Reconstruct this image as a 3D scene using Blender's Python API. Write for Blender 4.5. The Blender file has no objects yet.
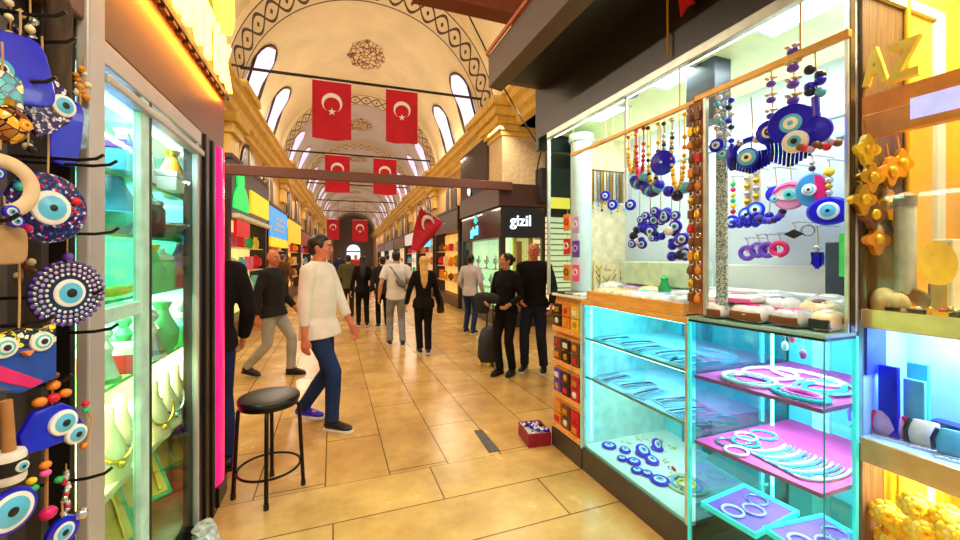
import bpy, bmesh, math, random
from mathutils import Vector, Matrix
R = math.radians
PI = math.pi
rnd = random.Random(11)
SC = bpy.context.scene
C = SC.collection

# ------------------------------------------------------------------ camera
FPX, EYE, HORIZON = 395.0, 1.55, 257.0
YAW = R(20.4)
SN, CS = math.sin(YAW), math.cos(YAW)
cam_d = bpy.data.cameras.new('camera')
cam = bpy.data.objects.new('camera', cam_d)
C.objects.link(cam)
cam_d.sensor_width = 36
cam_d.lens = FPX * 36 / 960
cam_d.shift_y = (HORIZON - 270) / 960
cam_d.clip_start = .03
cam_d.clip_end = 200
cam.location = (0, 0, EYE)
cam.rotation_euler = (PI / 2, 0, -YAW)
SC.camera = cam
SC.view_settings.view_transform = 'Standard'
SC.view_settings.look = 'None'
SC.view_settings.exposure = 0.0
SC.view_settings.gamma = 1
SC.cycles.use_denoising = True
SC.cycles.max_bounces = 7
SC.cycles.diffuse_bounces = 4
SC.cycles.glossy_bounces = 4
SC.cycles.transmission_bounces = 6
SC.cycles.transparent_max_bounces = 24
SC.cycles.sample_clamp_indirect = 6
SC.cycles.caustics_reflective = False
SC.cycles.caustics_refractive = False


# where a direction seen from the entrance meets a real plane of the place
def _dir(px, py):
    u = (px - 480) / FPX
    return Vector((SN + u * CS, CS - u * SN, (HORIZON - py) / FPX))


def onX(px, py, X):
    d = _dir(px, py)
    t = X / d.x
    return Vector((X, d.y * t, EYE + d.z * t))


def onY(px, py, Y):
    d = _dir(px, py)
    t = Y / d.y
    return Vector((d.x * t, Y, EYE + d.z * t))


def onZ(px, py, Z):
    d = _dir(px, py)
    t = (Z - EYE) / d.z
    return Vector((d.x * t, d.y * t, Z))


# the vaulted street runs 2.2 degrees off the stalls
VROT = R(-2.2)
VM = Matrix.Rotation(VROT, 4, 'Z')


def vw(x, y, z=0):
    return VM @ Vector((x, y, z))


# ------------------------------------------------------------------ materials
def lin(c):
    out = []
    for v in c[:3]:
        v = v / 255
        out.append(v / 12.92 if v <= .04045 else ((v + .055) / 1.055) ** 2.4)
    return (*out, 1)


MATS = {}


def mat(name, col, rough=.5, metal=0., var=.12, scale=14., emit=0., ecol=None, bump=0., bscale=60., coat=0., spec=.5, stretch=None, trans=0.):
    if name in MATS:
        return MATS[name]
    m = bpy.data.materials.new(name)
    m.use_nodes = True
    nt = m.node_tree
    b = nt.nodes['Principled BSDF']
    tc = nt.nodes.new('ShaderNodeTexCoord')
    mp = nt.nodes.new('ShaderNodeMapping')
    nt.links.new(tc.outputs['Object'], mp.inputs[0])
    if stretch:
        mp.inputs['Scale'].default_value = stretch
    nz = nt.nodes.new('ShaderNodeTexNoise')
    nz.inputs['Scale'].default_value = scale
    nz.inputs['Detail'].default_value = 4
    nt.links.new(mp.outputs[0], nz.inputs['Vector'])
    rp = nt.nodes.new('ShaderNodeValToRGB')
    c = lin(col)
    lo = tuple(max(0, x * (1 - var * 1.6)) for x in c[:3]) + (1,)
    hi = tuple(min(1, x * (1 + var)) for x in c[:3]) + (1,)
    rp.color_ramp.elements[0].position = .3
    rp.color_ramp.elements[1].position = .7
    rp.color_ramp.elements[0].color = lo
    rp.color_ramp.elements[1].color = hi
    nt.links.new(nz.outputs[0], rp.inputs[0])
    nt.links.new(rp.outputs[0], b.inputs['Base Color'])
    b.inputs['Roughness'].default_value = rough
    b.inputs['Metallic'].default_value = metal
    b.inputs['Specular IOR Level'].default_value = spec
    b.inputs['Coat Weight'].default_value = coat
    b.inputs['Transmission Weight'].default_value = trans
    if emit:
        b.inputs['Emission Color'].default_value = lin(ecol or col)
        b.inputs['Emission Strength'].default_value = emit
    if bump:
        n2 = nt.nodes.new('ShaderNodeTexNoise')
        n2.inputs['Scale'].default_value = bscale
        nt.links.new(mp.outputs[0], n2.inputs['Vector'])
        bp = nt.nodes.new('ShaderNodeBump')
        bp.inputs['Strength'].default_value = bump
        nt.links.new(n2.outputs[0], bp.inputs['Height'])
        nt.links.new(bp.outputs[0], b.inputs['Normal'])
    MATS[name] = m
    return m


def glass_mat(name, tint=(240, 252, 250), refl=.06):
    if name in MATS:
        return MATS[name]
    m = bpy.data.materials.new(name)
    m.use_nodes = True
    nt = m.node_tree
    nt.nodes.clear()
    out = nt.nodes.new('ShaderNodeOutputMaterial')
    tr = nt.nodes.new('ShaderNodeBsdfTransparent')
    tr.inputs[0].default_value = lin(tint)
    gl = nt.nodes.new('ShaderNodeBsdfGlossy')
    gl.inputs['Roughness'].default_value = .03
    lw = nt.nodes.new('ShaderNodeLayerWeight')
    lw.inputs[0].default_value = .25
    ml = nt.nodes.new('ShaderNodeMath')
    ml.operation = 'MULTIPLY_ADD'
    ml.inputs[1].default_value = .16
    ml.inputs[2].default_value = refl * .5
    nt.links.new(lw.outputs['Fresnel'], ml.inputs[0])
    mx = nt.nodes.new('ShaderNodeMixShader')
    nt.links.new(ml.outputs[0], mx.inputs[0])
    nt.links.new(tr.outputs[0], mx.inputs[1])
    nt.links.new(gl.outputs[0], mx.inputs[2])
    nt.links.new(mx.outputs[0], out.inputs[0])
    MATS[name] = m
    return m


# ------------------------------------------------------------------ mesh building
class MB:
    def __init__(s):
        s.v, s.f, s.m, s.uv = [], [], [], None

    def add(s, vs, fs, mi=0, M=None):
        o = len(s.v)
        for p in vs:
            p = Vector(p)
            s.v.append(M @ p if M is not None else p)
        for k, f in enumerate(fs):
            s.f.append([o + i for i in f])
            s.m.append(mi[k] if isinstance(mi, list) else mi)
        return s

    def box(s, x0, x1, y0, y1, z0, z1, mi=0, M=None):
        vs = [(x0, y0, z0), (x1, y0, z0), (x1, y1, z0), (x0, y1, z0), (x0, y0, z1), (x1, y0, z1), (x1, y1, z1), (x0, y1, z1)]
        return s.add(vs, [(3, 2, 1, 0), (4, 5, 6, 7), (0, 1, 5, 4), (1, 2, 6, 5), (2, 3, 7, 6), (3, 0, 4, 7)], mi, M)

    def cbox(s, c, size, mi=0, M=None):
        c = Vector(c)
        a, b, d = size[0] / 2, size[1] / 2, size[2] / 2
        return s.box(c.x - a, c.x + a, c.y - b, c.y + b, c.z - d, c.z + d, mi, M)

    def prism(s, poly, z0, z1, mi=0, M=None):
        n = len(poly)
        ar = sum(poly[i][0] * poly[(i + 1) % n][1] - poly[(i + 1) % n][0] * poly[i][1] for i in range(n))
        if ar < 0:
            poly = poly[::-1]
        vs = [(p[0], p[1], z0) for p in poly] + [(p[0], p[1], z1) for p in poly]
        fs = [tuple(range(n - 1, -1, -1)), tuple(range(n, 2 * n))]
        fs += [(i, (i + 1) % n, n + (i + 1) % n, n + i) for i in range(n)]
        return s.add(vs, fs, mi, M)

    def lathe(s, prof, n=24, mi=0, M=None, cap0=True, cap1=True):
        vs, fs, ms = [], [], []
        for (r, z) in prof:
            r = max(r, 1e-5)
            for k in range(n):
                a = 2 * PI * k / n
                vs.append((r * math.cos(a), r * math.sin(a), z))
        for i in range(len(prof) - 1):
            for k in range(n):
                fs.append((i * n + k, i * n + (k + 1) % n, (i + 1) * n + (k + 1) % n, (i + 1) * n + k))
                ms.append(mi[i] if isinstance(mi, list) else mi)
        if cap0:
            fs.append(tuple(range(n - 1, -1, -1)))
            ms.append(mi[0] if isinstance(mi, list) else mi)
        if cap1:
            b = (len(prof) - 1) * n
            fs.append(tuple(range(b, b + n)))
            ms.append(mi[-1] if isinstance(mi, list) else mi)
        return s.add(vs, fs, ms, M)

    def cyl(s, p0, p1, r, n=12, mi=0, r1=None):
        p0, p1 = Vector(p0), Vector(p1)
        d = p1 - p0
        M = Matrix.Translation(p0) @ d.to_track_quat('Z', 'Y').to_matrix().to_4x4()
        return s.lathe([(r, 0), (r if r1 is None else r1, d.length)], n, mi, M)

    def loft(s, pts, rad, n=12, mi=0, side=(1, 0, 0), closed=False, cap=True):
        # rad: one radius or (across, through) per point
        pts = [Vector(p) for p in pts]
        m = len(pts)
        if not isinstance(rad, (list, tuple)):
            rad = [rad] * m
        side = Vector(side)
        vs, fs = [], []
        prev = None
        for i, p in enumerate(pts):
            a = pts[i - 1] if (i > 0 or closed) else pts[i]
            b = pts[(i + 1) % m] if (i < m - 1 or closed) else pts[i]
            t = (b - a)
            t = t.normalized() if t.length > 1e-9 else Vector((0, 0, 1))
            sd = (prev if prev is not None else side)
            sd = sd - t * sd.dot(t)
            if sd.length < 1e-4:
                sd = t.orthogonal()
            sd.normalize()
            prev = sd if not side.length > 1.5 else None
            up = t.cross(sd)
            r = rad[i]
            rx, ry = r if isinstance(r, (list, tuple)) else (r, r)
            for k in range(n):
                an = 2 * PI * k / n
                vs.append(p + sd * rx * math.cos(an) + up * ry * math.sin(an))
        for i in range(m if closed else m - 1):
            j = (i + 1) % m
            for k in range(n):
                fs.append((i * n + k, i * n + (k + 1) % n, j * n + (k + 1) % n, j * n + k))
        if cap and not closed:
            fs.append(tuple(range(n - 1, -1, -1)))
            fs.append(tuple(range((m - 1) * n, m * n)))
        return s.add(vs, fs, mi)

    def ell(s, c, r, n=12, mi=0, M=None, k=None):
        k = k or max(5, n // 2)
        if not isinstance(r, (list, tuple)):
            r = (r, r, r)
        T = Matrix.Translation(Vector(c)) @ Matrix.Diagonal((r[0], r[1], r[2], 1))
        if M is not None:
            T = M @ T
        prof = [(math.sin(PI * i / k), -math.cos(PI * i / k)) for i in range(k + 1)]
        return s.lathe(prof, n, mi, T, False, False)

    def torus(s, c, Rm, r, n=24, k=8, mi=0, M=None, arc=None, flat=1.):
        pts = []
        vs, fs = [], []
        a0, a1 = arc or (0, 2 * PI)
        cl = arc is None
        m = n if cl else n + 1
        for i in range(m):
            a = a0 + (a1 - a0) * i / n
            for j in range(k):
                b = 2 * PI * j / k
                vs.append((c[0] + (Rm + r * math.cos(b)) * math.cos(a), c[1] + (Rm + r * math.cos(b)) * math.sin(a), c[2] + r * flat * math.sin(b)))
        for i in range(n):
            i2 = (i + 1) % m
            for j in range(k):
                fs.append((i * k + j, i2 * k + j, i2 * k + (j + 1) % k, i * k + (j + 1) % k))
        if not cl:
            fs.append(tuple(range(k)))
            fs.append(tuple((m - 1) * k + j for j in range(k - 1, -1, -1)))
        return s.add(vs, fs, mi, M)

    def mesh(s, name, mats, smooth=False, off=None):
        me = bpy.data.meshes.new(name)
        vs = [off @ p for p in s.v] if off is not None else s.v
        me.from_pydata([tuple(p) for p in vs], [], s.f)
        for mm in (mats if isinstance(mats, (list, tuple)) else [mats]):
            me.materials.append(mm)
        me.polygons.foreach_set('material_index', s.m)
        if smooth:
            me.polygons.foreach_set('use_smooth', [True] * len(me.polygons))
        if s.uv:
            lay = me.uv_layers.new(name='UVMap')
            i = 0
            for f in s.f:
                for q in f:
                    lay.data[i].uv = s.uv[q]
                    i += 1
        me.update()
        return me


WM = {}


def _finish(o, smooth, bevel):
    if bevel:
        b = o.modifiers.new('bevel', 'BEVEL')
        b.width = bevel
        b.segments = 2
        b.limit_method = 'ANGLE'
    if smooth:
        try:
            o.data.set_sharp_from_angle(angle=R(42))
        except Exception:
            pass


def thing(name, label, cat, loc=(0, 0, 0), rz=0., group=None):
    o = bpy.data.objects.new(name, None)
    o.empty_display_size = .1
    C.objects.link(o)
    o.location = loc
    o.rotation_euler = (0, 0, rz)
    o['label'] = label
    o['category'] = cat
    if group:
        o['group'] = group
    WM[o.name] = Matrix.Translation(Vector(loc)) @ Matrix.Rotation(rz, 4, 'Z')
    return o


def part(mb, name, mats, parent, local=False, smooth=False, bevel=0., label=None):
    top = parent
    while top.parent is not None:
        top = top.parent
    off = None if local else WM[top.name].inverted()
    o = bpy.data.objects.new(name, mb.mesh(name, mats, smooth, off))
    C.objects.link(o)
    o.parent = parent
    if label:
        o['label'] = label
    _finish(o, smooth, bevel)
    return o


def top(mb, name, mats, label, cat, group=None, smooth=False, bevel=0., kind=None, rz=0.):
    lo = Vector((min(p.x for p in mb.v), min(p.y for p in mb.v), min(p.z for p in mb.v)))
    hi = Vector((max(p.x for p in mb.v), max(p.y for p in mb.v), max(p.z for p in mb.v)))
    c = Vector(((lo.x + hi.x) / 2, (lo.y + hi.y) / 2, lo.z))
    o = bpy.data.objects.new(name, mb.mesh(name, mats, smooth, Matrix.Translation(-c)))
    C.objects.link(o)
    o.location = c
    WM[o.name] = Matrix.Translation(c)
    if label:
        o['label'] = label
        o['category'] = cat
    if group:
        o['group'] = group
    if kind:
        o['kind'] = kind
    _finish(o, smooth, bevel)
    return o


def struct(mb, name, mats, parent=None, smooth=False, bevel=0., label=None, vault=False):
    o = bpy.data.objects.new(name, mb.mesh(name, mats, smooth))
    C.objects.link(o)
    if parent:
        o.parent = parent
    else:
        o['kind'] = 'structure'
        if vault:
            o.rotation_euler = (0, 0, VROT)
        WM[o.name] = VM.copy() if vault else Matrix.Identity(4)
    if label:
        o['label'] = label
    _finish(o, smooth, bevel)
    return o


def dup(root, loc, rz=None, label=None, group=None, scale=None):
    def cp(o, par):
        c = o.copy()
        C.objects.link(c)
        if par is not None:
            c.parent = par
        for ch in list(o.children):
            cp(ch, c)
        return c
    r = cp(root, None)
    r.location = loc
    if rz is not None:
        r.rotation_euler = (0, 0, rz)
    if scale is not None:
        r.scale = (scale,) * 3 if not isinstance(scale, tuple) else scale
    if label:
        r['label'] = label
    if group:
        r['group'] = group
    return r


def text_mesh(txt, size, ext, bold=0., sx=1.):
    cu = bpy.data.curves.new('lettering', 'FONT')
    cu.body = txt
    cu.size = size
    cu.extrude = ext
    cu.offset = bold
    cu.resolution_u = 4
    o = bpy.data.objects.new('lettering', cu)
    C.objects.link(o)
    dg = bpy.context.evaluated_depsgraph_get()
    me = bpy.data.meshes.new_from_object(o.evaluated_get(dg))
    vs = [Vector((v.co.x * sx, v.co.y, v.co.z)) for v in me.vertices]
    fs = [tuple(p.vertices) for p in me.polygons]
    bpy.data.objects.remove(o)
    bpy.data.curves.remove(cu)
    bpy.data.meshes.remove(me)
    return vs, fs


def area(name, loc, size, power, col, rot, sy=None):
    l = bpy.data.lights.new(name, 'AREA')
    l.energy = power
    l.color = lin(col)[:3]
    l.size = size
    if sy:
        l.shape = 'RECTANGLE'
        l.size_y = sy
    o = bpy.data.objects.new(name, l)
    o.location = loc
    o.rotation_euler = rot
    C.objects.link(o)
    return o


def point(name, loc, power, col, r=.05):
    l = bpy.data.lights.new(name, 'POINT')
    l.energy = power
    l.color = lin(col)[:3]
    l.shadow_soft_size = r
    o = bpy.data.objects.new(name, l)
    o.location = loc
    C.objects.link(o)
    return o


ORD = ['first', 'second', 'third', 'fourth', 'fifth', 'sixth', 'seventh', 'eighth', 'ninth', 'tenth', 'eleventh', 'twelfth', 'thirteenth', 'fourteenth', 'fifteenth', 'sixteenth']

# palette
PAL = {
    'white': (238, 238, 234), 'cream': (240, 222, 180), 'black': (14, 14, 16), 'charcoal': (34, 32, 34), 'steel': (150, 150, 152),
    'cobalt': (20, 18, 214), 'navy': (14, 18, 70), 'sky': (90, 190, 235), 'red': (214, 20, 44), 'yellow': (250, 208, 50), 'orange': (236, 140, 40),
    'pink': (240, 96, 180), 'violet': (104, 60, 190), 'green': (40, 190, 110), 'turquoise': (60, 205, 205), 'gold': (222, 176, 60),
    'brown': (120, 74, 40), 'amber': (230, 150, 40), 'magenta': (220, 24, 110), 'silver': (205, 208, 214), 'lilac': (196, 170, 226)}


def P(n, **k):
    d = dict(rough=.42)
    d.update(k)
    return mat('goods_' + n, PAL[n], **d)


GLASSY = dict(rough=.3, coat=.15)
for n_ in ('cobalt', 'sky', 'navy', 'turquoise'):
    mat('goods_' + n_, PAL[n_], **GLASSY)
mat('goods_gold', PAL['gold'], rough=.28, metal=.85)
mat('goods_silver', PAL['silver'], rough=.25, metal=.8)
EYE_M = [P('cobalt'), P('white'), P('sky'), P('black')]
# ================================================================== THE SETTING
VC, VR, VZ = .5, 3.0, 5.0          # vault axis, radius, springing height (street frame)


def floor_mat(name, swap, bw, rh, off):
    m = bpy.data.materials.new(name)
    m.use_nodes = True
    nt = m.node_tree
    b = nt.nodes['Principled BSDF']
    tc = nt.nodes.new('ShaderNodeTexCoord')
    sp = nt.nodes.new('ShaderNodeSeparateXYZ')
    cb = nt.nodes.new('ShaderNodeCombineXYZ')
    ad = nt.nodes.new('ShaderNodeVectorMath')
    ad.operation = 'ADD'
    ad.inputs[1].default_value = off
    nt.links.new(tc.outputs['Object'], sp.inputs[0])
    nt.links.new(sp.outputs[1 if swap else 0], cb.inputs[0])
    nt.links.new(sp.outputs[0 if swap else 1], cb.inputs[1])
    nt.links.new(cb.outputs[0], ad.inputs[0])
    br = nt.nodes.new('ShaderNodeTexBrick')
    br.inputs['Scale'].default_value = 1
    br.inputs['Brick Width'].default_value = bw
    br.inputs['Row Height'].default_value = rh
    br.inputs['Mortar Size'].default_value = .005
    br.inputs['Mortar Smooth'].default_value = .3
    br.inputs['Bias'].default_value = 0
    br.inputs['Color1'].default_value = lin((230, 190, 114))
    br.inputs['Color2'].default_value = lin((216, 172, 100))
    br.inputs['Mortar'].default_value = lin((104, 72, 40))
    nt.links.new(ad.outputs[0], br.inputs['Vector'])
    nz = nt.nodes.new('ShaderNodeTexNoise')
    nz.inputs['Scale'].default_value = 2.2
    nz.inputs['Detail'].default_value = 8
    nz.inputs['Roughness'].default_value = .65
    nt.links.new(tc.outputs['Object'], nz.inputs['Vector'])
    rp = nt.nodes.new('ShaderNodeValToRGB')
    rp.color_ramp.elements[0].position = .32
    rp.color_ramp.elements[0].color = lin((198, 186, 176))
    rp.color_ramp.elements[1].position = .62
    rp.color_ramp.elements[1].color = (1, 1, 1, 1)
    nt.links.new(nz.outputs[0], rp.inputs[0])
    mx = nt.nodes.new('ShaderNodeMix')
    mx.data_type = 'RGBA'
    mx.blend_type = 'MULTIPLY'
    mx.inputs[0].default_value = .8
    nt.links.new(br.outputs[0], mx.inputs[6])
    nt.links.new(rp.outputs[0], mx.inputs[7])
    nt.links.new(mx.outputs[2], b.inputs['Base Color'])
    r2 = nt.nodes.new('ShaderNodeMapRange')
    r2.inputs[3].default_value = .16
    r2.inputs[4].default_value = .34
    nt.links.new(nz.outputs[0], r2.inputs[0])
    nt.links.new(r2.outputs[0], b.inputs['Roughness'])
    bp = nt.nodes.new('ShaderNodeBump')
    bp.inputs['Strength'].default_value = .25
    bp.inputs['Distance'].default_value = .004
    inv = nt.nodes.new('ShaderNodeMath')
    inv.operation = 'SUBTRACT'
    inv.inputs[0].default_value = 1
    nt.links.new(br.outputs['Fac'], inv.inputs[1])
    nt.links.new(inv.outputs[0], bp.inputs['Height'])
    nt.links.new(bp.outputs[0], b.inputs['Normal'])
    return m


f1 = floor_mat('stone_slabs_lengthwise', True, 1.3, .43, (-.3, .05 + .43 * 20, 0))
f2 = floor_mat('stone_slabs_crosswise', False, 1.34, .41, (0.0, -.0 + .41 * 20 + .01, 0))
b = MB()
b.add([(-8, 2.86, 0), (10, 2.86, 0), (10, 72, 0), (-8, 72, 0)], [(0, 1, 2, 3)], 0)
b.add([(-8, -3, 0), (10, -3, 0), (10, 2.86, 0), (-8, 2.86, 0)], [(0, 1, 2, 3)], 1)
struct(b, 'floor', [f1, f2])

plaster = mat('cream_plaster', (226, 208, 166), rough=.8, var=.07, scale=1.2, bump=.08, bscale=25)
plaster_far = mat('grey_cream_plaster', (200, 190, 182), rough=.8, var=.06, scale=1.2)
ochre = mat('ochre_moulding', (236, 200, 104), rough=.6, var=.1, scale=6)
dark_line = mat('painted_brown_line', (70, 48, 34), rough=.8)


def band_mat():
    m = bpy.data.materials.new('painted_ornament_band')
    m.use_nodes = True
    nt = m.node_tree
    L = nt.links
    b = nt.nodes['Principled BSDF']
    b.inputs['Roughness'].default_value = .8
    uv = nt.nodes.new('ShaderNodeUVMap')
    uv.uv_map = 'UVMap'
    sp = nt.nodes.new('ShaderNodeSeparateXYZ')
    L.new(uv.outputs[0], sp.inputs[0])

    def mth(op, a, b_=None, c=None):
        n = nt.nodes.new('ShaderNodeMath')
        n.operation = op
        for i, x in enumerate((a, b_, c)):
            if x is None:
                continue
            if isinstance(x, (int, float)):
                n.inputs[i].default_value = x
            else:
                L.new(x, n.inputs[i])
        return n.outputs[0]
    u, v = sp.outputs[0], sp.outputs[1]
    s = mth('SINE', mth('MULTIPLY', u, PI / .42))
    y1 = mth('ABSOLUTE', mth('SUBTRACT', mth('SUBTRACT', v, .5), mth('MULTIPLY', s, .3)))
    y2 = mth('ABSOLUTE', mth('ADD', mth('SUBTRACT', v, .5), mth('MULTIPLY', s, .3)))
    near = mth('LESS_THAN', mth('MINIMUM', y1, y2), .055)
    cd = mth('ABSOLUTE', mth('COSINE', mth('MULTIPLY', u, PI / .42)))
    dots = mth('LESS_THAN', mth('ADD', mth('MULTIPLY', mth('ABSOLUTE', mth('SUBTRACT', v, .5)), 1.6), mth('MULTIPLY', cd, .5)), .16)
    e = mth('ABSOLUTE', mth('SUBTRACT', v, .5))
    edge = mth('MULTIPLY', mth('GREATER_THAN', e, .42), mth('LESS_THAN', e, .46))
    allm = mth('MAXIMUM', mth('MAXIMUM', near, dots), edge)
    mx = nt.nodes.new('ShaderNodeMix')
    mx.data_type = 'RGBA'
    L.new(allm, mx.inputs[0])
    mx.inputs[6].default_value = lin((224, 204, 162))
    mx.inputs[7].default_value = lin((78, 56, 44))
    L.new(mx.outputs[2], b.inputs['Base Color'])
    return m


def vpt(a, y, r=VR):
    return (VC + r * math.cos(a), y, VZ + r * math.sin(a))


YB0, YB1 = -2.0, 66.0
b = MB()
na = 48
ys = [YB0 + i * 1.0 for i in range(int(YB1 - YB0) + 1)]
vs = [vpt(PI * k / na, y) for y in ys for k in range(na + 1)]
fs, ms = [], []
for i in range(len(ys) - 1):
    for k in range(na):
        q = i * (na + 1) + k
        fs.append((q, q + 1, q + na + 2, q + na + 1))
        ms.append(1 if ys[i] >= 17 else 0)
b.add(vs, fs, ms)
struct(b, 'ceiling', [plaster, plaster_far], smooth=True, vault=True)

BAND = band_mat()
BANDY = [9.65 + 7.0 * k for k in range(-1, 8)]
for yc in BANDY:
    b = MB()
    y0, y1 = yc - .55, yc + .55
    r = VR - .12
    n = 64
    vs, uv = [], []
    for k in range(n + 1):
        a = PI * k / n
        for (yy, rr, w) in ((y0, VR + .02, 0.), (y0, r, 0.03), (y1, r, .97), (y1, VR + .02, 1.)):
            vs.append(vpt(a, yy, rr))
            uv.append((a * r, w))
    fs = []
    for k in range(n):
        for j in range(3):
            q = k * 4 + j
            fs.append((q, q + 4, q + 5, q + 1))
    b.add(vs, fs)
    b.uv = uv
    o = struct(b, 'trim_1', [BAND], smooth=True, vault=True)
    o.name = 'trim_%d' % (BANDY.index(yc) + 1)
    o['label'] = 'painted ornament band round the vault, %s arch along the street' % ORD[BANDY.index(yc)]

# vault windows, two a side in each bay; far ones stand in for light arcs
win_glow = mat('daylight_pane', (226, 222, 250), rough=.3, emit=.75, ecol=(214, 210, 250), var=.03)
frame_w = mat('window_surround', (196, 160, 116), rough=.8)
wn = 0
for kb, yc in enumerate(BANDY[:-1]):
    for dy in (1.65, 4.2):
        for sd in (0, 1):
            wn += 1
            w = 1.15
            a0, a1 = R(3), R(39)
            y0 = yc + dy - w / 2
            pts = []                       # outline in (arc, y)
            n = 10
            rr_ = w / 2 / VR
            outl = [(a0, y0), ]
            for k in range(n + 1):
                t = PI * k / n
                outl.append((a1 - rr_ + rr_ * math.sin(t), y0 + w / 2 - w / 2 * math.cos(t)))
            outl.append((a0, y0 + w))

            def ang(a):
                return PI - a if sd == 0 else a
            fr = MB()
            cy, ca = y0 + w / 2, (a0 + a1) / 2
            inn = [vpt(ang(a), y, VR - .028) for a, y in outl]
            out = [vpt(ang(ca + (a - ca) * 1.05), cy + (y - cy) * 1.08, VR - .028) for a, y in outl]
            inn2 = [vpt(ang(a), y, VR + .03) for a, y in outl]
            out2 = [vpt(ang(ca + (a - ca) * 1.05), cy + (y - cy) * 1.08, VR + .03) for a, y in outl]
            m_ = len(outl)
            vs = inn + out + inn2 + out2
            fs = []
            for i in range(m_):
                j = (i + 1) % m_
                fs += [(i, j, m_ + j, m_ + i), (i, j, 2 * m_ + j, 2 * m_ + i), (m_ + i, m_ + j, 3 * m_ + j, 3 * m_ + i)]
            fr.add(vs, fs)
            wo = struct(fr, 'window_%d' % wn, [dark_line if kb < 2 else frame_w], vault=True)
            pn = MB()
            strips = 10
            vs, fs = [], []
            for i in range(strips + 1):
                a = a0 + (a1 - a0) * i / strips
                over = max(0, a - (a1 - rr_)) / rr_
                hw = w / 2 * math.sqrt(max(0, 1 - over * over))
                for t in (-1, 1):
                    vs.append(vpt(ang(a), cy + t * hw, VR - .02))
            for i in range(strips):
                fs.append((2 * i, 2 * i + 1, 2 * i + 3, 2 * i + 2))
            pn.add(vs, fs)
            struct(pn, 'pane', [win_glow], parent=wo)

# painted medallions at the crown of each bay
def medal_mat():
    m = bpy.data.materials.new('painted_medallion')
    m.use_nodes = True
    nt = m.node_tree
    L = nt.links
    b = nt.nodes['Principled BSDF']
    b.inputs['Roughness'].default_value = .8
    tc = nt.nodes.new('ShaderNodeUVMap')
    tc.uv_map = 'UVMap'
    vo = nt.nodes.new('ShaderNodeTexVoronoi')
    vo.feature = 'DISTANCE_TO_EDGE'
    vo.inputs['Scale'].default_value = 9
    L.new(tc.outputs[0], vo.inputs['Vector'])
    rp = nt.nodes.new('ShaderNodeValToRGB')
    rp.color_ramp.elements[0].position = .06
    rp.color_ramp.elements[0].color = lin((96, 70, 52))
    rp.color_ramp.elements[1].position = .12
    rp.color_ramp.elements[1].color = lin((220, 188, 140))
    L.new(vo.outputs[0], rp.inputs[0])
    L.new(rp.outputs[0], b.inputs['Base Color'])
    return m


MEDAL = medal_mat()
for k, yc in enumerate(BANDY[:-1]):
    ym = yc + 3.5
    b = MB()
    n = 24
    vs = [vpt(PI / 2, ym, VR - .012)]
    uv = [(.5, .5)]
    for i in range(n):
        t = 2 * PI * i / n
        q = 1 + .07 * math.cos(8 * t)
        vs.append(vpt(PI / 2 + .19 * q * math.cos(t), ym + .95 * q * math.sin(t), VR - .012))
        uv.append((.5 + .5 * math.cos(t), .5 + .5 * math.sin(t)))
    b.add(vs, [(0, 1 + i, 1 + (i + 1) % n) for i in range(n)])
    b.uv = uv
    o = struct(b, 'trim_%d' % (20 + k), [MEDAL], vault=True)

# side walls, end wall, cornices
wall_m = mat('side_wall_plaster', (214, 176, 116), rough=.8, var=.08, scale=1.5)
b = MB()
b.box(VC - VR - .4, VC - VR, -2, 66, 0, VZ)
struct(b, 'wall_left', [wall_m], vault=True)
b = MB()
b.box(VC + VR, VC + VR + .4, 8.05, 66, 0, VZ)
b.box(VC + VR, VC + VR + .4, -2, 8.05, 4.4, VZ)
struct(b, 'wall_right', [wall_m], vault=True)
end_m = mat('end_wall_plaster', (150, 146, 156), rough=.8)
b = MB()
b.box(VC - VR - .4, VC + VR + .4, 66, 66.4, 0, 8.2)
struct(b, 'wall_end', [end_m], vault=True)
# the side passage on the right behind the stall
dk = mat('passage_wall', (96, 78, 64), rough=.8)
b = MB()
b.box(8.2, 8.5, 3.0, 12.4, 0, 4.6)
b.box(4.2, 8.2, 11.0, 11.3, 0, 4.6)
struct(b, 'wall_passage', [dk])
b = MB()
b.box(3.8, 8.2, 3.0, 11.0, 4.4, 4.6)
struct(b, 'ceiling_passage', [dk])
# bright end window
b = MB()
n = 16
poly = [(-1.0, 0)] + [(-1.0 * math.cos(PI * i / n), 1.3 + 1.0 * math.sin(PI * i / n)) for i in range(n + 1)] + [(1.0, 0)]
T = Matrix.Translation((VC, 65.95, 1.2)) @ Matrix.Rotation(R(90), 4, 'X')
b.prism(poly, 0, .04, 0, T)
struct(b, 'window_end', [mat('end_window_glow', (240, 238, 255), emit=1.6)], vault=True)
b = MB()
b.box(VC - 1.1, VC + 1.1, 65.84, 65.9, 2.3, 2.5)
struct(b, 'trim_end', [dark_line], vault=True)


def cornice(x, sgn, y0, y1):
    b = MB()
    prof = [(0, 4.42), (.10, 4.46), (.12, 4.56), (.22, 4.62), (.26, 4.74), (.38, 4.80), (.40, 4.92), (.46, 4.95), (.46, 5.02), (0, 5.04)]
    vs = [(x + sgn * p, y0, z) for p, z in prof] + [(x + sgn * p, y1, z) for p, z in prof]
    n = len(prof)
    fs = [(i, i + 1, n + i + 1, n + i) for i in range(n - 1)] + [tuple(range(n)), tuple(range(n, 2 * n))]
    return b.add(vs, fs)


struct(cornice(VC - VR, 1, -2, 66), 'trim_30', [ochre], vault=True, label='ochre stepped cornice along the left wall')
struct(cornice(VC + VR, -1, -2, 66), 'trim_31', [ochre], vault=True, label='ochre stepped cornice along the right wall')
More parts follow.
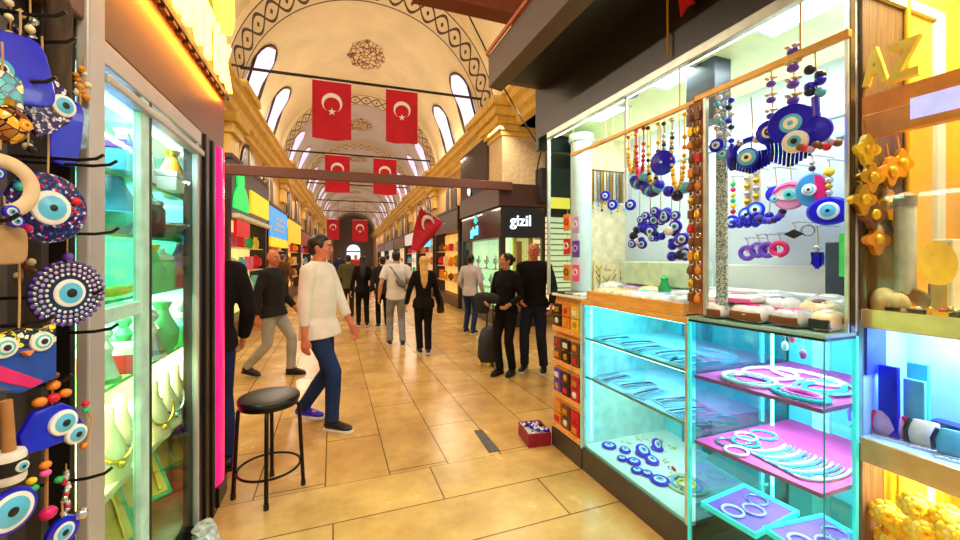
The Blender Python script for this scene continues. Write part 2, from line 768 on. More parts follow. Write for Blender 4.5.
# bracket capitals under the arch bands
nb = 32
for yc in BANDY[1:6]:
    for sd, x in ((1, VC - VR), (-1, VC + VR)):
        b = MB()
        for (p, z0, z1, w) in ((.16, 3.6, 4.1, .36), (.24, 4.1, 4.3, .44), (.34, 4.3, 4.5, .54), (.54, 4.96, 5.12, .66), (.3, 5.12, 5.3, .6)):
            b.box(min(x, x + sd * p), max(x, x + sd * p), yc - w, yc + w, z0, z1)
        struct(b, 'trim_%d' % nb, [ochre], vault=True, bevel=.02)
        nb += 1
# dark arched niches with mullions high on the walls above the shops
niche_m = mat('niche_dark_timber', (52, 34, 28), rough=.5)
niche_f = mat('niche_surround', (216, 180, 120), rough=.7)
nn = 0
for sd, x in ((1, VC - VR), (-1, VC + VR)):
    for yc in (11.2, 13.7, 18.2, 20.7, 25.2, 27.7, 32, 35, 39, 42):
        nn += 1
        b = MB()
        n = 10
        w = .75
        poly = [(-w, 2.9)] + [(-w * math.cos(PI * i / n), 3.6 + w * math.sin(PI * i / n)) for i in range(n + 1)] + [(w, 2.9)]
        po2 = [(p[0] * 1.16, 3.6 + (p[1] - 3.6) * 1.12) for p in poly]
        T = Matrix.Translation((x + sd * .001, yc, 0)) @ Matrix.Rotation(R(90) * sd, 4, 'Z') @ Matrix.Rotation(R(90), 4, 'X')
        b.prism(po2, -.06, 0.06, 1, T)
        b.prism(poly, -.10, 0.10, 0, T)
        b.box(x - .13, x + .13, yc - .03, yc + .03, 2.9, 4.3, 1)
        struct(b, 'window_%d' % (100 + nn), [niche_m, niche_f], vault=True)

# tie rods across the vault
iron = mat('dark_iron', (44, 30, 26), rough=.5, metal=.3)
RODS = [(9.9, 5.72), (17.0, 5.72), (24.0, 5.72), (31.0, 5.72), (38.0, 5.72)]
rod_names = ['carrying the two nearest flags', 'carrying the second pair of flags', 'third from the front', 'carrying the third pair of flags', 'farthest from the front']
for (y, z), q in zip(RODS, rod_names):
    b = MB()
    h = math.sqrt(VR ** 2 - (z - VZ) ** 2)
    b.cyl(vw(VC - h, y, z), vw(VC + h, y, z), .035, 8)
    top(b, 'tie_rod', [iron], 'thin iron tie rod across the painted vault, ' + q, 'rod', 'iron tie rods across the vault', smooth=True)
# timber beam lower down
b = MB()
a, c = vw(VC - VR + .02, 7.84, 3.06), vw(VC + VR - .2, 7.84, 3.06)
M_ = Matrix.Translation((a + c) / 2) @ Matrix.Rotation(VROT, 4, 'Z')
b.cbox((0, 0, 0), ((c - a).length, .10, .18), 0, M_)
top(b, 'tie_beam', [mat('brown_beam', (104, 58, 44), rough=.45, stretch=(1, 8, 8))], 'thick brown beam crossing the street below the flags', 'beam', bevel=.01)
# wooden cross beam at the upper right, near the stall canopy
b = MB()
b.box(.7, 3.4, 3.55, 3.75, 3.96, 4.2)
top(b, 'timber_beam', [mat('reddish_timber', (128, 56, 24), rough=.5, stretch=(2, 14, 14), var=.25)], 'reddish timber beam at the top edge above the stall canopy', 'beam', bevel=.008)
# drain cover let into the floor
b = MB()
p = [onZ(*q, 0) for q in ((474, 431), (482, 430), (500, 451), (489, 453))]
b.prism([(q.x, q.y) for q in p], -.01, .006)
top(b, 'drain_cover', [mat('grey_drain', (96, 92, 92), rough=.5, metal=.4)], 'grey metal strip let into the tan stone floor', 'drain cover')

# ------------------------------------------------------------------ flags
flag_red = mat('flag_red', (200, 2, 38), rough=.7, var=.08, scale=3, emit=0)
flag_white = mat('flag_white', (248, 244, 240), rough=.7, var=.03)


def star_poly(cx, cy, r, rot):
    out = []
    for k in range(10):
        q = r if k % 2 == 0 else r * .382
        a = rot + PI * k / 5
        out.append((cx + q * math.cos(a), cy + q * math.sin(a)))
    return out


def crescent_poly(cx, cy, Ro):
    # opening points down
    ri, dy = Ro * .8, -.24 * Ro
    # intersection angle
    d = -dy
    yi = (Ro * Ro - ri * ri + d * d) / (2 * d) * -1
    a_o = math.asin(max(-1, min(1, yi / Ro)))
    a_i = math.asin(max(-1, min(1, (yi - dy) / ri)))
    n = 22
    out = []
    for k in range(n + 1):
        a = a_o + (PI - 2 * a_o) * k / n
        out.append((cx + Ro * math.cos(a), cy + Ro * math.sin(a)))
    for k in range(1, n):
        a = PI - a_i - (PI - 2 * a_i) * k / n
        out.append((cx + ri * math.cos(a), cy + dy + ri * math.sin(a)))
    return out


def flag_parts(root, w, h, seed, local=True):
    ph = seed * 1.7

    def wave(x, z):
        f = -z / h
        return .035 * math.sin(6 * x / w + ph) * f + .02 * math.sin(11 * x / w + 2 * ph + 3 * f) * f
    b = MB()
    nx, nz = 16, 18
    vs, fs = [], []
    for s_ in (-1, 1):
        for j in range(nz + 1):
            for i in range(nx + 1):
                x, z = -w / 2 + w * i / nx, -h * j / nz
                sag = .015 * h * math.cos(PI * x / w) if j == 0 else 0
                z2 = z - (.02 * h * math.sin(PI * (x / w + .5)) * (1 if j == nz else 0)) + (-sag if j == 0 else 0)
                vs.append((x, wave(x, z) + s_ * .003, z2))
    k0 = (nx + 1) * (nz + 1)
    for j in range(nz):
        for i in range(nx):
            q = j * (nx + 1) + i
            fs.append((q, q + nx + 1, q + nx + 2, q + 1))
            fs.append((k0 + q, k0 + q + 1, k0 + q + nx + 2, k0 + q + nx + 1))
    for i in range(nx):
        q = i
        fs.append((q, q + 1, k0 + q + 1, k0 + q))
        q = nz * (nx + 1) + i
        fs.append((q, k0 + q, k0 + q + 1, q + 1))
    for j in range(nz):
        q = j * (nx + 1)
        fs.append((q, k0 + q, k0 + q + nx + 1, q + nx + 1))
        q = q + nx
        fs.append((q, q + nx + 1, k0 + q + nx + 1, k0 + q))
    b.add(vs, fs)
    part(b, 'flag_cloth', [flag_red], root, local=True, smooth=True)

    def emblem(poly, nm):
        b = MB()
        n = len(poly)
        for s_ in (-1, 1):
            v1 = [(x, wave(x, z) + s_ * .004, z) for x, z in poly]
            v2 = [(x, wave(x, z) + s_ * .009, z) for x, z in poly]
            b.add(v1 + v2, [tuple(range(n, 2 * n)) if s_ > 0 else tuple(range(2 * n - 1, n - 1, -1))] + [(i, (i + 1) % n, n + (i + 1) % n, n + i) for i in range(n)])
        part(b, nm, [flag_white], root, local=True)
    cz = -.375 * h
    Ro = .265 * w
    emblem(crescent_poly(0, cz, Ro), 'crescent')
    emblem(star_poly(0, cz - Ro * .92, Ro * .42, R(90)), 'star')
    b = MB()
    b.cyl((-w / 2, 0, -.005), (w / 2, 0, -.005), .016, 8)
    part(b, 'hem', [flag_white], root, local=True, smooth=True)


def on_rod(px, ri):
    y, z = RODS[ri]
    # meet the rod's vertical plane in the street frame
    d = VM.inverted() @ _dir(px, 200)
    t = y / d.y
    return vw(d.x * t, y, z - .04)


flag_spec = [(332, 0, .86, 1.36, 'big red crescent and star flag, left one on the nearest tie rod'),
             (402, 0, .78, 1.30, 'big red crescent and star flag, right one on the nearest tie rod'),
             (337.5, 1, .95, 1.5, 'mid-sized red crescent-and-star flag on the second rod, left of its pair'),
             (385, 1, .95, 1.5, 'mid-sized red crescent-and-star flag on the second rod, right of its pair'),
             (333, 3, .85, 1.5, 'small distant red flag above the white shirted man, left of its pair'),
             (360, 3, 1.1, 1.6, 'small distant red flag over the street, right of its pair')]
for k, (px, ri, w, h, lab) in enumerate(flag_spec):
    loc = on_rod(px, ri)
    if ri == 3:
        loc = loc + Vector((0, 0, -1.35))
    t = thing('hanging_flag', lab, 'flag', loc, VROT, 'red flags hung across the street')
    flag_parts(t, w, h, k + 1)
    if ri == 3:
        b = MB()
        for s_ in (-.4, .4):
            b.cyl((s_ * w, 0, 0), (s_ * w, 0, 1.35), .01, 6)
        part(b, 'hanging_cord', [iron], t, local=True)
# flag on a slanting pole at the right, above the blonde woman
base = vw(2.75, 11.4, 2.3)
t = thing('pole_flag', 'red crescent flag drooping from a slanted pole above the blonde woman', 'flag', onZ(427, 228, 0) * 0 + vw(1.95, 11.4, 3.0), R(30))
b = MB()
w, h = .82, 1.25
nx, nz = 10, 12
vs, fs = [], []


def pole_pt(i, j, s_):
    x = w * i / nx
    z = -h * j / nz
    sq = 1 - .72 * (j / nz) ** 1.2
    return (x * sq - .35 * (j / nz), .09 * math.sin(5 * x + 3 * j / nz) + s_ * .004, z - .45 * x + (.3 * x * j / nz))


for s_ in (-1, 1):
    for j in range(nz + 1):
        for i in range(nx + 1):
            vs.append(pole_pt(i, j, s_))
k0 = (nx + 1) * (nz + 1)
for j in range(nz):
    for i in range(nx):
        q = j * (nx + 1) + i
        fs.append((q, q + nx + 1, q + nx + 2, q + 1))
        fs.append((k0 + q, k0 + q + 1, k0 + q + nx + 2, k0 + q + nx + 1))
b.add(vs, fs)
part(b, 'flag_cloth', [flag_red], t, local=True, smooth=True)
b = MB()
cp = crescent_poly(.34, -.36, .24)
n = len(cp)
rot = [(.34 + (x - .34) * math.cos(.5) - (z + .36) * math.sin(.5), -.36 + (x - .34) * math.sin(.5) + (z + .36) * math.cos(.5)) for x, z in cp]
b.add([(x - .08, .05 * math.sin(5 * x) - .045, z - .1) for x, z in rot] + [(x - .08, .05 * math.sin(5 * x) - .02, z - .1) for x, z in rot],
      [tuple(range(n))] + [(i, (i + 1) % n, n + (i + 1) % n, n + i) for i in range(n)])
part(b, 'crescent', [flag_white], t, local=True)
b = MB()
b.cyl((-.02, 0, .04), (1.0, 0, -.43), .014, 8)
part(b, 'pole', [mat('goods_white', PAL['white'])], t, local=True, smooth=True)
# ================================================================== LEFT KIOSK
XL = -.69
grey_metal = mat('brushed_grey_metal', (186, 184, 186), rough=.35, metal=.25, var=.03)
dark_metal = mat('dark_metal', (26, 24, 26), rough=.35, metal=.3)
bronze = mat('bronze_fascia', (112, 72, 44), rough=.38, metal=.25, var=.06, scale=3)
teal_frame = mat('pale_teal_frame', (186, 236, 224), rough=.4)
pane_l = glass_mat('kiosk_glass', (236, 252, 246), .05)
shelf_glass = glass_mat('shelf_glass', (206, 246, 236), .1)
mint = mat('mint_backing', (184, 238, 234), rough=.6, var=.08, scale=4)
green_edge = mat('green_shelf_edge', (20, 176, 110), rough=.3, emit=.15)
led_mint = mat('mint_led_tube', (210, 255, 240), emit=4., var=0)
pink_led = mat('magenta_light_strip', (240, 30, 120), emit=1.3, ecol=(244, 20, 100), rough=.2, var=.1, scale=3)
letter_glow = mat('warm_lit_letter', (255, 240, 200), emit=9, ecol=(255, 178, 62), var=0)
ring_glow = mat('lime_neon', (240, 250, 90), emit=3.2, ecol=(240, 250, 60), var=0)
ivory = mat('ivory_lining', (240, 226, 170), rough=.7)

kiosk = thing('jewellery_kiosk', 'glass fronted kiosk on the left with bronze fascia and glowing letters', 'kiosk', (XL - .5, 2.3, 0))
b = MB()
b.box(XL - .012, XL + .02, 1.485, 1.575, 0, 2.75)
part(b, 'corner_post', [grey_metal], kiosk, bevel=.006)
b = MB()
b.box(XL - .05, XL + .015, 1.575, 2.56, 2.16, 2.235)
b.box(XL - .02, XL + .03, 1.575, 2.56, 2.10, 2.13)
part(b, 'top_rail', [grey_metal], kiosk, bevel=.005)
b = MB()
b.box(XL - .016, XL + .012, 1.845, 1.915, .12, 2.16)
part(b, 'mullion', [teal_frame], kiosk, bevel=.004)
b = MB()
b.box(XL - .016, XL + .014, 1.915, 1.93, .12, 2.16)
part(b, 'mullion_seal', [dark_metal], kiosk)
b = MB()
b.box(XL - .05, XL + .012, 1.575, 1.84, 1.335, 1.385)
part(b, 'cross_bar', [teal_frame], kiosk, bevel=.004)
for y0, y1 in ((1.575, 1.84), (1.935, 2.5)):
    b = MB()
    b.box(XL - .012, XL - .004, y0, y1, .12, 2.16)
    part(b, 'glass_pane', [pane_l], kiosk)
b = MB()
b.box(XL - .012, XL + .016, 2.50, 2.52, .1, 2.16)
part(b, 'door_stile', [grey_metal], kiosk, bevel=.005)
b = MB()
b.box(XL - .06, XL + .012, 2.52, 2.85, 0, 2.24)
b.box(XL - .08, XL + .026, 2.6, 2.66, 0, 2.24)
b.box(XL - .08, XL + .026, 2.74, 2.78, 0, 2.24)
part(b, 'dark_end_panel', [dark_metal], kiosk, bevel=.006)
b = MB()
n = 8
b.loft([(XL - .02, 2.955, .12), (XL - .02, 2.955, 2.24)], [(.05, .105)] * 2, 16)
part(b, 'pink_light_column', [pink_led], kiosk, smooth=True, label='glowing magenta light column')
b = MB()
b.box(XL - .1, XL + .03, 2.85, 3.05, 0, .12)
part(b, 'column_foot', [dark_metal], kiosk)
b = MB()
b.box(XL - .10, XL + .02, 1.4, 2.55, 0, .12)
part(b, 'plinth', [dark_metal], kiosk)
b = MB()
b.box(-1.42, -1.36, 1.5, 3.05, 0, 2.75)
part(b, 'back_panel', [mint], kiosk)
b = MB()
b.box(-1.42, XL - .06, 3.0, 3.05, 0, 2.75)
part(b, 'end_panel', [mint], kiosk)
b = MB()
b.box(-1.42, XL - .012, 1.46, 1.485, 0, 2.75)
part(b, 'near_end_panel', [dark_metal], kiosk)
b = MB()
b.box(-1.42, XL - .06, 1.5, 3.0, 2.16, 2.2)
part(b, 'inner_ceiling', [mat('goods_white', PAL['white'])], kiosk)
b = MB()
b.box(-1.42, XL - .06, 1.5, 3.0, .1, .14)
part(b, 'inner_floor', [ivory], kiosk)
# fascia: leans out over the glass
b = MB()
poly = [(XL + .008, 2.24), (XL + .012, 2.62), (XL + .012, 3.6), (XL - .1, 3.6), (XL - .1, 2.24)]
T = Matrix.Translation((0, 3.06, 0)) @ Matrix.Rotation(R(90), 4, 'X')
b.prism(poly, 0, 2.6, 0, T)
part(b, 'fascia', [bronze], kiosk, bevel=.008)
b = MB()
b.box(XL + .012, XL + .04, .5, 3.06, 2.595, 2.62)
for k in range(26):
    y = .55 + k * .096
    b.box(XL + .012, XL + .036, y, y + .05, 2.575, 2.60)
part(b, 'lamp_ledge', [mat('amber_ledge', (96, 60, 30), rough=.5)], kiosk)
tx = text_mesh('ANTIK', .50, .03, .006, .74)
wx = max(p.x for p in tx[0])
for ch, y in zip('ANTIK', (1.84, 2.11, 2.38, 2.62, 2.74)):
    v, f = text_mesh(ch, .38, .012, .010, .86)
    b = MB()
    T = Matrix.Translation((XL + .06, y + .02, 2.63)) @ Matrix.Rotation(R(90), 4, 'Z') @ Matrix.Rotation(R(90), 4, 'X')
    b.add(v, f, 0, T)
    part(b, 'letter', [letter_glow], kiosk)
b = MB()
T = Matrix.Translation((XL + .06, 2.83, 3.13)) @ Matrix.Rotation(R(90), 4, 'Y')
b.torus((0, 0, 0), .17, .024, 32, 8, 0, T)
b.torus((0, 0, 0), .09, .016, 32, 8, 0, T)
part(b, 'neon_ring', [ring_glow], kiosk, smooth=True, label='lime neon ring above the letters')
# shelves and inside light
for z in (1.06, 1.385, 1.64, 1.88):
    b = MB()
    b.box(-1.34, XL - .10, 1.62, 2.98, z - .008, z)
    sh = part(b, 'shelf', [shelf_glass], kiosk)
    b = MB()
    b.box(XL - .10, XL - .094, 1.62, 2.98, z - .010, z + .002)
    part(b, 'shelf_edge', [green_edge], sh)
b = MB()
for x in (XL - .12, -1.25):
    b.cyl((x, 1.65, 2.14), (x, 2.95, 2.14), .012, 8)
part(b, 'light_tube', [led_mint], kiosk, smooth=True)
b = MB()
b.cyl((XL - .03, 1.945, 1.4), (XL - .03, 1.945, 2.1), .006, 8)
part(b, 'corner_light', [led_mint], kiosk, smooth=True)
area('kiosk_lamp', (-1.0, 2.2, 2.12), .4, 34, (236, 255, 250), (0, 0, 0), 1.3)
b = MB(); b.box(-1.36, -1.355, 1.62, 2.995, .14, 1.05); b.box(-1.355, XL - .08, 2.99, 2.998, .14, 1.05)
part(b, 'lower_lining', [mat('lime_cream_lining', (236, 240, 170), rough=.6, var=.1, scale=4)], kiosk)
area('kiosk_bottom_lamp', (-.95, 2.3, 1.04), .3, 22, (250, 255, 214), (0, 0, 0), 1.2)
area('sign_glow_fill', (XL + .05, 2.3, 2.572), .02, 5, (255, 150, 30), (0, R(28), 0), 1.45)  # added light, stands in for the letters' amber glow on the fascia
area('kiosk_low_lamp', (-1.0, 2.3, 1.36), .3, 22, (255, 250, 214), (0, 0, 0), 1.2)

# goods on the kiosk shelves
def shelf_item(kind, loc, cols, s=1., lab='', cat='ornament', group=None, rz=0.):
    t = thing({'box': 'gift_box', 'vase': 'glass_vase', 'bowl': 'painted_bowl', 'figure': 'small_figurine', 'jar': 'lidded_jar', 'frame': 'picture_frame', 'ring': 'ring_cushion', 'book': 'slanted_display_board', 'bust': 'necklace_bust'}[kind], lab, cat, loc, rz, group)
    m = [P(c) for c in cols]
    if kind == 'box':
        b = MB(); b.box(-.05 * s, .05 * s, -.07 * s, .07 * s, 0, .06 * s); part(b, 'body', [m[0]], t, True, bevel=.003)
        b = MB(); b.box(-.053 * s, .053 * s, -.073 * s, .073 * s, .06 * s, .085 * s); part(b, 'lid', [m[-1]], t, True, bevel=.003)
    elif kind == 'vase':
        b = MB(); b.lathe([(.03 * s, 0), (.05 * s, .04 * s), (.055 * s, .09 * s), (.03 * s, .14 * s), (.02 * s, .17 * s)], 16, 0); part(b, 'body', [m[0]], t, True, smooth=True)
        b = MB(); b.lathe([(.02 * s, .17 * s), (.034 * s, .2 * s), (.03 * s, .2 * s), (.016 * s, .172 * s)], 16); part(b, 'rim', [m[-1]], t, True, smooth=True)
    elif kind == 'bowl':
        b = MB(); b.lathe([(.03 * s, 0), (.035 * s, .012 * s), (.08 * s, .05 * s), (.088 * s, .06 * s), (.08 * s, .06 * s), (.03 * s, .02 * s)], 20); part(b, 'body', [m[0]], t, True, smooth=True)
        b = MB(); b.torus((0, 0, .06 * s), .085 * s, .005 * s, 20, 6); part(b, 'rim', [m[-1]], t, True, smooth=True)
    elif kind == 'figure':
        b = MB(); b.lathe([(.035 * s, 0), (.04 * s, .02 * s), (.02 * s, .09 * s), (.028 * s, .11 * s), (.012 * s, .135 * s)], 14); b.ell((0, 0, .155 * s), .024 * s, 12); part(b, 'body', [m[0]], t, True, smooth=True)
        b = MB(); b.lathe([(.045 * s, 0), (.045 * s, .014 * s)], 14); part(b, 'base', [m[-1]], t, True)
    elif kind == 'jar':
        b = MB(); b.lathe([(.04 * s, 0), (.045 * s, .03 * s), (.045 * s, .1 * s), (.035 * s, .115 * s)], 16); part(b, 'body', [m[0]], t, True, smooth=True)
        b = MB(); b.lathe([(.04 * s, .115 * s), (.04 * s, .13 * s), (.01 * s, .145 * s), (.008 * s, .16 * s)], 16); part(b, 'lid', [m[-1]], t, True, smooth=True)
    elif kind == 'frame':
        T = Matrix.Rotation(R(-12), 4, 'X')
        b = MB(); b.box(-.08 * s, .08 * s, -.008, .008, 0, .18 * s, 0, T); part(b, 'frame', [m[0]], t, True, bevel=.003)
        b = MB(); b.box(-.065 * s, .065 * s, -.011, -.0085, .018 * s, .162 * s, 0, T); part(b, 'picture', [m[-1]], t, True)
    elif kind == 'ring':
        b = MB(); b.torus((0, 0, .022 * s), .035 * s, .018 * s, 18, 8); part(b, 'body', [m[0]], t, True, smooth=True)
        b = MB(); b.ell((0, 0, .02 * s), (.018 * s, .018 * s, .02 * s), 10); part(b, 'stone', [m[-1]], t, True, smooth=True)
    elif kind == 'book':
        T = Matrix.Rotation(R(-58), 4, 'X')
        b = MB(); b.box(-.14 * s, .14 * s, 0, .26 * s, 0, .012, 0, Matrix.Rotation(R(52), 4, 'X')); part(b, 'board', [m[0]], t, True, bevel=.003)
        T = Matrix.Rotation(R(52), 4, 'X')
        b = MB(); b.box(-.125 * s, .125 * s, .015 * s, .245 * s, .012, .018, 0, T); part(b, 'card', [m[1]], t, True)
        for k in range(5):
            b = MB(); x = (-.1 + .05 * k) * s
            b.loft([T @ Vector((x, .235 * s, .022)), T @ Vector((x + .006, .12 * s, .024)), T @ Vector((x, .025 * s, .022))], .0055 * s, 6)
            part(b, 'chain', [m[2 + k % (len(m) - 2)]], t, True, smooth=True)
    elif kind == 'bust':
        b = MB(); b.lathe([(.06 * s, 0), (.062 * s, .01 * s), (.05 * s, .1 * s), (.022 * s, .17 * s), (.02 * s, .22 * s), (.012 * s, .23 * s)], 16); part(b, 'bust', [m[0]], t, True, smooth=True)
        b = MB()
        pts = [(.05 * s * math.sin(a) * 1.0, -.045 * s - .012 * s * math.cos(a), (.12 - .06 * math.cos(a)) * s) for a in [PI * 1.2 * (q / 12 - .5) for q in range(13)]]
        b.loft(pts, .005 * s, 6); b.ell((0, -.062 * s, .05 * s), .012 * s, 8); part(b, 'necklace', [m[-1]], t, True, smooth=True)
    return t


LS = [
    ('box', -0.839, 1.951, 1.88, ('sky', 'violet'), 1.40, 'sky box with violet lid on the top kiosk shelf, first from its near end'),
    ('box', -0.875, 2.121, 1.88, ('yellow', 'violet'), 1.19, 'yellow box with violet lid on the top kiosk shelf, second from its near end'),
    ('vase', -0.880, 2.220, 1.88, ('turquoise', 'white'), 1.26, 'turquoise vase with white rim on the top kiosk shelf, third from its near end'),
    ('frame', -0.814, 2.312, 1.88, ('charcoal', 'white'), 1.38, 'charcoal picture frame with white picture on the top kiosk shelf, fourth from its near end'),
    ('box', -0.806, 2.418, 1.88, ('white', 'silver'), 1.11, 'white box with silver lid on the top kiosk shelf, fifth from its near end'),
    ('vase', -0.831, 2.627, 1.88, ('amber', 'gold'), 1.25, 'amber vase with gold rim on the top kiosk shelf, sixth from its near end'),
    ('box', -0.814, 2.741, 1.88, ('red', 'magenta'), 1.10, 'red box with magenta lid on the top kiosk shelf, seventh from its near end'),
    ('bowl', -0.849, 1.976, 1.64, ('turquoise', 'sky'), 1.35, 'turquoise bowl with sky rim on the second kiosk shelf, first from its near end'),
    ('vase', -0.857, 2.078, 1.64, ('sky', 'white'), 1.43, 'sky vase with white rim on the second kiosk shelf, second from its near end'),
    ('jar', -0.893, 2.252, 1.64, ('white', 'turquoise'), 1.11, 'white jar with turquoise lid on the second kiosk shelf, third from its near end'),
    ('jar', -0.800, 2.262, 1.64, ('charcoal', 'silver'), 1.29, 'charcoal jar with silver lid on the second kiosk shelf, fourth from its near end'),
    ('bowl', -0.828, 2.485, 1.64, ('steel', 'silver'), 1.23, 'steel bowl with silver rim on the second kiosk shelf, fifth from its near end'),
    ('bowl', -0.815, 2.577, 1.64, ('green', 'white'), 1.25, 'green bowl with white rim on the second kiosk shelf, sixth from its near end'),
    ('box', -0.800, 2.682, 1.64, ('red', 'pink'), 1.18, 'red box with pink lid on the second kiosk shelf, seventh from its near end'),
    ('ring', -0.849, 1.975, 1.385, ('yellow', 'charcoal'), 1.00, 'yellow ring cushion with charcoal stone on the third kiosk shelf, first from its near end'),
    ('ring', -0.858, 2.079, 1.385, ('yellow', 'black'), 1.00, 'yellow ring cushion with black stone on the third kiosk shelf, second from its near end'),
    ('ring', -0.871, 2.198, 1.385, ('yellow', 'brown'), 1.00, 'yellow ring cushion with brown stone on the third kiosk shelf, third from its near end'),
    ('vase', -0.804, 2.283, 1.385, ('green', 'yellow'), 1.11, 'green vase with yellow rim on the third kiosk shelf, fourth from its near end'),
    ('jar', -0.826, 2.477, 1.385, ('green', 'white'), 1.29, 'green jar with white lid on the third kiosk shelf, fifth from its near end'),
    ('box', -0.826, 2.611, 1.385, ('red', 'orange'), 1.17, 'red box with orange lid on the third kiosk shelf, sixth from its near end'),
    ('vase', -0.819, 2.759, 1.385, ('pink', 'white'), 1.40, 'pink vase with white rim on the third kiosk shelf, seventh from its near end'),
    ('figure', -0.838, 1.950, 1.06, ('white', 'green'), 1.22, 'white figurine with green base on the lowest kiosk shelf, first from its near end'),
    ('box', -0.874, 2.118, 1.06, ('red', 'white'), 1.35, 'red box with white lid on the lowest kiosk shelf, second from its near end'),
    ('figure', -0.894, 2.255, 1.06, ('green', 'brown'), 1.25, 'green figurine with brown base on the lowest kiosk shelf, third from its near end'),
    ('figure', -0.819, 2.326, 1.06, ('silver', 'white'), 1.33, 'silver figurine with white base on the lowest kiosk shelf, fourth from its near end'),
    ('vase', -0.811, 2.434, 1.06, ('green', 'green'), 1.31, 'green vase with green rim on the lowest kiosk shelf, fifth from its near end'),
    ('box', -0.832, 2.631, 1.06, ('green', 'turquoise'), 1.40, 'green box with turquoise lid on the lowest kiosk shelf, sixth from its near end'),
    ('figure', -0.808, 2.720, 1.06, ('steel', 'charcoal'), 1.31, 'steel figurine with charcoal base on the lowest kiosk shelf, seventh from its near end'),
]
for kd, x, y, z, cols, s, lab in LS:
    shelf_item(kd, (x, y, z + .001), cols, s, lab, {'ring': 'ring cushion', 'frame': 'picture frame', 'box': 'box'}.get(kd, 'figurine' if kd == 'figure' else kd), None, R(90))
# lower showcase: deck, busts and slanted boards with chains
b = MB()
b.box(-1.35, XL - .08, 1.62, 2.98, .66, .69)
part(b, 'lower_deck', [ivory], kiosk)
for k, (x, y) in enumerate(((-0.829, 1.95), (-0.846, 2.10), (-0.806, 2.30), (-0.808, 2.45), (-0.813, 2.60), (-0.812, 2.75))):
    shelf_item('bust', (x, y, .69), ('cream', ('gold', 'silver')[k % 2]), 1.2, 'cream necklace bust in the lower kiosk window, %s from the near end' % ORD[k], 'necklace bust', 'cream busts in the lower kiosk window', R(60))
for k, (x, y) in enumerate(((-0.860, 1.86), (-0.860, 2.20), (-0.860, 2.55))):
    shelf_item('book', (x, y, .40), ('green', 'yellow', 'white', 'gold', 'cream'), 1.3, 'green edged slanted board of chains low in the kiosk window, %s from the near end' % ORD[k], 'display board', 'slanted boards low in the kiosk window', R(48))
# crumpled bag at the foot of the kiosk end
b = MB()
rr = random.Random(3)
prof = [(.02, 0), (.10, .01), (.115, .08), (.10, .15), (.05, .17), (.07, .21)]
c = onZ(207, 545, 0)
b.lathe(prof, 18, 0, Matrix.Translation((XL + .06, 2.42, 0)) @ Matrix.Diagonal((.62, .9, .75, 1)))
b.v = [Vector((p.x + rr.uniform(-.012, .012), p.y + rr.uniform(-.012, .012), max(0, p.z + rr.uniform(-.008, .008)))) for p in b.v]
top(b, 'crumpled_bag', [mat('plastic_bag', (208, 226, 226), rough=.25, var=.35, scale=30)], 'crumpled white plastic bag on the floor at the kiosk foot', 'bag')

# ================================================================== EVIL EYE DISPLAY AT THE LEFT EDGE
XA = -.60
rack = thing('display_rack', 'dark hanging rack with black hooks at the left edge', 'rack', (-.78, 1.2, 0))
b = MB()
b.box(-.80, -.775, .5, 1.455, .2, 2.5)
part(b, 'back_panel', [mat('rack_dark_panel', (58, 44, 40), rough=.7, var=.3, scale=6)], rack)
for y in (.95, 1.12, 1.29, 1.44):
    b = MB()
    b.box(-.775, -.745, y - .015, y + .015, .2, 2.5)
    part(b, 'upright', [mat('rack_upright', (88, 80, 76), rough=.5, metal=.4)], rack)
for px, py in ((104, 157), (117, 163), (119, 230), (103, 291), (118, 326), (72, 377), (112, 470), (55, 318), (76, 41), (66, 15), (56, 80), (20, 217)):
    p = onX(px, py, -.55)
    b = MB()
    b.loft([(-.77, p.y, p.z - .012), (-.6, p.y, p.z - .012), (-.565, p.y, p.z - .006), (-.55, p.y, p.z + .006)], .0042, 8)
    part(b, 'hook', [dark_metal], rack, smooth=True)
b = MB()
p = onX(55, 30, -.66)
b.loft([p + Vector((0, .02, -.16)), p + Vector((0, .01, -.05)), p + Vector((.02, -.02, .05)), p + Vector((.0, -.03, .14))], [.022, .026, .024, .02], 10)
top(b, 'driftwood_branch', [mat('bark', (74, 58, 44), rough=.9, var=.35, scale=40, stretch=(1, 1, .2))], 'brown driftwood branch at the top of the hanging rack', 'branch', smooth=True)

cordm = mat('jute_cord', (196, 160, 104), rough=.9)
ARZ = R(62)
ASC = .70
mosaic_m = {}


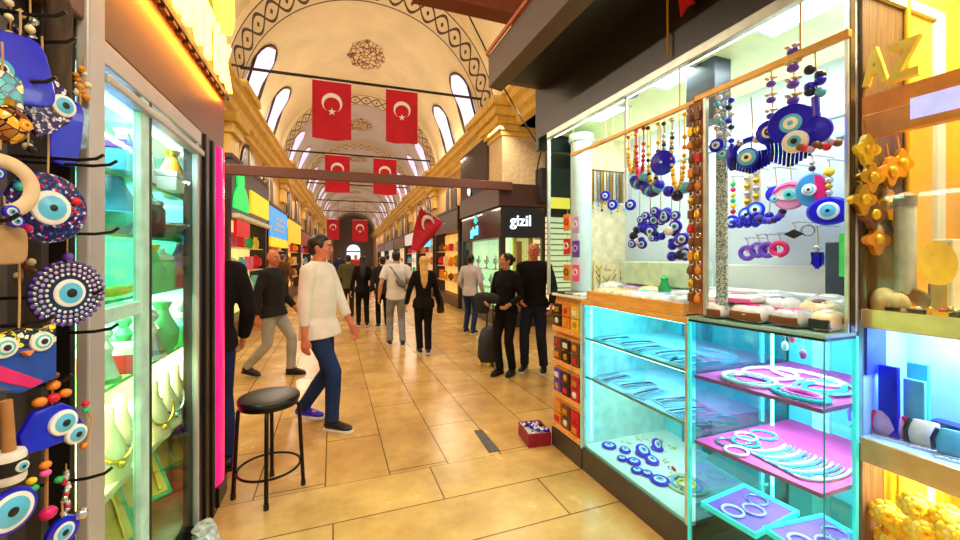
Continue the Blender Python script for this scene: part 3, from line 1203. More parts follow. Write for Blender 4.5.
def mosaic(name, base, dots, scale=38):
    """glass mosaic: random chips of a few colours with dark grout"""
    m = bpy.data.materials.new(name)
    m.use_nodes = True
    nt = m.node_tree
    L = nt.links
    bs = nt.nodes['Principled BSDF']
    bs.inputs['Roughness'].default_value = .15
    tc = nt.nodes.new('ShaderNodeTexCoord')
    vo = nt.nodes.new('ShaderNodeTexVoronoi')
    vo.inputs['Scale'].default_value = scale
    L.new(tc.outputs['Object'], vo.inputs['Vector'])
    sp = nt.nodes.new('ShaderNodeSeparateColor')
    L.new(vo.outputs['Color'], sp.inputs[0])
    rp = nt.nodes.new('ShaderNodeValToRGB')
    rp.color_ramp.interpolation = 'CONSTANT'
    cols = [base] + dots
    while len(rp.color_ramp.elements) < len(cols):
        rp.color_ramp.elements.new(.5)
    for i, c in enumerate(cols):
        rp.color_ramp.elements[i].position = 0 if i == 0 else .4 + .6 * (i - 1) / max(1, len(dots))
        rp.color_ramp.elements[i].color = lin(c)
    L.new(sp.outputs[0], rp.inputs[0])
    v2 = nt.nodes.new('ShaderNodeTexVoronoi')
    v2.feature = 'DISTANCE_TO_EDGE'
    v2.inputs['Scale'].default_value = scale
    L.new(tc.outputs['Object'], v2.inputs['Vector'])
    lt = nt.nodes.new('ShaderNodeMath')
    lt.operation = 'GREATER_THAN'
    lt.inputs[1].default_value = .06
    L.new(v2.outputs[0], lt.inputs[0])
    mx = nt.nodes.new('ShaderNodeMix')
    mx.data_type = 'RGBA'
    L.new(lt.outputs[0], mx.inputs[0])
    mx.inputs[6].default_value = lin((16, 12, 40))
    L.new(rp.outputs[0], mx.inputs[7])
    L.new(mx.outputs[2], bs.inputs['Base Color'])
    return m


MOS_BLUE = mosaic('mosaic_blue_red', (26, 20, 90), [(30, 30, 150), (26, 20, 80), (190, 40, 90), (200, 200, 240), (40, 110, 180)], 110)
MOS_WHITE = mosaic('mosaic_white_dots', (70, 44, 110), [(246, 240, 250), (230, 210, 240), (40, 30, 90)], 105)
MOS_TEAL = mosaic('mosaic_teal', (40, 150, 160), [(230, 220, 200), (60, 190, 170), (250, 210, 80)], 45)
MOS_AMBER = mosaic('mosaic_amber', (180, 110, 40), [(250, 190, 60), (120, 60, 30)], 45)
MOS_OWL = mosaic('mosaic_owl', (30, 28, 20), [(250, 220, 40), (240, 240, 200)], 75)
FRONT = Matrix.Rotation(R(90), 4, 'X')     # lathe axis z -> -y


def eye_rings(b, r, c=(0, 0, 0), depth=.012, mi=(0, 1, 2, 3), fr=(1, .62, .45, .2), n=28):
    """a shallow dome of concentric rings, facing -y"""
    prof, ms = [(0, -depth * .4), (r * fr[0] * .97, -depth * .4), (r * fr[0], 0)], [mi[0], mi[0]]
    prof.append((r * fr[0] * .94, depth * .5)); ms.append(mi[0])
    for k in range(1, len(fr)):
        prof.append((r * fr[k], depth * (.5 + .2 * k))); ms.append(mi[k - 1])
    prof.append((0, depth * (.5 + .2 * len(fr)))); ms.append(mi[len(fr) - 1])
    b.lathe(prof, n, ms, Matrix.Translation(c) @ FRONT, False, False)


def hang(t, z0, z1, r=.003, x=0, m=None):
    b = MB()
    b.loft([(x, 0, z0), (x + .004, .004, (z0 + z1) / 2), (x, 0, z1)], r, 6)
    part(b, 'cord', [m or cordm], t, True, smooth=True)


def bead(t, c, r, col, nm='bead', sq=1.):
    b = MB()
    b.ell(c, (r, r, r * sq), 12)
    part(b, nm, [P(col)], t, True, smooth=True)


def at(px, py, X=XA):
    return onX(px, py, X)


def amulet(px, py, lab, nm='evil_eye_pendant', X=XA, cat='amulet', group=None, rz=ARZ):
    t = thing(nm, lab, cat, at(px, py, X), rz, group)
    t.scale = (ASC, ASC, ASC)
    return t


# the big round plates
t = amulet(67, 293, 'large round plate of white dot circles with pale blue eye, over the grey post', 'evil_eye_plate')
r = .112
b = MB(); b.lathe([(0, -.006), (r * .96, -.006), (r, 0), (r * .95, .008), (r * .42, .012), (0, .012)], 40, 0, FRONT, False, False)
part(b, 'plate', [P('navy')], t, True, smooth=True)
for q, nd, rad, col in ((.86, 34, .0066, 'silver'), (.72, 28, .0062, 'lilac'), (.58, 24, .0056, 'white'), (.96, 30, .007, 'violet')):
    b = MB()
    for k in range(nd):
        a = 2 * PI * k / nd + q
        b.ell((r * q * math.cos(a), -.010, r * q * math.sin(a)), (rad, .004, rad), 8)
    part(b, 'dot_ring', [P(col)], t, True, smooth=True)
b = MB(); eye_rings(b, r * .44, (0, -.010, 0), .01, (1, 2, 2, 3), (1, .72, .5, .32)); part(b, 'eye', EYE_M, t, True, smooth=True)
hang(t, r, r + .16)
bead(t, (.0, -.004, r + .012), .015, 'violet')

t = amulet(48, 208, 'dark blue mosaic plate with red chips and a big pale eye', 'evil_eye_plate')
r = .112
b = MB(); b.lathe([(0, -.006), (r * .96, -.006), (r, 0), (r * .95, .008), (r * .42, .012), (0, .012)], 40, 0, FRONT, False, False)
part(b, 'plate', [MOS_BLUE], t, True, smooth=True)
b = MB(); eye_rings(b, r * .5, (.0, -.010, 0), .012, (1, 2, 2, 3), (1, .7, .45, .2)); part(b, 'eye', EYE_M, t, True, smooth=True)
hang(t, r, r + .15)
bead(t, (.07, -.012, .03), .014, 'red'); bead(t, (-.06, -.012, -.07), .013, 'magenta'); bead(t, (-.08, -.012, .055), .013, 'turquoise')

t = amulet(42, 100, 'fish shaped pendant of white dots on violet with one blue eye', 'fish_pendant')
b = MB()
out = [(-.10, .055), (-.055, .035), (-.02, .07), (.035, .075), (.075, .045), (.09, 0), (.07, -.05), (.02, -.1), (-.01, -.12), (-.03, -.1), (-.03, -.07), (-.06, -.04)]
b.prism(out, -.008, .008, 0, FRONT); part(b, 'body', [MOS_WHITE], t, True, bevel=.004)
b = MB(); eye_rings(b, .036, (.05, -.010, .0), .01, (1, 2, 2, 3), (1, .7, .5, .3)); part(b, 'eye', EYE_M, t, True, smooth=True)
hang(t, .07, .2)

def slab(px, py, w, h, m, lab, nm, tilt=0., X=XA, round_=True):
    t = amulet(px, py, lab, nm, X)
    b = MB()
    n = 20
    poly = [(w * math.copysign(abs(math.cos(2 * PI * k / n)) ** .5, math.cos(2 * PI * k / n)), h * math.copysign(abs(math.sin(2 * PI * k / n)) ** .5, math.sin(2 * PI * k / n))) for k in range(n)]
    b.prism(poly, -.008, .008, 0, Matrix.Rotation(R(tilt), 4, 'Y') @ FRONT)
    part(b, 'body', [m], t, True, bevel=.005)
    hang(t, h * .95, h + .08)
    return t


t = slab(66, 132, .05, .13, P('cobalt'), 'long cobalt glass slab hanging behind the fish pendant', 'glass_pendant', 6, -.66)
t = slab(20, 70, .075, .10, P('cobalt'), 'broad cobalt glass slab at the upper left', 'glass_pendant', -12)
b = MB(); eye_rings(b, .03, (-.05, -.012, -.02), .008, (2, 2, 1, 3), (1, .7, .5, .3)); part(b, 'eye', EYE_M, t, True, smooth=True)
t = slab(2, 96, .045, .07, MOS_TEAL, 'teal mosaic ornament at the far left edge', 'mosaic_ornament', 0)
t = slab(80, 128, .028, .085, mat('wrapped_ornament', (150, 176, 190), rough=.15, var=.5, scale=22), 'pale shiny wrapped ornament hanging beside the grey post', 'wrapped_ornament', 4, -.66)
t = amulet(6, 124, 'amber mosaic lamp globe at the far left edge', 'mosaic_globe')
b = MB(); b.ell((0, 0, 0), (.045, .045, .055), 20); part(b, 'globe', [MOS_AMBER], t, True, smooth=True)
b = MB(); b.lathe([(.02, .05), (.022, .065), (.008, .08)], 14); part(b, 'cap', [P('gold')], t, True, smooth=True)
b = MB(); eye_rings(b, .016, (.015, -.043, .0), .006, (0, 1, 2, 3)); part(b, 'eye', [P('amber'), P('yellow'), P('orange'), P('brown')], t, True, smooth=True)
hang(t, .07, .14)
# crescent shaped
t = amulet(0, 186, 'cream crescent shaped wall ornament with small blue eyes', 'crescent_ornament')
b = MB(); b.torus((0, 0, 0), .07, .02, 20, 10, 0, FRONT @ Matrix.Rotation(R(-80), 4, 'Z'), (R(0), R(200)), .5); part(b, 'crescent', [mat('cream_stone', (222, 198, 160), rough=.5)], t, True, smooth=True)
for k, (x, z) in enumerate(((-.02, .03), (-.03, -.02), (.01, -.07), (.02, -.095))):
    b = MB(); eye_rings(b, .019, (x, -.02, z), .008); part(b, 'eye', EYE_M, t, True, smooth=True)
hang(t, .1, .2)
t = slab(4, 245, .05, .055, mat('tan_leather', (178, 142, 96), rough=.7), 'tan wooden ornament at the left edge under the crescent', 'wooden_ornament', 0)
# owl
t = amulet(19, 352, 'owl ornament with yellow speckled head and blue red striped body', 'owl_ornament')
b = MB(); b.prism([(-.085, .01), (.085, .01), (.085, .07), (.05, .058), (0, .07), (-.05, .058), (-.085, .07)], -.012, .012, 0, FRONT); part(b, 'head', [MOS_OWL], t, True, bevel=.005)
for x in (-.04, .045):
    b = MB(); eye_rings(b, .03, (x, -.013, .022), .01, (2, 1, 2, 3), (1, .7, .5, .3)); part(b, 'eye', [P('cobalt'), P('turquoise'), P('white'), P('navy')], t, True, smooth=True)
b = MB(); b.prism([(.0, 0), (.012, .014), (-.012, .014)], 0, .02, 0, Matrix.Translation((.004, -.012, -.012)) @ FRONT); part(b, 'beak', [P('orange')], t, True)
b = MB(); b.prism([(-.085, .01), (.085, .01), (.085, -.10), (-.0, -.12), (-.085, -.09)], -.012, .012, 0, FRONT); part(b, 'body', [mat('owl_blue', (30, 70, 170), rough=.4)], t, True, bevel=.005)
b = MB(); b.prism([(-.084, .0), (.05, -.10), (.02, -.112), (-.084, -.05)], 0, .015, 0, FRONT); part(b, 'stripe', [P('magenta')], t, True, bevel=.002)
b = MB(); b.prism([(-.084, -.055), (-.02, -.104), (-.084, -.09)], 0, .015, 0, FRONT); part(b, 'stripe', [mat('owl_grey', (80, 84, 100), rough=.5)], t, True, bevel=.002)
hang(t, .07, .26)
# big beaded hanging with two eyes
t = amulet(52, 425, 'beaded hanging of cobalt glass with two pale eyes and wooden beads', 'beaded_hanging', -.58)
b = MB(); b.prism([(-.075, -.06), (-.085, 0), (-.05, .06), (.02, .065), (.06, .03), (.085, -.04), (.07, -.075), (.02, -.065), (-.03, -.065)], -.012, .010, 0, FRONT); part(b, 'glass_body', [P('cobalt')], t, True, bevel=.006)
for x, z, r in ((.02, .0, .04), (.055, -.052, .032)):
    b = MB(); eye_rings(b, r, (x, -.014, z), .012, (1, 2, 2, 3), (1, .7, .5, .28)); part(b, 'eye', EYE_M, t, True, smooth=True)
for x, z, r, c in ((.0, .085, .022, 'red'), (.032, .09, .02, 'orange'), (-.035, .085, .022, 'orange'), (0, .125, .022, 'orange'), (0, .155, .018, 'brown'), (.09, .035, .014, 'red'), (.092, .012, .013, 'green'),
                   (-.02, -.115, .018, 'orange'), (-.02, -.14, .017, 'pink'), (-.055, -.145, .016, 'yellow'), (-.05, -.17, .016, 'green'), (.015, -.18, .015, 'green'), (-.085, -.10, .016, 'pink'), (-.09, -.12, .015, 'red'), (.085, -.105, .015, 'orange')):
    bead(t, (x, -.005, z), r * .8, c, sq=.85)
hang(t, .05, .34); hang(t, -.26, -.06, .005, -.015, mat('tan_cord', (170, 120, 70), rough=.9))
b = MB(); b.loft([(.09, 0, .03), (.115, 0, -.03), (.10, 0, -.09), (.085, 0, -.11)], .004, 6); part(b, 'side_cord', [cordm], t, True, smooth=True)
b = MB(); b.ell((-.01, 0, -.27), (.022, .022, .02), 12); part(b, 'tassel_bead', [P('magenta')], t, True, smooth=True)
# silver strand
t = amulet(66, 490, 'thin strand of silver and red chips below the beaded hanging', 'bead_strand', -.60)
rr = random.Random(5)
for k in range(16):
    bead(t, (rr.uniform(-.005, .005), rr.uniform(-.004, .004), .06 - k * .0105), .009, ('silver', 'white', 'silver', 'red')[k % 4], 'chip')
hang(t, -.12, .09, .002)
# lower left pendant
t = amulet(9, 495, 'pale eye on a cobalt ring under a striped cylinder bead, lower left corner', 'evil_eye_pendant', -.58)
b = MB(); b.lathe([(.03, .035), (.034, .045), (.034, .11), (.03, .12)], 18, [0, 0, 0]); part(b, 'cylinder_bead', [P('white')], t, True, smooth=True)
b = MB(); b.lathe([(.0352, .06), (.0352, .098)], 18); part(b, 'bead_stripe', [P('black')], t, True, smooth=True)
b = MB(); eye_rings(b, .015, (.006, -.034, .078), .006, (1, 2, 2, 3), (1, .7, .5, .3)); part(b, 'bead_eye', EYE_M, t, True, smooth=True)
b = MB(); eye_rings(b, .062, (0, 0, -.045), .014, (0, 1, 2, 3), (1, .8, .62, .2)); part(b, 'eye', EYE_M, t, True, smooth=True)
b = MB(); b.loft([(0, 0, .12), (-.006, 0, .26)], [.014, .012], 10); part(b, 'rope', [mat('tan_cord', (170, 120, 70), rough=.9)], t, True, smooth=True)
t = amulet(62, 532, 'small blue and white eye at the bottom of the hanging rack', 'evil_eye_pendant', -.60)
b = MB(); eye_rings(b, .05, (0, 0, 0), .014); part(b, 'eye', EYE_M, t, True, smooth=True)
bead(t, (.05, -.01, .03), .02, 'silver'); hang(t, .04, .1)
# small dark clutter between the plates
for k, (px, py, c, lab) in enumerate(((28, 132, 'charcoal', 'charcoal bead bundle hanging over the dark mosaic plate'), (22, 262, 'brown', 'brown bead bundle hanging left of the big white dotted plate'), (30, 30, 'silver', 'silver bead bundle hanging at the upper left'), (84, 84, 'amber', 'amber bead bundle hanging on the grey post'), (10, 20, 'navy', 'navy bead bundle in the upper left corner'))):
    t = amulet(px, py, lab, 'bead_bundle', -.68)
    rr = random.Random(k)
    for q in range(9):
        bead(t, (rr.uniform(-.02, .02), rr.uniform(-.02, .02), .06 - q * .015), rr.uniform(.010, .016), (c, 'cream', c)[q % 3])
    hang(t, -.06, .12, .003)

# ================================================================== STOOL
st = thing('round_stool', 'round black stool with four tube legs and a foot ring', 'stool', (-.395, 2.93, 0), R(8))
black_m = mat('black_steel', (18, 16, 18), rough=.3, metal=.4)
b = MB(); b.lathe([(.0, .60), (.172, .60), (.184, .608), (.186, .625), (.178, .638), (.14, .645), (.0, .64)], 36, 0, None, False, False)
part(b, 'seat', [mat('black_vinyl', (24, 21, 20), rough=.35, bump=.2, bscale=20)], st, True, smooth=True)
b = MB(); b.lathe([(.160, .58), (.176, .58), (.176, .601), (.160, .601), (.160, .58)], 36, 0, None, False, False); part(b, 'seat_rim', [black_m], st, True, smooth=True)
for k in range(4):
    a = R(-95 + 90 * k)
    ca, sa = math.cos(a), math.sin(a)
    b = MB(); b.loft([(.10 * ca, .10 * sa, .58), (.155 * ca, .155 * sa, .578), (.178 * ca, .178 * sa, .55), (.184 * ca, .184 * sa, .45), (.205 * ca, .205 * sa, .02)], .0125, 10)
    lg = part(b, 'leg', [black_m], st, True, smooth=True)
    b = MB(); b.cyl((.205 * ca, .205 * sa, 0), (.2045 * ca, .2045 * sa, .035), .016, 10); part(b, 'rubber_foot', [P('black')], lg, True, smooth=True)
b = MB(); b.torus((0, 0, .17), .186, .008, 36, 8); part(b, 'foot_ring', [black_m], st, True, smooth=True)
# ================================================================== RIGHT STALL
XR = 1.707
CT = 1.235                                     # counter height
pane_r = glass_mat('case_glass', (222, 250, 252), .05)
alu = mat('pale_aluminium', (206, 214, 208), rough=.3, metal=.5)
cyan_edge = mat('cyan_glass_edge', (80, 224, 214), rough=.15, emit=.45, ecol=(60, 230, 220))
base_m = mat('dark_brown_base', (74, 62, 54), rough=.35, var=.08)
wood = mat('honey_wood', (240, 172, 78), rough=.4, var=.14, scale=8, stretch=(6, 1, 6))
black_f = mat('black_fascia', (28, 24, 24), rough=.35, var=.1)
canopy_m = mat('umber_canopy', (92, 74, 62), rough=.4, var=.06)
white_p = mat('white_panel', (232, 236, 232), rough=.6, var=.03, scale=3)
peg = mat('white_pegboard', (206, 220, 236), rough=.55, var=.04, scale=4)
limew = mat('pale_lime_ceiling', (226, 238, 178), rough=.6, var=.04)
aqua = mat('aqua_backing', (96, 214, 222), rough=.35, var=.1, scale=3)
led_cool = mat('cool_led', (220, 250, 255), emit=7, var=0)
led_cyan = mat('cyan_led', (120, 240, 240), emit=8, ecol=(120, 245, 245), var=0)
lamp_cool = mat('lamp_panel_glow', (240, 250, 255), emit=3.5, var=0)
gold_rail = mat('gold_rail', (222, 170, 84), rough=.35, metal=.3)

# ---- the fixed frame of the stall
stall = thing('market_stall', 'open fronted jewellery stall on the right with black fascia and lit ceiling', 'stall', (2.05, 1.95, 0))
b = MB(); b.box(XR, XR + .04, .93, 3.16, 2.6, 3.2)
part(b, 'fascia', [black_f], stall, bevel=.004)
b = MB(); b.box(XR + .002, 2.57, 3.1, 3.16, 2.5, 3.2)
part(b, 'fascia_end', [black_f], stall, bevel=.004)
b = MB()
poly = [(1.22, 2.97), (1.22, 3.24), (1.30, 3.24), (XR + .1, 3.24), (XR + .1, 3.02), (1.36, 3.02), (1.34, 2.95)]
b.prism(poly, 0, 3.4, 0, Matrix.Translation((0, 3.08, 0)) @ Matrix.Rotation(R(90), 4, 'X'))
part(b, 'canopy', [canopy_m], stall, bevel=.006)
b = MB(); b.box(1.345, XR, -.3, 2.95, 2.99, 3.02)
part(b, 'canopy_soffit', [black_f], stall)
b = MB(); b.box(1.2, 1.215, -.3, 3.09, 3.24, 3.27)
part(b, 'canopy_edge', [mat('orange_lit_edge', (196, 96, 30), rough=.4)], stall)  # orange light along the canopy edge, put into the strip's colour
b = MB(); b.box(XR - .012, XR + .03, .93, 2.94, 2.55, 2.6)
part(b, 'front_rail', [alu], stall, bevel=.004)
b = MB(); b.cyl((XR + .045, .98, 2.565), (XR + .045, 2.9, 2.565), .010, 8)
part(b, 'light_tube', [led_cool], stall, smooth=True)
b = MB(); b.box(XR + .04, 2.57, .93, 2.96, 2.6, 2.64)
part(b, 'ceiling_panel', [limew], stall)
for y0, y1 in ((.97, 1.25), (1.62, 1.88), (2.22, 2.52)):
    b = MB()
    b.box(1.75, 1.93, y0, y1, 2.588, 2.6)
    lp = part(b, 'lamp_panel', [lamp_cool], stall)
    b = MB()
    b.box(1.735, 1.945, y0 - .015, y0, 2.585, 2.6); b.box(1.735, 1.945, y1, y1 + .015, 2.585, 2.6)
    b.box(1.735, 1.75, y0, y1, 2.585, 2.6); b.box(1.93, 1.945, y0, y1, 2.585, 2.6)
    part(b, 'lamp_frame', [alu], lp)
b = MB(); b.box(2.5, 2.57, .93, 2.96, 0, 2.6)
part(b, 'back_panel', [peg], stall)
b = MB(); b.box(2.485, 2.5, .97, 2.9, 2.29, 2.315); b.box(2.48, 2.5, .97, 1.9, 2.18, 2.2)
part(b, 'back_rail', [teal_frame], stall, bevel=.003)
b = MB(); b.box(2.46, 2.5, .97, 1.9, 1.25, 1.5)
part(b, 'back_ledge', [white_p], stall, bevel=.006)
b = MB(); b.box(XR + .32, 2.5, 2.92, 2.96, 1.24, 2.6)
part(b, 'end_panel', [mat('cream_panel', (240, 226, 190), rough=.6)], stall)
b = MB(); b.box(2.08, 2.48, 2.90, 2.92, 2.04, 2.32)
part(b, 'brown_plaque', [mat('walnut_plaque', (110, 74, 56), rough=.5)], stall)
b = MB(); b.box(1.96, 2.5, .96, .975, 1.25, 2.6)
part(b, 'side_panel', [peg], stall)
for x, y in ((XR - .005, 2.925), (XR + .3, 2.94)):
    b = MB(); b.box(x, x + .025, y - .0, y + .022, 1.24, 2.55)
    part(b, 'end_post', [alu], stall, bevel=.003)
b = MB(); b.box(XR + .005, XR + .31, 2.934, 2.94, 1.26, 2.55)
part(b, 'end_glass', [pane_r], stall)
b = MB(); b.lathe([(.085, 1.245), (.085, 2.5), (.1, 2.5), (.1, 2.56)], 24, 0, Matrix.Translation((1.93, 2.78, 0)))
part(b, 'round_column', [mat('pale_aqua_column', (206, 236, 240), rough=.25, var=.04)], stall, smooth=True)
b = MB(); b.torus((1.93, 2.78, 2.53), .088, .01, 24, 6)
part(b, 'column_collar', [dark_metal], stall, smooth=True)
b = MB(); b.box(1.895, 1.93, .942, .958, 1.252, 2.6)
part(b, 'corner_post', [mat('dark_bronze_post', (66, 56, 44), rough=.35, metal=.5)], stall, bevel=.003)
b = MB(); b.box(1.886, 1.895, .945, .957, 1.252, 2.6)
part(b, 'corner_strip', [alu], stall)
b = MB(); b.box(XR + .01, XR + .035, 1.5, 2.62, 2.325, 2.35)
b.box(XR + .01, XR + .035, .86, 1.5, 2.335, 2.365)
part(b, 'hanging_rail', [gold_rail], stall, bevel=.004)
for y in (1.02, 1.6, 2.6):
    b = MB(); b.cyl((XR + .022, y, 2.35), (XR + .022, y, 2.6), .004, 8)
    part(b, 'rail_hanger', [gold_rail], stall, smooth=True)
b = MB(); b.cyl((XR + .03, 2.02, 1.9), (XR + .03, 2.02, 2.6), .010, 10)
part(b, 'white_rod', [white_p], stall, smooth=True)
b = MB(); b.lathe([(.03, 2.575), (.055, 2.58), (.055, 2.6)], 20, 0, Matrix.Translation((1.78, 2.04, 0)))
part(b, 'downlight', [dark_metal], stall, smooth=True)
b = MB(); b.box(1.86, 1.98, 1.50, 1.68, 2.28, 2.6)
part(b, 'dark_duct', [mat('slate_duct', (44, 52, 60), rough=.35)], stall, bevel=.004)
b = MB(); b.box(XR + .005, XR + .04, 1.445, 1.53, CT + .03, 2.33)
part(b, 'key_ring_board', [mat('tan_board', (176, 112, 62), rough=.6, var=.2)], stall, bevel=.004)
b = MB(); b.box(XR + .0, XR + .02, 1.425, 1.44, CT + .03, 2.33)
part(b, 'board_edge', [alu], stall)
b = MB(); b.box(XR + .05, XR + .06, 1.355, 1.41, 1.30, 2.3)
part(b, 'glitter_strip', [mosaic('silver_glitter', (214, 240, 244), [(180, 220, 228), (250, 255, 255), (120, 160, 180)], 150)], stall)
for x0, y0, y1, pw, col in ((2.05, 1.45, .9, 30, (226, 246, 255)),):
    area('stall_lamp', (1.98, 1.2, 2.585), .3, 7.5, (232, 246, 255), (0, 0, 0), .4)
    area('stall_lamp', (1.95, 1.8, 2.585), .3, 7.5, (236, 250, 236), (0, 0, 0), .4)
    area('stall_lamp', (1.95, 2.4, 2.585), .3, 8, (240, 250, 226), (0, 0, 0), .4)

b = MB(); b.cyl((2.46, 1.0, 2.34), (2.46, 2.88, 2.34), .009, 8)
part(b, 'ceiling_fill_tube', [led_cool], stall, smooth=True)  # glowing tube added to go with the ceiling fill
area('ceiling_fill_light', (2.42, 1.95, 2.36), .06, 2.2, (246, 250, 226), (R(180), R(-25), 0), 1.8)  # upward light added to brighten the stall ceiling

# ---- glass counter A
caseA = thing('display_counter', 'glass counter with blue eye beads on its floor, between postcard rack and pink shelved case', 'display case', (2.03, 1.98, 0))
ya, yb, xb = 1.525, 2.44, 2.48
b = MB(); b.box(XR - .005, xb, ya, yb, 0, .165)
part(b, 'base', [base_m], caseA, bevel=.004)
b = MB(); b.box(XR + .01, xb, ya, yb, .165, .185)
part(b, 'floor_panel', [white_p], caseA)
b = MB(); b.box(XR - .012, xb, ya, yb, CT - .022, CT)
part(b, 'top_panel', [mat('counter_top', (220, 214, 200), rough=.3)], caseA)
b = MB(); b.box(XR - .02, XR - .0125, ya, yb, CT - .026, CT + .004)
part(b, 'top_edge', [wood], caseA)
for x, y in ((XR, ya), (XR, yb - .02), (xb - .02, ya), (xb - .02, yb - .02)):
    b = MB(); b.box(x - .004, x + .018, y, y + .02, .17, CT - .022)
    part(b, 'frame_post', [alu], caseA, bevel=.002)
b = MB(); b.box(XR, XR + .006, ya + .02, yb - .02, .17, CT - .022)
part(b, 'front_glass', [pane_r], caseA)
b = MB(); b.box(xb - .02, xb, ya, yb, .17, CT - .022)
part(b, 'back_panel', [aqua], caseA)
b = MB(); b.box(xb - .05, xb - .02, 2.0, 2.06, .17, CT - .022); b.box(xb - .05, xb - .02, 2.2, 2.23, .17, CT - .022)
part(b, 'back_stile', [mat('teal_stile', (40, 130, 150), rough=.3)], caseA)
b = MB(); b.box(XR + .02, xb, yb - .014, yb - .006, .17, CT - .022)
part(b, 'end_panel', [mat('pale_aqua_panel', (190, 236, 230), rough=.3)], caseA)
mat_w = mat('pale_blue_mat', (190, 224, 240), rough=.6, var=.1, scale=9)
for z in (.685, .965):
    b = MB(); b.box(XR + .02, xb - .03, ya + .02, yb - .02, z - .012, z)
    sh = part(b, 'shelf', [mat_w], caseA)
    b = MB(); b.box(XR + .014, XR + .02, ya + .02, yb - .02, z - .014, z + .002)
    part(b, 'shelf_edge', [mat('steel_edge', (190, 180, 160), rough=.3, metal=.4)], sh)
    b = MB(); b.cyl((XR + .05, ya + .04, z - .022), (XR + .05, yb - .04, z - .022), .007, 8)
    part(b, 'shelf_light', [led_cool], sh, smooth=True)
b = MB(); b.cyl((XR + .05, ya + .04, CT - .034), (XR + .05, yb - .04, CT - .034), .008, 8)
b.cyl((XR + .05, yb - .035, .22), (XR + .05, yb - .035, CT - .05), .008, 8)
part(b, 'light_tube', [led_cyan], caseA, smooth=True)
area('case_lamp', (2.0, 1.98, CT - .03), .3, 4, (150, 240, 255), (0, 0, 0), .8)
area('case_lamp', (2.0, 1.98, .95), .3, 3, (190, 245, 255), (0, 0, 0), .8)
area('case_lamp', (2.0, 1.98, .665), .3, 4, (255, 250, 226), (0, 0, 0), .8)

# bracelet cards lying on the shelves of counter A
rr = random.Random(21)
for zi, z in enumerate((.686, .966)):
    for k in range(5):
        y = 1.63 + k * .17
        x = 1.84 + (k % 2) * .05
        t = thing('bracelet_card', 'pale blue bracelet card on the %s shelf of the counter, %s from its right end' % (('lower', 'upper')[zi], ORD[k]), 'jewellery card', (x, y, z), rr.uniform(-.2, .2), 'bracelet cards in the glass counter')
        b = MB(); b.box(-.10, .16, -.07, .07, 0, .006); part(b, 'card', [mat('ice_blue_card', (170, 214, 238), rough=.5, var=.12)], t, True)
        for q in range(6):
            yy = -.055 + q * .022
            b = MB(); b.loft([(-.09, yy, .009), (-.03, yy + rr.uniform(-.008, .008), .011), (.05, yy + rr.uniform(-.008, .008), .011), (.15, yy, .009)], .0035, 6)
            part(b, 'bracelet', [P(('silver', 'white', 'sky', 'steel', 'silver', 'navy')[(q + k) % 6])], t, True, smooth=True)
t = thing('dark_brooch', 'small dark leaf brooch on the upper shelf of the glass counter', 'brooch', (1.80, 1.70, .975), .4)
b = MB(); b.ell((0, 0, .008), (.035, .014, .008), 12); part(b, 'leaf', [P('navy')], t, True, smooth=True)
b = MB(); b.cyl((-.05, 0, .006), (.03, 0, .006), .003, 6); part(b, 'pin', [P('silver')], t, True, smooth=True)
MATTE_EYE = [mat('matte_cobalt', (14, 14, 214), rough=.7, spec=.1), P('white'), mat('matte_sky', PAL['sky'], rough=.7, spec=.1), P('black')]
# eye beads and trinkets on the floor of counter A
zf = .186
for k, (px, py, r, tl) in enumerate(((609, 447, .05, 0), (625, 452, .036, .2), (634, 463, .042, 0), (643, 455, .05, .5), (637, 472, .036, 0), (652, 463, .042, .3), (657, 450, .04, 1.0), (660, 482, .056, 0), (647, 475, .032, 0), (622, 460, .03, 0))):
    p = onZ(px, py, zf)
    p.x = max(p.x, XR + .055)
    t = thing('eye_bead', 'cobalt eye bead on the counter case floor, %s' % ('at the far left', 'second from the far left', 'in front, near the middle', 'leaning, at the middle', 'close to the front glass', 'leaning, right of the middle', 'standing upright at the back', 'the largest, front right', 'small one near the front glass', 'small one at the left')[k], 'evil eye bead', p, 0, 'cobalt eye beads on the counter floor')
    b = MB(); eye_rings(b, r, (0, 0, 0), .014); 
    o = part(b, 'eye', MATTE_EYE, t, True, smooth=True)
    o.rotation_euler = (R(-90) + tl, 0, 0)
    o.location = (0, 0, .008 + r * math.sin(tl))
    b = MB(); b.torus((0, 0, .012 + 0 * r), r * .9, .007, 20, 6); part(b, 'rim', [MATTE_EYE[0]], t, True, smooth=True)
for k, (px, py, c) in enumerate(((648, 440, 'white'), (665, 462, 'cream'), (672, 470, 'red'), (680, 480, 'charcoal'), (683, 492, 'brown'), (672, 448, 'yellow'), (640, 440, 'cream'), (628, 443, 'white'), (660, 442, 'gold'))):
    p = onZ(px, py, zf)
    p.x = max(p.x, XR + .06)
    t = thing('bead_heap', '%s bead cluster on the counter floor, %s' % (c, ('at the back middle', 'right of the leaning eye', 'right of the middle', 'near the right post', 'in the front right corner', 'behind the right corner', 'behind the middle', 'at the far left back', 'at the back right')[k]), 'beads', p, k, 'small bead clusters on the counter floor')
    for q in range(7):
        b = MB(); b.ell((.03 * math.cos(q * 2.4) * (q / 7), .03 * math.sin(q * 2.4) * (q / 7) + .006 * q - .02, .009), .010, 10)
        part(b, 'bead', [P(c if q % 3 else 'white')], t, True, smooth=True)
p = onZ(672, 440, zf)
t = thing('bead_coil', 'coiled string of pale blue and yellow beads at the back of the counter floor', 'beads', (1.98, 1.78, zf))
for k, rr_ in enumerate((.05, .08, .11)):
    b = MB(); b.torus((0, 0, .009), rr_, .008, 24, 6); part(b, 'string', [P(('yellow', 'sky', 'cream')[k])], t, True, smooth=True)

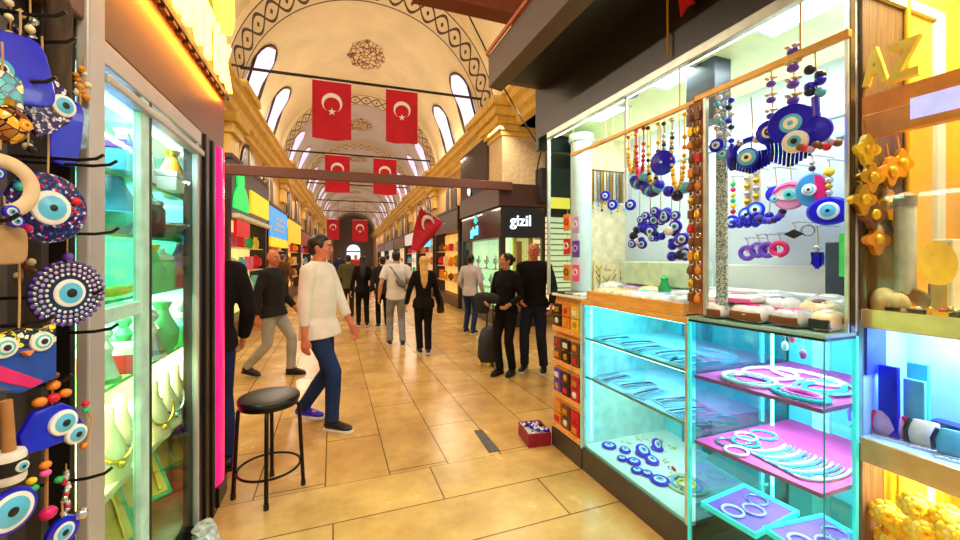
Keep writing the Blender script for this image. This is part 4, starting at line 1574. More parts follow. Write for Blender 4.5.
# ---- rack of fridge magnets at the far end
rackp = thing('magnet_rack', 'orange four tier souvenir rack at the far end of the right stall', 'rack', (1.95, 2.66, 0))
b = MB(); b.box(XR - .01, 2.2, 2.445, 2.86, 0, .15)
part(b, 'base', [base_m], rackp, bevel=.004)
b = MB(); b.box(XR + .03, 2.2, 2.45, 2.855, .15, CT)
part(b, 'body', [mat('orange_rack_body', (214, 140, 60), rough=.5)], rackp, bevel=.004)
b = MB(); b.box(XR - .012, 2.2, 2.445, 2.86, CT, CT + .02)
part(b, 'top', [white_p], rackp, bevel=.004)
b = MB(); b.box(XR - .005, XR + .03, 2.445, 2.462, .15, CT)
part(b, 'side_strip', [mat('aqua_strip', (150, 226, 220), rough=.3, emit=.2)], rackp)
zt = [1.19, .92, .66, .40]
MAGC = [('black', 'orange', 'yellow'), ('brown', 'black', 'brown'), ('violet', 'charcoal', 'red'), ('orange', 'brown', 'red')]
for r_ in range(4):
    b = MB(); b.box(XR - .008, XR + .03, 2.465, 2.855, zt[r_] - .24, zt[r_] - .20)
    part(b, 'tier_ledge', [mat('apricot_ledge', (240, 170, 84), rough=.45)], rackp, bevel=.003)
    b = MB(); b.box(XR + .022, XR + .032, 2.465, 2.855, zt[r_] - .20, zt[r_])
    part(b, 'tier_back', [mat('apricot_ledge', (240, 170, 84), rough=.45)], rackp)
    for q in range(3):
        for h in range(2):
            y = 2.80 - q * .125
            c = MAGC[r_][q]
            t = thing('souvenir_magnet', '%s magnet on the orange rack, %s tier down, %s row, %s from far side' % (c, ORD[r_], ('upper', 'lower')[h], ORD[q]), 'magnet', (XR + .014, y, zt[r_] - .105 - h * .095), 0, 'souvenir magnets on the orange rack')
            b = MB(); b.box(-.012, .008, -.05, .05, 0, .085); part(b, 'plaque', [P(c)], t, True, bevel=.004)
            b = MB()
            if (q + h + r_) % 2:
                b.ell((-.014, 0, .045), (.008, .028, .026), 12)
            else:
                b.box(-.02, -.012, -.03, .03, .02, .06)
            part(b, 'relief', [P(('gold', 'red', 'white', 'amber')[(q + 2 * h + r_) % 4])], t, True, bevel=.002)
# things lying on top of the rack
for k, (y, c) in enumerate(((2.52, 'white'), (2.62, 'silver'), (2.74, 'charcoal'))):
    b = MB(); b.box(XR + .0, XR + .2, y - .055, y + .055, CT + .021, CT + .04)
    top(b, 'paper_packet', [P(c)], '%s flat packet lying on top of the orange rack' % c, 'packet', bevel=.004)
# hanging souvenirs in the far end window
for k, (px, y0, c, c2) in enumerate(((567, 212, 'orange', 'red'), (576, 214, 'lilac', 'white'), (567, 236, 'red', 'white'), (576, 238, 'violet', 'lilac'), (567, 262, 'amber', 'brown'), (576, 262, 'pink', 'cream'))):
    p = onX(px, y0, XR + .06)
    t = thing('hanging_charm', '%s souvenir charm hung in the far end of the stall, %s row down' % (c, ORD[k // 2]), 'charm', p, R(-80), 'charms in the far end of the stall')
    b = MB(); b.box(-.035, .035, -.008, .008, -.15, -.02); part(b, 'card', [P(c)], t, True, bevel=.003)
    b = MB(); b.torus((0, -.010, -.08), .022, .007, 16, 6, 0, Matrix.Translation((0, -.010, -.08)) @ FRONT @ Matrix.Translation((0, .010, .08))); part(b, 'ornament', [P(c2)], t, True, smooth=True)
    hang(t, -.02, .03, .002)

# ---- glass case B with pink shelves
caseB = thing('glass_showcase', 'tall cyan glass case with pink shelves of white bead necklaces', 'display case', (2.02, 1.23, 0))
PB = [(1.700, 1.515), (1.770, .962), (1.962, .962), (2.47, .962), (2.47, 1.515)]


def inset(poly, d):
    c = (sum(p[0] for p in poly) / len(poly), sum(p[1] for p in poly) / len(poly))
    return [(p[0] + (d if p[0] < c[0] else -d), p[1] + (d if p[1] < c[1] else -d)) for p in poly]


b = MB(); b.prism(PB, 0, .10)
part(b, 'base', [base_m], caseB, bevel=.004)
b = MB(); b.prism(PB, 1.232, 1.25)
part(b, 'top_glass', [mat('grey_green_top', (150, 190, 186), rough=.2)], caseB, bevel=.002)


def wall_seg(b, p, q, z0, z1, t=.006, mi=0):
    p, q = Vector((*p, 0)), Vector((*q, 0))
    d = q - p
    M = Matrix.Translation(p) @ Matrix.Rotation(math.atan2(d.y, d.x), 4, 'Z')
    return b.box(0, d.length, -t / 2, t / 2, z0, z1, mi, M)


b = MB(); wall_seg(b, PB[0], PB[1], .10, 1.232)
part(b, 'front_glass', [pane_r], caseB)
b = MB(); wall_seg(b, PB[1], PB[2], .10, 1.232)
part(b, 'side_glass', [pane_r], caseB)
for p in (PB[0], PB[2]):
    b = MB(); b.cbox((p[0] + .005, p[1], .666), (.014, .014, 1.13))
    part(b, 'glass_edge', [cyan_edge], caseB)
b = MB(); b.cbox((PB[1][0], PB[1][1], .666), (.004, .004, 1.13))
part(b, 'glass_edge', [mat('thin_teal_joint', (60, 150, 160), rough=.2)], caseB)
b = MB(); wall_seg(b, PB[0], PB[1], 1.224, 1.234, .010); wall_seg(b, PB[1], PB[2], 1.224, 1.234, .010)
part(b, 'top_rim', [dark_metal], caseB)
b = MB(); b.box(2.45, 2.47, .97, 1.51, .1, 1.232)
part(b, 'back_panel', [aqua], caseB)
b = MB(); b.box(2.435, 2.45, 1.30, 1.38, .1, 1.232); b.box(2.435, 2.45, 1.14, 1.19, .1, 1.232)
part(b, 'back_stile', [mat('light_aqua_stile', (170, 240, 240), rough=.3)], caseB)
b = MB(); b.box(1.74, 2.45, 1.505, 1.511, .1, 1.232)
part(b, 'partition', [glass_mat('grey_mirror_glass', (190, 214, 222), .25)], caseB)
b = MB(); b.box(2.0, 2.45, .966, .972, .1, 1.232)
part(b, 'side_panel', [mat('pale_aqua_panel', (190, 236, 230), rough=.3)], caseB)
pink_mat = mat('hot_pink_mat', (238, 70, 160), rough=.6, var=.2, scale=5)
for z in (.955, .625):
    b = MB(); pp = inset(PB, .018); b.prism(pp, z - .012, z)
    sh = part(b, 'shelf', [pink_mat], caseB)
    b = MB(); wall_seg(b, pp[0], pp[1], z - .016, z + .001, .005); wall_seg(b, pp[1], pp[2], z - .016, z + .001, .005)
    part(b, 'shelf_edge', [mat('rose_edge', (230, 90, 150), rough=.3)], sh)
    b = MB(); b.cyl((1.80, 1.47, z - .02), (1.84, 1.0, z - .02), .006, 8); part(b, 'shelf_light', [led_cyan], sh, smooth=True)
b = MB(); b.cyl((1.79, 1.47, 1.222), (1.83, 1.0, 1.222), .007, 8); b.cyl((2.27, 1.48, .2), (2.27, 1.48, 1.2), .008, 8)
b.cyl((2.27, 1.0, .2), (2.27, 1.0, 1.2), .008, 8)
part(b, 'light_tube', [led_cyan], caseB, smooth=True)
area('case_lamp', (2.02, 1.24, 1.222), .25, 8, (214, 250, 255), (0, 0, 0), .4)
area('case_lamp', (2.02, 1.24, .935), .25, 8, (224, 250, 255), (0, 0, 0), .4)
area('case_lamp', (2.02, 1.24, .605), .25, 5, (214, 244, 255), (0, 0, 0), .4)


def arc_string(name, lab, z, cx, cy, ra, rb, a0, a1, thick, col, grp, n=26):
    b = MB()
    pts = [(cx + ra * math.cos(a0 + (a1 - a0) * k / n), cy + rb * math.sin(a0 + (a1 - a0) * k / n), z + thick) for k in range(n + 1)]
    rad = [thick * (.72 + .28 * (k % 2)) for k in range(n + 1)]
    b.loft(pts, rad, 6)
    return top(b, name, [P(col)], lab, 'necklace', grp, smooth=True)


rr = random.Random(8)
# upper pink shelf: ribbons of pale beads in long loops
k = 0
for (cx, cy, ra, rb, c) in ((1.86, 1.32, .10, .11, 'white'), (1.86, 1.32, .075, .08, 'silver'), (1.86, 1.10, .07, .10, 'turquoise'), (1.87, 1.10, .045, .07, 'pink'), (2.05, 1.35, .13, .10, 'lilac'), (2.06, 1.12, .14, .09, 'silver'), (2.06, 1.12, .10, .06, 'turquoise'), (2.16, 1.25, .08, .15, 'white')):
    lab = '%s bead loop on the upper pink shelf, %s' % (c, ('near the far glass', 'inside the white loop', 'near the front corner', 'innermost loop by the front corner', 'behind the white loop', 'at the back right', 'inside the silver loop', 'along the back')[k])
    arc_string('bead_necklace', lab, .956, cx, cy, ra, rb, 0, 2 * PI, .011, c, 'bead necklaces on the pink shelves', 40)
    k += 1
# lower pink shelf: many parallel white strings
for k in range(13):
    y = 1.03 + k * .021
    arc_string('bead_bracelet', 'bead string on the lower pink shelf, %s of the parallel row from the front' % ORD[k], .626, 1.98, y + .06, .16 - .002 * k, .07, PI * .95, PI * 1.75, .007, ('white', 'silver', 'sky')[k % 3], 'parallel bead strings on the lower pink shelf', 20)
for k, (cx, cy, ra) in enumerate(((1.79, 1.33, .05), (1.83, 1.41, .045), (1.92, 1.38, .06), (1.98, 1.42, .05), (1.90, 1.33, .04), (2.08, 1.40, .06))):
    arc_string('bead_bracelet', 'round %s bead bracelet on the lower pink shelf, %s from the far glass' % (('white', 'silver', 'turquoise')[k % 3], ORD[k]), .626, cx, cy, ra, ra * .9, 0, 2 * PI, .007, ('white', 'silver', 'turquoise')[k % 3], 'round bracelets on the lower pink shelf', 26)
# pedestal card and little pink charms under the top
for k, (px, py, c) in enumerate(((792, 336, 'magenta'), (803, 352, 'pink'), (785, 344, 'white'))):
    p = onX(px, py, 1.9)
    t = thing('dangling_charm', '%s charm dangling under the top of the pink shelved case' % c, 'charm', (p.x, p.y, 1.212), 0, 'charms under the case top')
    L = 1.212 - p.z
    hang(t, -L, 0, .002, 0, P('silver'))
    b = MB(); b.ell((0, 0, -L - .01), (.014, .014, .022), 10); part(b, 'drop', [P(c)], t, True, smooth=True)
# violet trays at the bottom
for k, (x, y, rz) in enumerate(((1.92, 1.36, .1), (2.0, 1.09, -.1))):
    t = thing('jewellery_tray', 'violet lined glass tray at the bottom of the pink shelved case, %s' % ('far one' if k == 0 else 'front one'), 'tray', (x, y, .30), rz, 'violet trays in the glass case')
    b = MB(); b.box(-.17, .17, -.12, .12, 0, .01); part(b, 'lining', [mat('violet_lining', (150, 84, 204), rough=.6)], t, True)
    b = MB()
    b.box(-.18, .18, -.13, -.12, 0, .025); b.box(-.18, .18, .12, .13, 0, .025); b.box(-.18, -.17, -.12, .12, 0, .025); b.box(.17, .18, -.12, .12, 0, .025)
    part(b, 'rim', [cyan_edge], t, True)
    for q in range(3):
        b = MB(); b.torus((-.1 + q * .1, .02 * (-1) ** q, .018), .045, .006, 20, 6); part(b, 'bangle', [P(('white', 'lilac', 'silver')[q])], t, True, smooth=True)
b = MB(); b.prism(inset(PB, .02), .285, .298)
part(b, 'shelf', [shelf_glass], caseB)

# ---- key rings on the tan board
kc = ['brown', 'gold', 'amber', 'brown', 'orange', 'brown', 'gold', 'brown', 'red', 'brown', 'amber', 'brown', 'gold', 'brown']
for k in range(14):
    for s_ in range(2):
        t = thing('key_ring', '%s key ring on the tan board, %s pair from the top, %s one' % (kc[(k + s_ * 5) % 14], ORD[k], ('far', 'near')[s_]), 'key ring', (XR + .002, 1.508 - s_ * .042, 2.29 - k * .07), R(-90), 'key rings hung on the tan board')
        b = MB(); b.torus((0, -.004, 0), .012, .002, 14, 5, 0, Matrix.Translation((0, -.004, 0)) @ FRONT @ Matrix.Translation((0, .004, 0))); part(b, 'ring', [P('silver')], t, True, smooth=True)
        b = MB()
        if (k + s_) % 3 == 0:
            b.ell((0, -.007, -.035), (.017, .007, .021), 12)
        elif (k + s_) % 3 == 1:
            b.box(-.015, .015, -.013, -.001, -.056, -.014)
        else:
            b.lathe([(.004, -.012), (.014, -.03), (.016, -.05), (.006, -.06)], 12, 0, Matrix.Translation((0, -.012, 0)))
        part(b, 'fob', [P(kc[(k + s_ * 5) % 14])], t, True, smooth=True, bevel=.002)

# ---- packets of wrapped cloth on the counter tops
cello = mat('cellophane_white', (236, 240, 240), rough=.18, var=.14, scale=18, bump=.35, bscale=40, coat=.4)


def pillow(loc, sx, sy, sz, col, col2, lab, rz=0., nm='wrapped_cloth', grp=None, seed=0, cap_=.5):
    t = thing(nm, lab, 'wrapped cloth', loc, rz, grp)
    r_ = random.Random(seed)
    b = MB()
    n, kk = 20, 8
    vs, fs = [], []
    for i in range(kk + 1):
        f = -PI / 2 + PI * i / kk
        for j in range(n):
            a = 2 * PI * j / n
            cx, sx_ = math.cos(a), math.sin(a)
            e = .55
            x = math.copysign(abs(cx) ** e, cx) * abs(math.cos(f)) ** .45
            y = math.copysign(abs(sx_) ** e, sx_) * abs(math.cos(f)) ** .45
            z = math.copysign(abs(math.sin(f)) ** .8, math.sin(f))
            jx = 1 + r_.uniform(-.03, .03)
            vs.append((x * sx * jx, y * sy * jx, sz + z * sz * (1 + r_.uniform(-.12, .12))))
    for i in range(kk):
        for j in range(n):
            fs.append((i * n + j, i * n + (j + 1) % n, (i + 1) * n + (j + 1) % n, (i + 1) * n + j))
    b.add(vs, fs)
    part(b, 'wrapping', [mat('wrap_' + col, PAL[col], rough=.2, coat=.5, var=.16, scale=16, bump=.3, bscale=30)], t, True, smooth=True)
    b = MB()
    b.box(-sx * 1.012, -sx * .5, -sy * .86, sy * .86, sz * .3, sz * 1.3)
    part(b, 'folded_edge', [P(col2)], t, True, bevel=.006)
    b = MB(); b.ell((sx * .1, sy * .1, sz * 1.9), (sx * .55, sy * .5, sz * .25), 14); part(b, 'motif', [P(col if col2 == 'white' else cap_)], t, True, smooth=True) if isinstance(cap_, str) else None
    return t


zb = 1.2515
for k, (x, y, sx, sy, sz, c, c2, m_, lab) in enumerate((
        (1.80, 1.43, .085, .075, .028, 'white', 'brown', 'pink', 'white packet with tan edge and pink motif, nearest the tan board'),
        (1.82, 1.27, .08, .075, .03, 'white', 'brown', 'magenta', 'white packet with tan edge and magenta motif, second from the tan board'),
        (1.86, 1.12, .08, .065, .028, 'silver', 'brown', 'pink', 'silver packet with tan edge, third from the tan board'),
        (1.88, 1.01, .07, .04, .03, 'cream', 'charcoal', 'white', 'cream packet at the right corner of the case top'),
        (1.98, 1.43, .085, .075, .035, 'white', 'silver', 'sky', 'white packet with sky blue motif in the second row'),
        (2.0, 1.27, .08, .075, .04, 'white', 'pink', 'silver', 'white packet with pink edge in the second row'),
        (2.02, 1.11, .08, .07, .04, 'cream', 'brown', 'brown', 'cream packet with brown motif in the second row'),
        (2.17, 1.4, .09, .09, .045, 'silver', 'sky', 'white', 'silver packet at the back of the case top, far side'),
        (2.18, 1.15, .09, .1, .045, 'silver', 'lilac', 'white', 'silver packet at the back of the case top, near side'))):
    pillow((x, y, zb), sx, sy, sz * 1.3, c, c2, lab, rr.uniform(-.1, .1), 'wrapped_cloth', 'wrapped cloths on the pink shelved case', k, m_)
pillow((1.86, 1.36, zb + .076), .085, .09, .022, 'white', 'pink', 'flat white packet lying on top of the front row', .15, 'wrapped_cloth', 'wrapped cloths on the pink shelved case', 31, 'magenta')
b = MB(); b.box(2.22, 2.24, 1.02, 1.46, 1.26, 1.44, 0, None)
t = thing('wooden_tray', 'honey coloured wooden tray on the counter holding folded packets', 'tray', (1.87, 1.99, CT + .001))
b = MB(); b.box(1.735, 2.02, 1.575, 2.42, CT + .001, CT + .012); part(b, 'bottom', [wood], t)
b = MB(); b.box(1.725, 1.74, 1.575, 2.42, CT + .001, CT + .07); part(b, 'front', [wood], t, bevel=.003)
b = MB(); b.box(2.02, 2.03, 1.575, 2.42, CT + .001, CT + .07); part(b, 'back', [wood], t, bevel=.003)
for y in (1.575, 2.41):
    b = MB(); b.box(1.74, 2.02, y, y + .01, CT + .001, CT + .07); part(b, 'end', [wood], t, bevel=.003)
for k, (y, c, c2, m_) in enumerate(((1.66, 'silver', 'silver', 'white'), (1.83, 'white', 'silver', 'sky'), (2.0, 'white', 'green', 'turquoise'), (2.17, 'cream', 'brown', 'amber'), (2.33, 'cream', 'brown', 'amber'))):
    pillow((1.86, y, CT + .013), .10, .075, .042, c, c2, '%s packet with %s edge in the wooden tray, %s from its near end' % (c, c2, ORD[k]), 0, 'folded_packet', 'folded packets in the wooden tray', 50 + k, m_)
for k, (x, y, c, s) in enumerate(((2.16, 1.72, 'white', .11), (2.18, 1.95, 'silver', .12), (2.14, 2.18, 'cream', .12), (2.18, 2.4, 'lilac', .11), (2.12, 2.62, 'white', .1))):
    pillow((x, y, CT + .001), s, s * .9, .055, c, 'silver', '%s cloth bundle at the back of the counter, %s from the near end' % (c, ORD[k]), .2, 'cloth_bundle', 'cloth bundles behind the wooden tray', 80 + k, 'white')
t = thing('small_figurine', 'dark green and yellow figurine on the cloth bundles behind the tray', 'figurine', (2.05, 2.02, CT + .075))
b = MB(); b.lathe([(.03, 0), (.04, .03), (.02, .08), (.026, .1), (.01, .12)], 14); part(b, 'body', [P('green')], t, True, smooth=True)
b = MB(); b.lathe([(.034, .0), (.036, .012)], 14); part(b, 'base', [P('yellow')], t, True)
b = MB(); b.box(2.22, 2.345, 1.0, 1.85, 1.251, 1.36)
top(b, 'white_carton', [white_p], 'long white carton along the back of the pink shelved case top', 'carton', bevel=.006)
b = MB(); b.box(2.1, 2.30, 1.87, 2.5, CT + .115, CT + .28)
top(b, 'pale_green_carton', [mat('pale_green_carton', (208, 234, 200), rough=.6)], 'pale green carton behind the hanging blue eye strands', 'carton', bevel=.006)

# ---- things hung from the rail
XH = XR + .022
SCL = 1.3


def rail_drop(px, py, lab, nm='hanging_amulet', cat='amulet', X=XH, grp=None):
    t = thing(nm, lab, cat, onX(px, py, X), R(-72), grp)
    t.scale = (SCL, SCL, SCL)
    return t


def to_rail(t, zr, r=.002, m=None):
    hang(t, 0, (zr - t.location.z) / SCL, r, 0, m)


def flower_string(t, n, c1, c2, z0, dz, r=.018):
    for k in range(n):
        z = z0 + k * dz
        b = MB(); b.ell((0, 0, z), (r, r * .8, r * .75), 12); part(b, 'flower', [P(c1)], t, True, smooth=True)
        b = MB()
        for q in range(5):
            a = 2 * PI * q / 5
            b.ell((r * .95 * math.cos(a), r * .5 * math.sin(a), z + dz * .36), (r * .5, r * .45, r * .32), 8)
        part(b, 'petal_ring', [P(c2)], t, True, smooth=True)


def eye_part(t, r, x, z, y=-.012, nm='eye', mi=(0, 1, 2, 3), fr=(1, .5, .36, .16)):
    b = MB(); eye_rings(b, r, (x, y, z), .012, mi, fr, 32)
    return part(b, nm, EYE_M, t, True, smooth=True)


def fringe(t, x0, x1, z0, L, n, col='cobalt', r=.0045, dip=.3):
    for k in range(n):
        x = x0 + (x1 - x0) * k / (n - 1)
        l = L * (1 - dip * abs(2 * k / (n - 1) - 1))
        b = MB(); b.loft([(x, .002 * (k % 2), z0), (x + .002, .003, z0 - l * .5), (x, 0, z0 - l)], r, 6)
        part(b, 'fringe', [P(col if k % 4 else 'navy')], t, True, smooth=True)


ZR = 2.335
t = rail_drop(718, 146, 'white bead strand with a blue ring eye, first on the rail beside the tan board')
to_rail(t, ZR); eye_part(t, .026, 0, 0); 
for k in range(7):
    bead(t, (.004 * (-1) ** k, 0, .045 + k * .022), .011, ('white', 'silver', 'sky')[k % 3], sq=.9)
eye_part(t, .02, .02, -.035, -.006, 'eye', (2, 1, 2, 3))
t = rail_drop(730, 152, 'blue and white chip strand with long cobalt drop, second on the rail')
to_rail(t, ZR)
for k in range(8):
    bead(t, (.004 * (-1) ** k, 0, .04 + k * .024), .011, ('cobalt', 'white', 'navy')[k % 3], sq=.9)
b = MB(); b.ell((0.006, 0, -.02), (.018, .01, .05), 14); part(b, 'drop', [P('cobalt')], t, True, smooth=True)
t = rail_drop(751, 155, 'wide cobalt fringe with a pale eye in front, between two strands')
to_rail(t, ZR - .08); eye_part(t, .034, -.004, -.012, -.02, 'eye', (0, 2, 1, 3), (1, .8, .45, .2)); fringe(t, -.05, .05, .01, .075, 12)
b = MB(); b.torus((0, 0, .0), .055, .009, 20, 6, 0, FRONT @ Matrix.Rotation(0, 4, 'Z'), (0, PI)); part(b, 'arch', [P('cobalt')], t, True, smooth=True)
for x in (-.03, .02, .045):
    bead(t, (x, -.012, .045), .012, ('silver', 'violet', 'white')[int(x * 100) % 3])
t = rail_drop(771, 133, 'three violet flowers above a cobalt disc with cream ringed eye')
to_rail(t, ZR); flower_string(t, 3, 'violet', 'cream', .055, .052, .014); eye_part(t, .04, 0, 0, -.012, 'eye', (0, 1, 3, 1), (1, .5, .32, .12))
t = rail_drop(793, 125, 'tallest strand of violet flowers above the largest cobalt eye disc')
to_rail(t, ZR); flower_string(t, 4, 'violet', 'cream', .075, .05, .017); eye_part(t, .062, 0, 0, -.018, 'eye', (0, 2, 1, 2), (1, .46, .3, .12)); fringe(t, -.055, .04, -.04, .09, 10)
eye_part(t, .034, .012, -.06, -.03, 'eye', (1, 1, 2, 3), (1, .75, .5, .25))
t = rail_drop(815, 131, 'navy bead strand and cobalt disc with red brown beads under it, nearest the dark post')
to_rail(t, ZR); b = MB(); eye_rings(b, .042, (0, 0, 0), .012, (0, 0, 0, 0)); part(b, 'disc', EYE_M, t, True, smooth=True)
for k, (z, c) in enumerate(((.16, 'navy'), (.135, 'cobalt'), (.11, 'sky'), (.185, 'charcoal'), (.145, 'cobalt'), (.12, 'navy'))):
    bead(t, (.012 * (-1) ** k, 0, z), .015, c)
b = MB(); b.loft([(0, 0, .1), (.004, 0, .04)], .01, 8); part(b, 'tube_bead', [P('cobalt')], t, True, smooth=True)
for k in range(8):
    bead(t, (-.03 + .012 * k, -.02, -.045 - .006 * (k % 3)), .011, ('brown', 'red', 'lilac', 'brown')[k % 4])

# second tier, on hooks along the white board
XB = 2.32


def board_drop(px, py, lab, nm='hanging_amulet', cat='amulet', L=.09, grp=None):
    t = rail_drop(px, py, lab, nm, cat, XB, grp)
    hang(t, 0, L, .002)
    b = MB(); T = Matrix.Rotation(R(-18), 4, 'Z')
    b.loft([(0, (2.5 - XB) / SCL, L), (0, .02, L), (0, -.006, L - .008), (0, -.012, L)], .003, 6, 0)
    b.v = [T @ p for p in b.v]
    part(b, 'hook', [P('silver')], t, True, smooth=True)
    return t


t = board_drop(733, 222, 'slim red yellow and green bead strand at the far left of the white board', L=.22)
for k, c in enumerate(('red', 'yellow', 'green', 'yellow', 'magenta', 'green')):
    bead(t, (0, 0, .05 + k * .026), .012, c)
eye_part(t, .032, 0, 0)
for k, (px, py) in enumerate(((748, 215), (757, 210))):
    t = board_drop(px, py, 'yellow cord with pearl beads above a pale eye on cobalt beads, %s one' % ('left', 'right')[k], L=.22)
    b = MB(); b.loft([(0, .003, .03), (0, .003, .19)], .016, 8); part(b, 'cord_braid', [P('cream')], t, True, smooth=True)
    for q in range(4):
        bead(t, (0, -.012, .06 + q * .036), .014, ('gold', 'silver')[q % 2])
    eye_part(t, .036, 0, 0, -.014, 'eye', (0, 2, 1, 3), (1, .7, .5, .25))
    for q in range(7):
        bead(t, (-.05 + q * .016, .0, -.03 - .012 * (q % 2)), .018, 'cobalt')
t = board_drop(769, 214, 'curved rope of violet and cobalt beads beside the yellow cords', L=.12)
for k in range(9):
    a = R(200 + k * 18)
    bead(t, (.05 * math.cos(a), 0, .05 * math.sin(a) + .02), .016, ('cobalt', 'violet', 'navy')[k % 3])
t = board_drop(775, 197, 'blue glass disc with small white eye, left of the pink oval', L=.13)
b = MB(); eye_rings(b, .036, (0, 0, .012), .012, (0, 0, 0, 0)); part(b, 'disc', EYE_M, t, True, smooth=True)
eye_part(t, .02, .006, -.01, -.02, 'eye', (2, 1, 2, 3))
t = board_drop(790, 195, 'pink oval plaque with one large open eye', L=.13)
b = MB(); b.lathe([(0, -.006), (.058, -.006), (.062, 0), (.055, .008), (0, .01)], 28, 0, FRONT, False, False); part(b, 'plaque', [mat('rose_plaque', (232, 150, 196), rough=.4)], t, True, smooth=True)
b = MB()
pts = [(-.055, 0), (-.03, .02), (0, .028), (.03, .02), (.055, 0), (.03, -.018), (0, -.024), (-.03, -.018)]
b.prism(pts, .008, .014, 0, FRONT); part(b, 'eye_white', [P('white')], t, True, bevel=.002)
b = MB(); eye_rings(b, .02, (0, -.014, .0), .008, (2, 2, 3, 3), (1, .6, .4, .2)); part(b, 'iris', [P('cobalt'), P('white'), P('turquoise'), P('navy')], t, True, smooth=True)
b = MB(); b.loft([(-.055, -.016, .012), (-.03, -.018, .032), (0, -.018, .04), (.03, -.018, .032), (.055, -.016, .012)], .004, 6); part(b, 'brow', [P('magenta')], t, True, smooth=True)
t = board_drop(812, 190, 'oval plaque half turquoise half magenta with a white eye', L=.14)
b = MB(); b.lathe([(0, -.006), (.05, -.006), (.054, 0), (.048, .008), (0, .01)], 28, 0, Matrix.Diagonal((1, 1, 1.25, 1)) @ FRONT, False, False); part(b, 'plaque', [mat('turq_plaque', (60, 150, 210), rough=.3)], t, True, smooth=True)
b = MB(); b.prism([(.01, -.06), (.03, -.052), (.045, -.03), (.05, 0), (.045, .03), (.03, .052), (.01, .06)], .004, .013, 0, FRONT); part(b, 'half', [P('magenta')], t, True, bevel=.002)
eye_part(t, .024, -.006, 0, -.016, 'eye', (1, 2, 1, 3), (1, .7, .5, .25))
bead(t, (0, 0, .085), .012, 'charcoal'); bead(t, (0, 0, .108), .010, 'silver')
t = board_drop(829, 211, 'broad cobalt oval with white ringed eye under yellow and silver beads', L=.2)
b = MB(); b.lathe([(0, -.006), (.066, -.006), (.07, 0), (.06, .01), (0, .012)], 32, 0, Matrix.Diagonal((1, 1, .78, 1)) @ FRONT, False, False); part(b, 'oval', [P('cobalt')], t, True, smooth=True)
eye_part(t, .034, 0, 0, -.014, 'eye', (1, 2, 2, 3), (1, .72, .4, .2))
for z, c, r in ((.07, 'silver', .012), (.095, 'gold', .012), (.118, 'silver', .014), (.15, 'yellow', .018)):
    bead(t, (0, 0, z), r, c)
# third tier
for k, (px, py, c, c2, lab) in enumerate(((747, 253, 'violet', 'pink', 'violet ring charm low on the white board'), (758, 250, 'violet', 'white', 'violet and white twisted charm low on the white board'), (767, 250, 'violet', 'cobalt', 'violet and cobalt loop charm low on the white board'), (779, 249, 'magenta', 'white', 'magenta and white ring charm low on the white board'))):
    t = board_drop(px, py, lab, 'ring_charm', 'charm', .07)
    b = MB(); b.torus((0, 0, 0), .026, .011, 22, 8, 0, FRONT); part(b, 'ring', [P(c)], t, True, smooth=True)
    b = MB(); b.torus((0, -.004, 0), .026, .0095, 8, 8, 0, FRONT, (R(30 + 50 * k), R(120 + 50 * k))); part(b, 'wrap', [P(c2)], t, True, smooth=True)
t = board_drop(794, 234, 'dark diamond tag with silver loops on the white board', 'diamond_tag', 'charm', .05)
b = MB(); b.prism([(-.035, 0), (0, .02), (.035, 0), (0, -.02)], -.004, .006, 0, FRONT); part(b, 'tag', [P('charcoal')], t, True, bevel=.002)
b = MB(); b.torus((.045, 0, .012), .022, .004, 16, 6, 0, Matrix.Translation((.045, 0, .012)) @ FRONT @ Matrix.Translation((-.045, 0, -.012))); part(b, 'loop', [P('silver')], t, True, smooth=True)
t = board_drop(817, 256, 'cobalt tassel low on the right of the white board', 'tassel', 'tassel', .12)
bead(t, (0, 0, .03), .014, 'silver'); fringe(t, -.016, .016, .015, .07, 6)
b = MB(); p = onX(832, 250, 2.2); b.box(2.20, 2.32, p.y - .07, p.y + .03, 1.372, 1.62)
t = thing('card_reader_box', 'slate box with a bright green side standing on the carton by the dark post', 'box', (2.26, p.y - .02, 1.365))
part(b, 'body', [mat('slate_box', (52, 66, 78), rough=.5)], t, bevel=.006)
b = MB(); b.box(2.20, 2.32, p.y - .075, p.y - .0705, 1.372, 1.66); b.box(2.195, 2.2, p.y - .072, p.y - .03, 1.46, 1.66); part(b, 'green_side', [mat('bright_green', (60, 220, 90), rough=.5)], t)
b = MB(); b.box(2.2, 2.32, p.y - .07, p.y + .03, 1.365, 1.372); part(b, 'foot', [dark_metal], t)

# ---- far section of the rail: necklaces and blue clusters
def loop_neck(px, ytop, ybot, wpx, col, lab, col2=None, X=XH, r=.013, blue=None):
    p0 = onX(px, ytop, X)
    p1 = onX(px, ybot, X)
    t = thing('bead_necklace', lab, 'necklace', (p0.x, p0.y, p0.z), R(-90), 'necklaces on the far part of the rail')
    L = p0.z - p1.z
    n = 26
    w = wpx / FPX * 3.4
    b = MB()
    core = []
    for k in range(n + 1):
        f = k / n
        x = -w / 2 + w * (1 - math.cos(PI * f)) / 2
        z = -L * math.sin(PI * f) ** .55
        b.ell((x, 0, z), r, 8, 0 if (k % 3 or not col2) else 1)
        core.append((x, 0, z))
    b.loft(core, r * .3, 6)
    part(b, 'bead_string', [P(col), P(col2 or col)], t, True, smooth=True)
    b = MB()
    b.loft([(-w / 2, 0, 0), (0, 0, .012), (w / 2, 0, 0)], .002, 6)
    part(b, 'thread', [cordm], t, True)
    if blue:
        for q in range(blue):
            a = PI * (.12 + .76 * q / max(1, blue - 1))
            bead(t, (-w * .7 * math.cos(a), -.006, -L - .05 * math.sin(a) + .01), .032, ('cobalt', 'navy', 'sky')[q % 3])
    return t


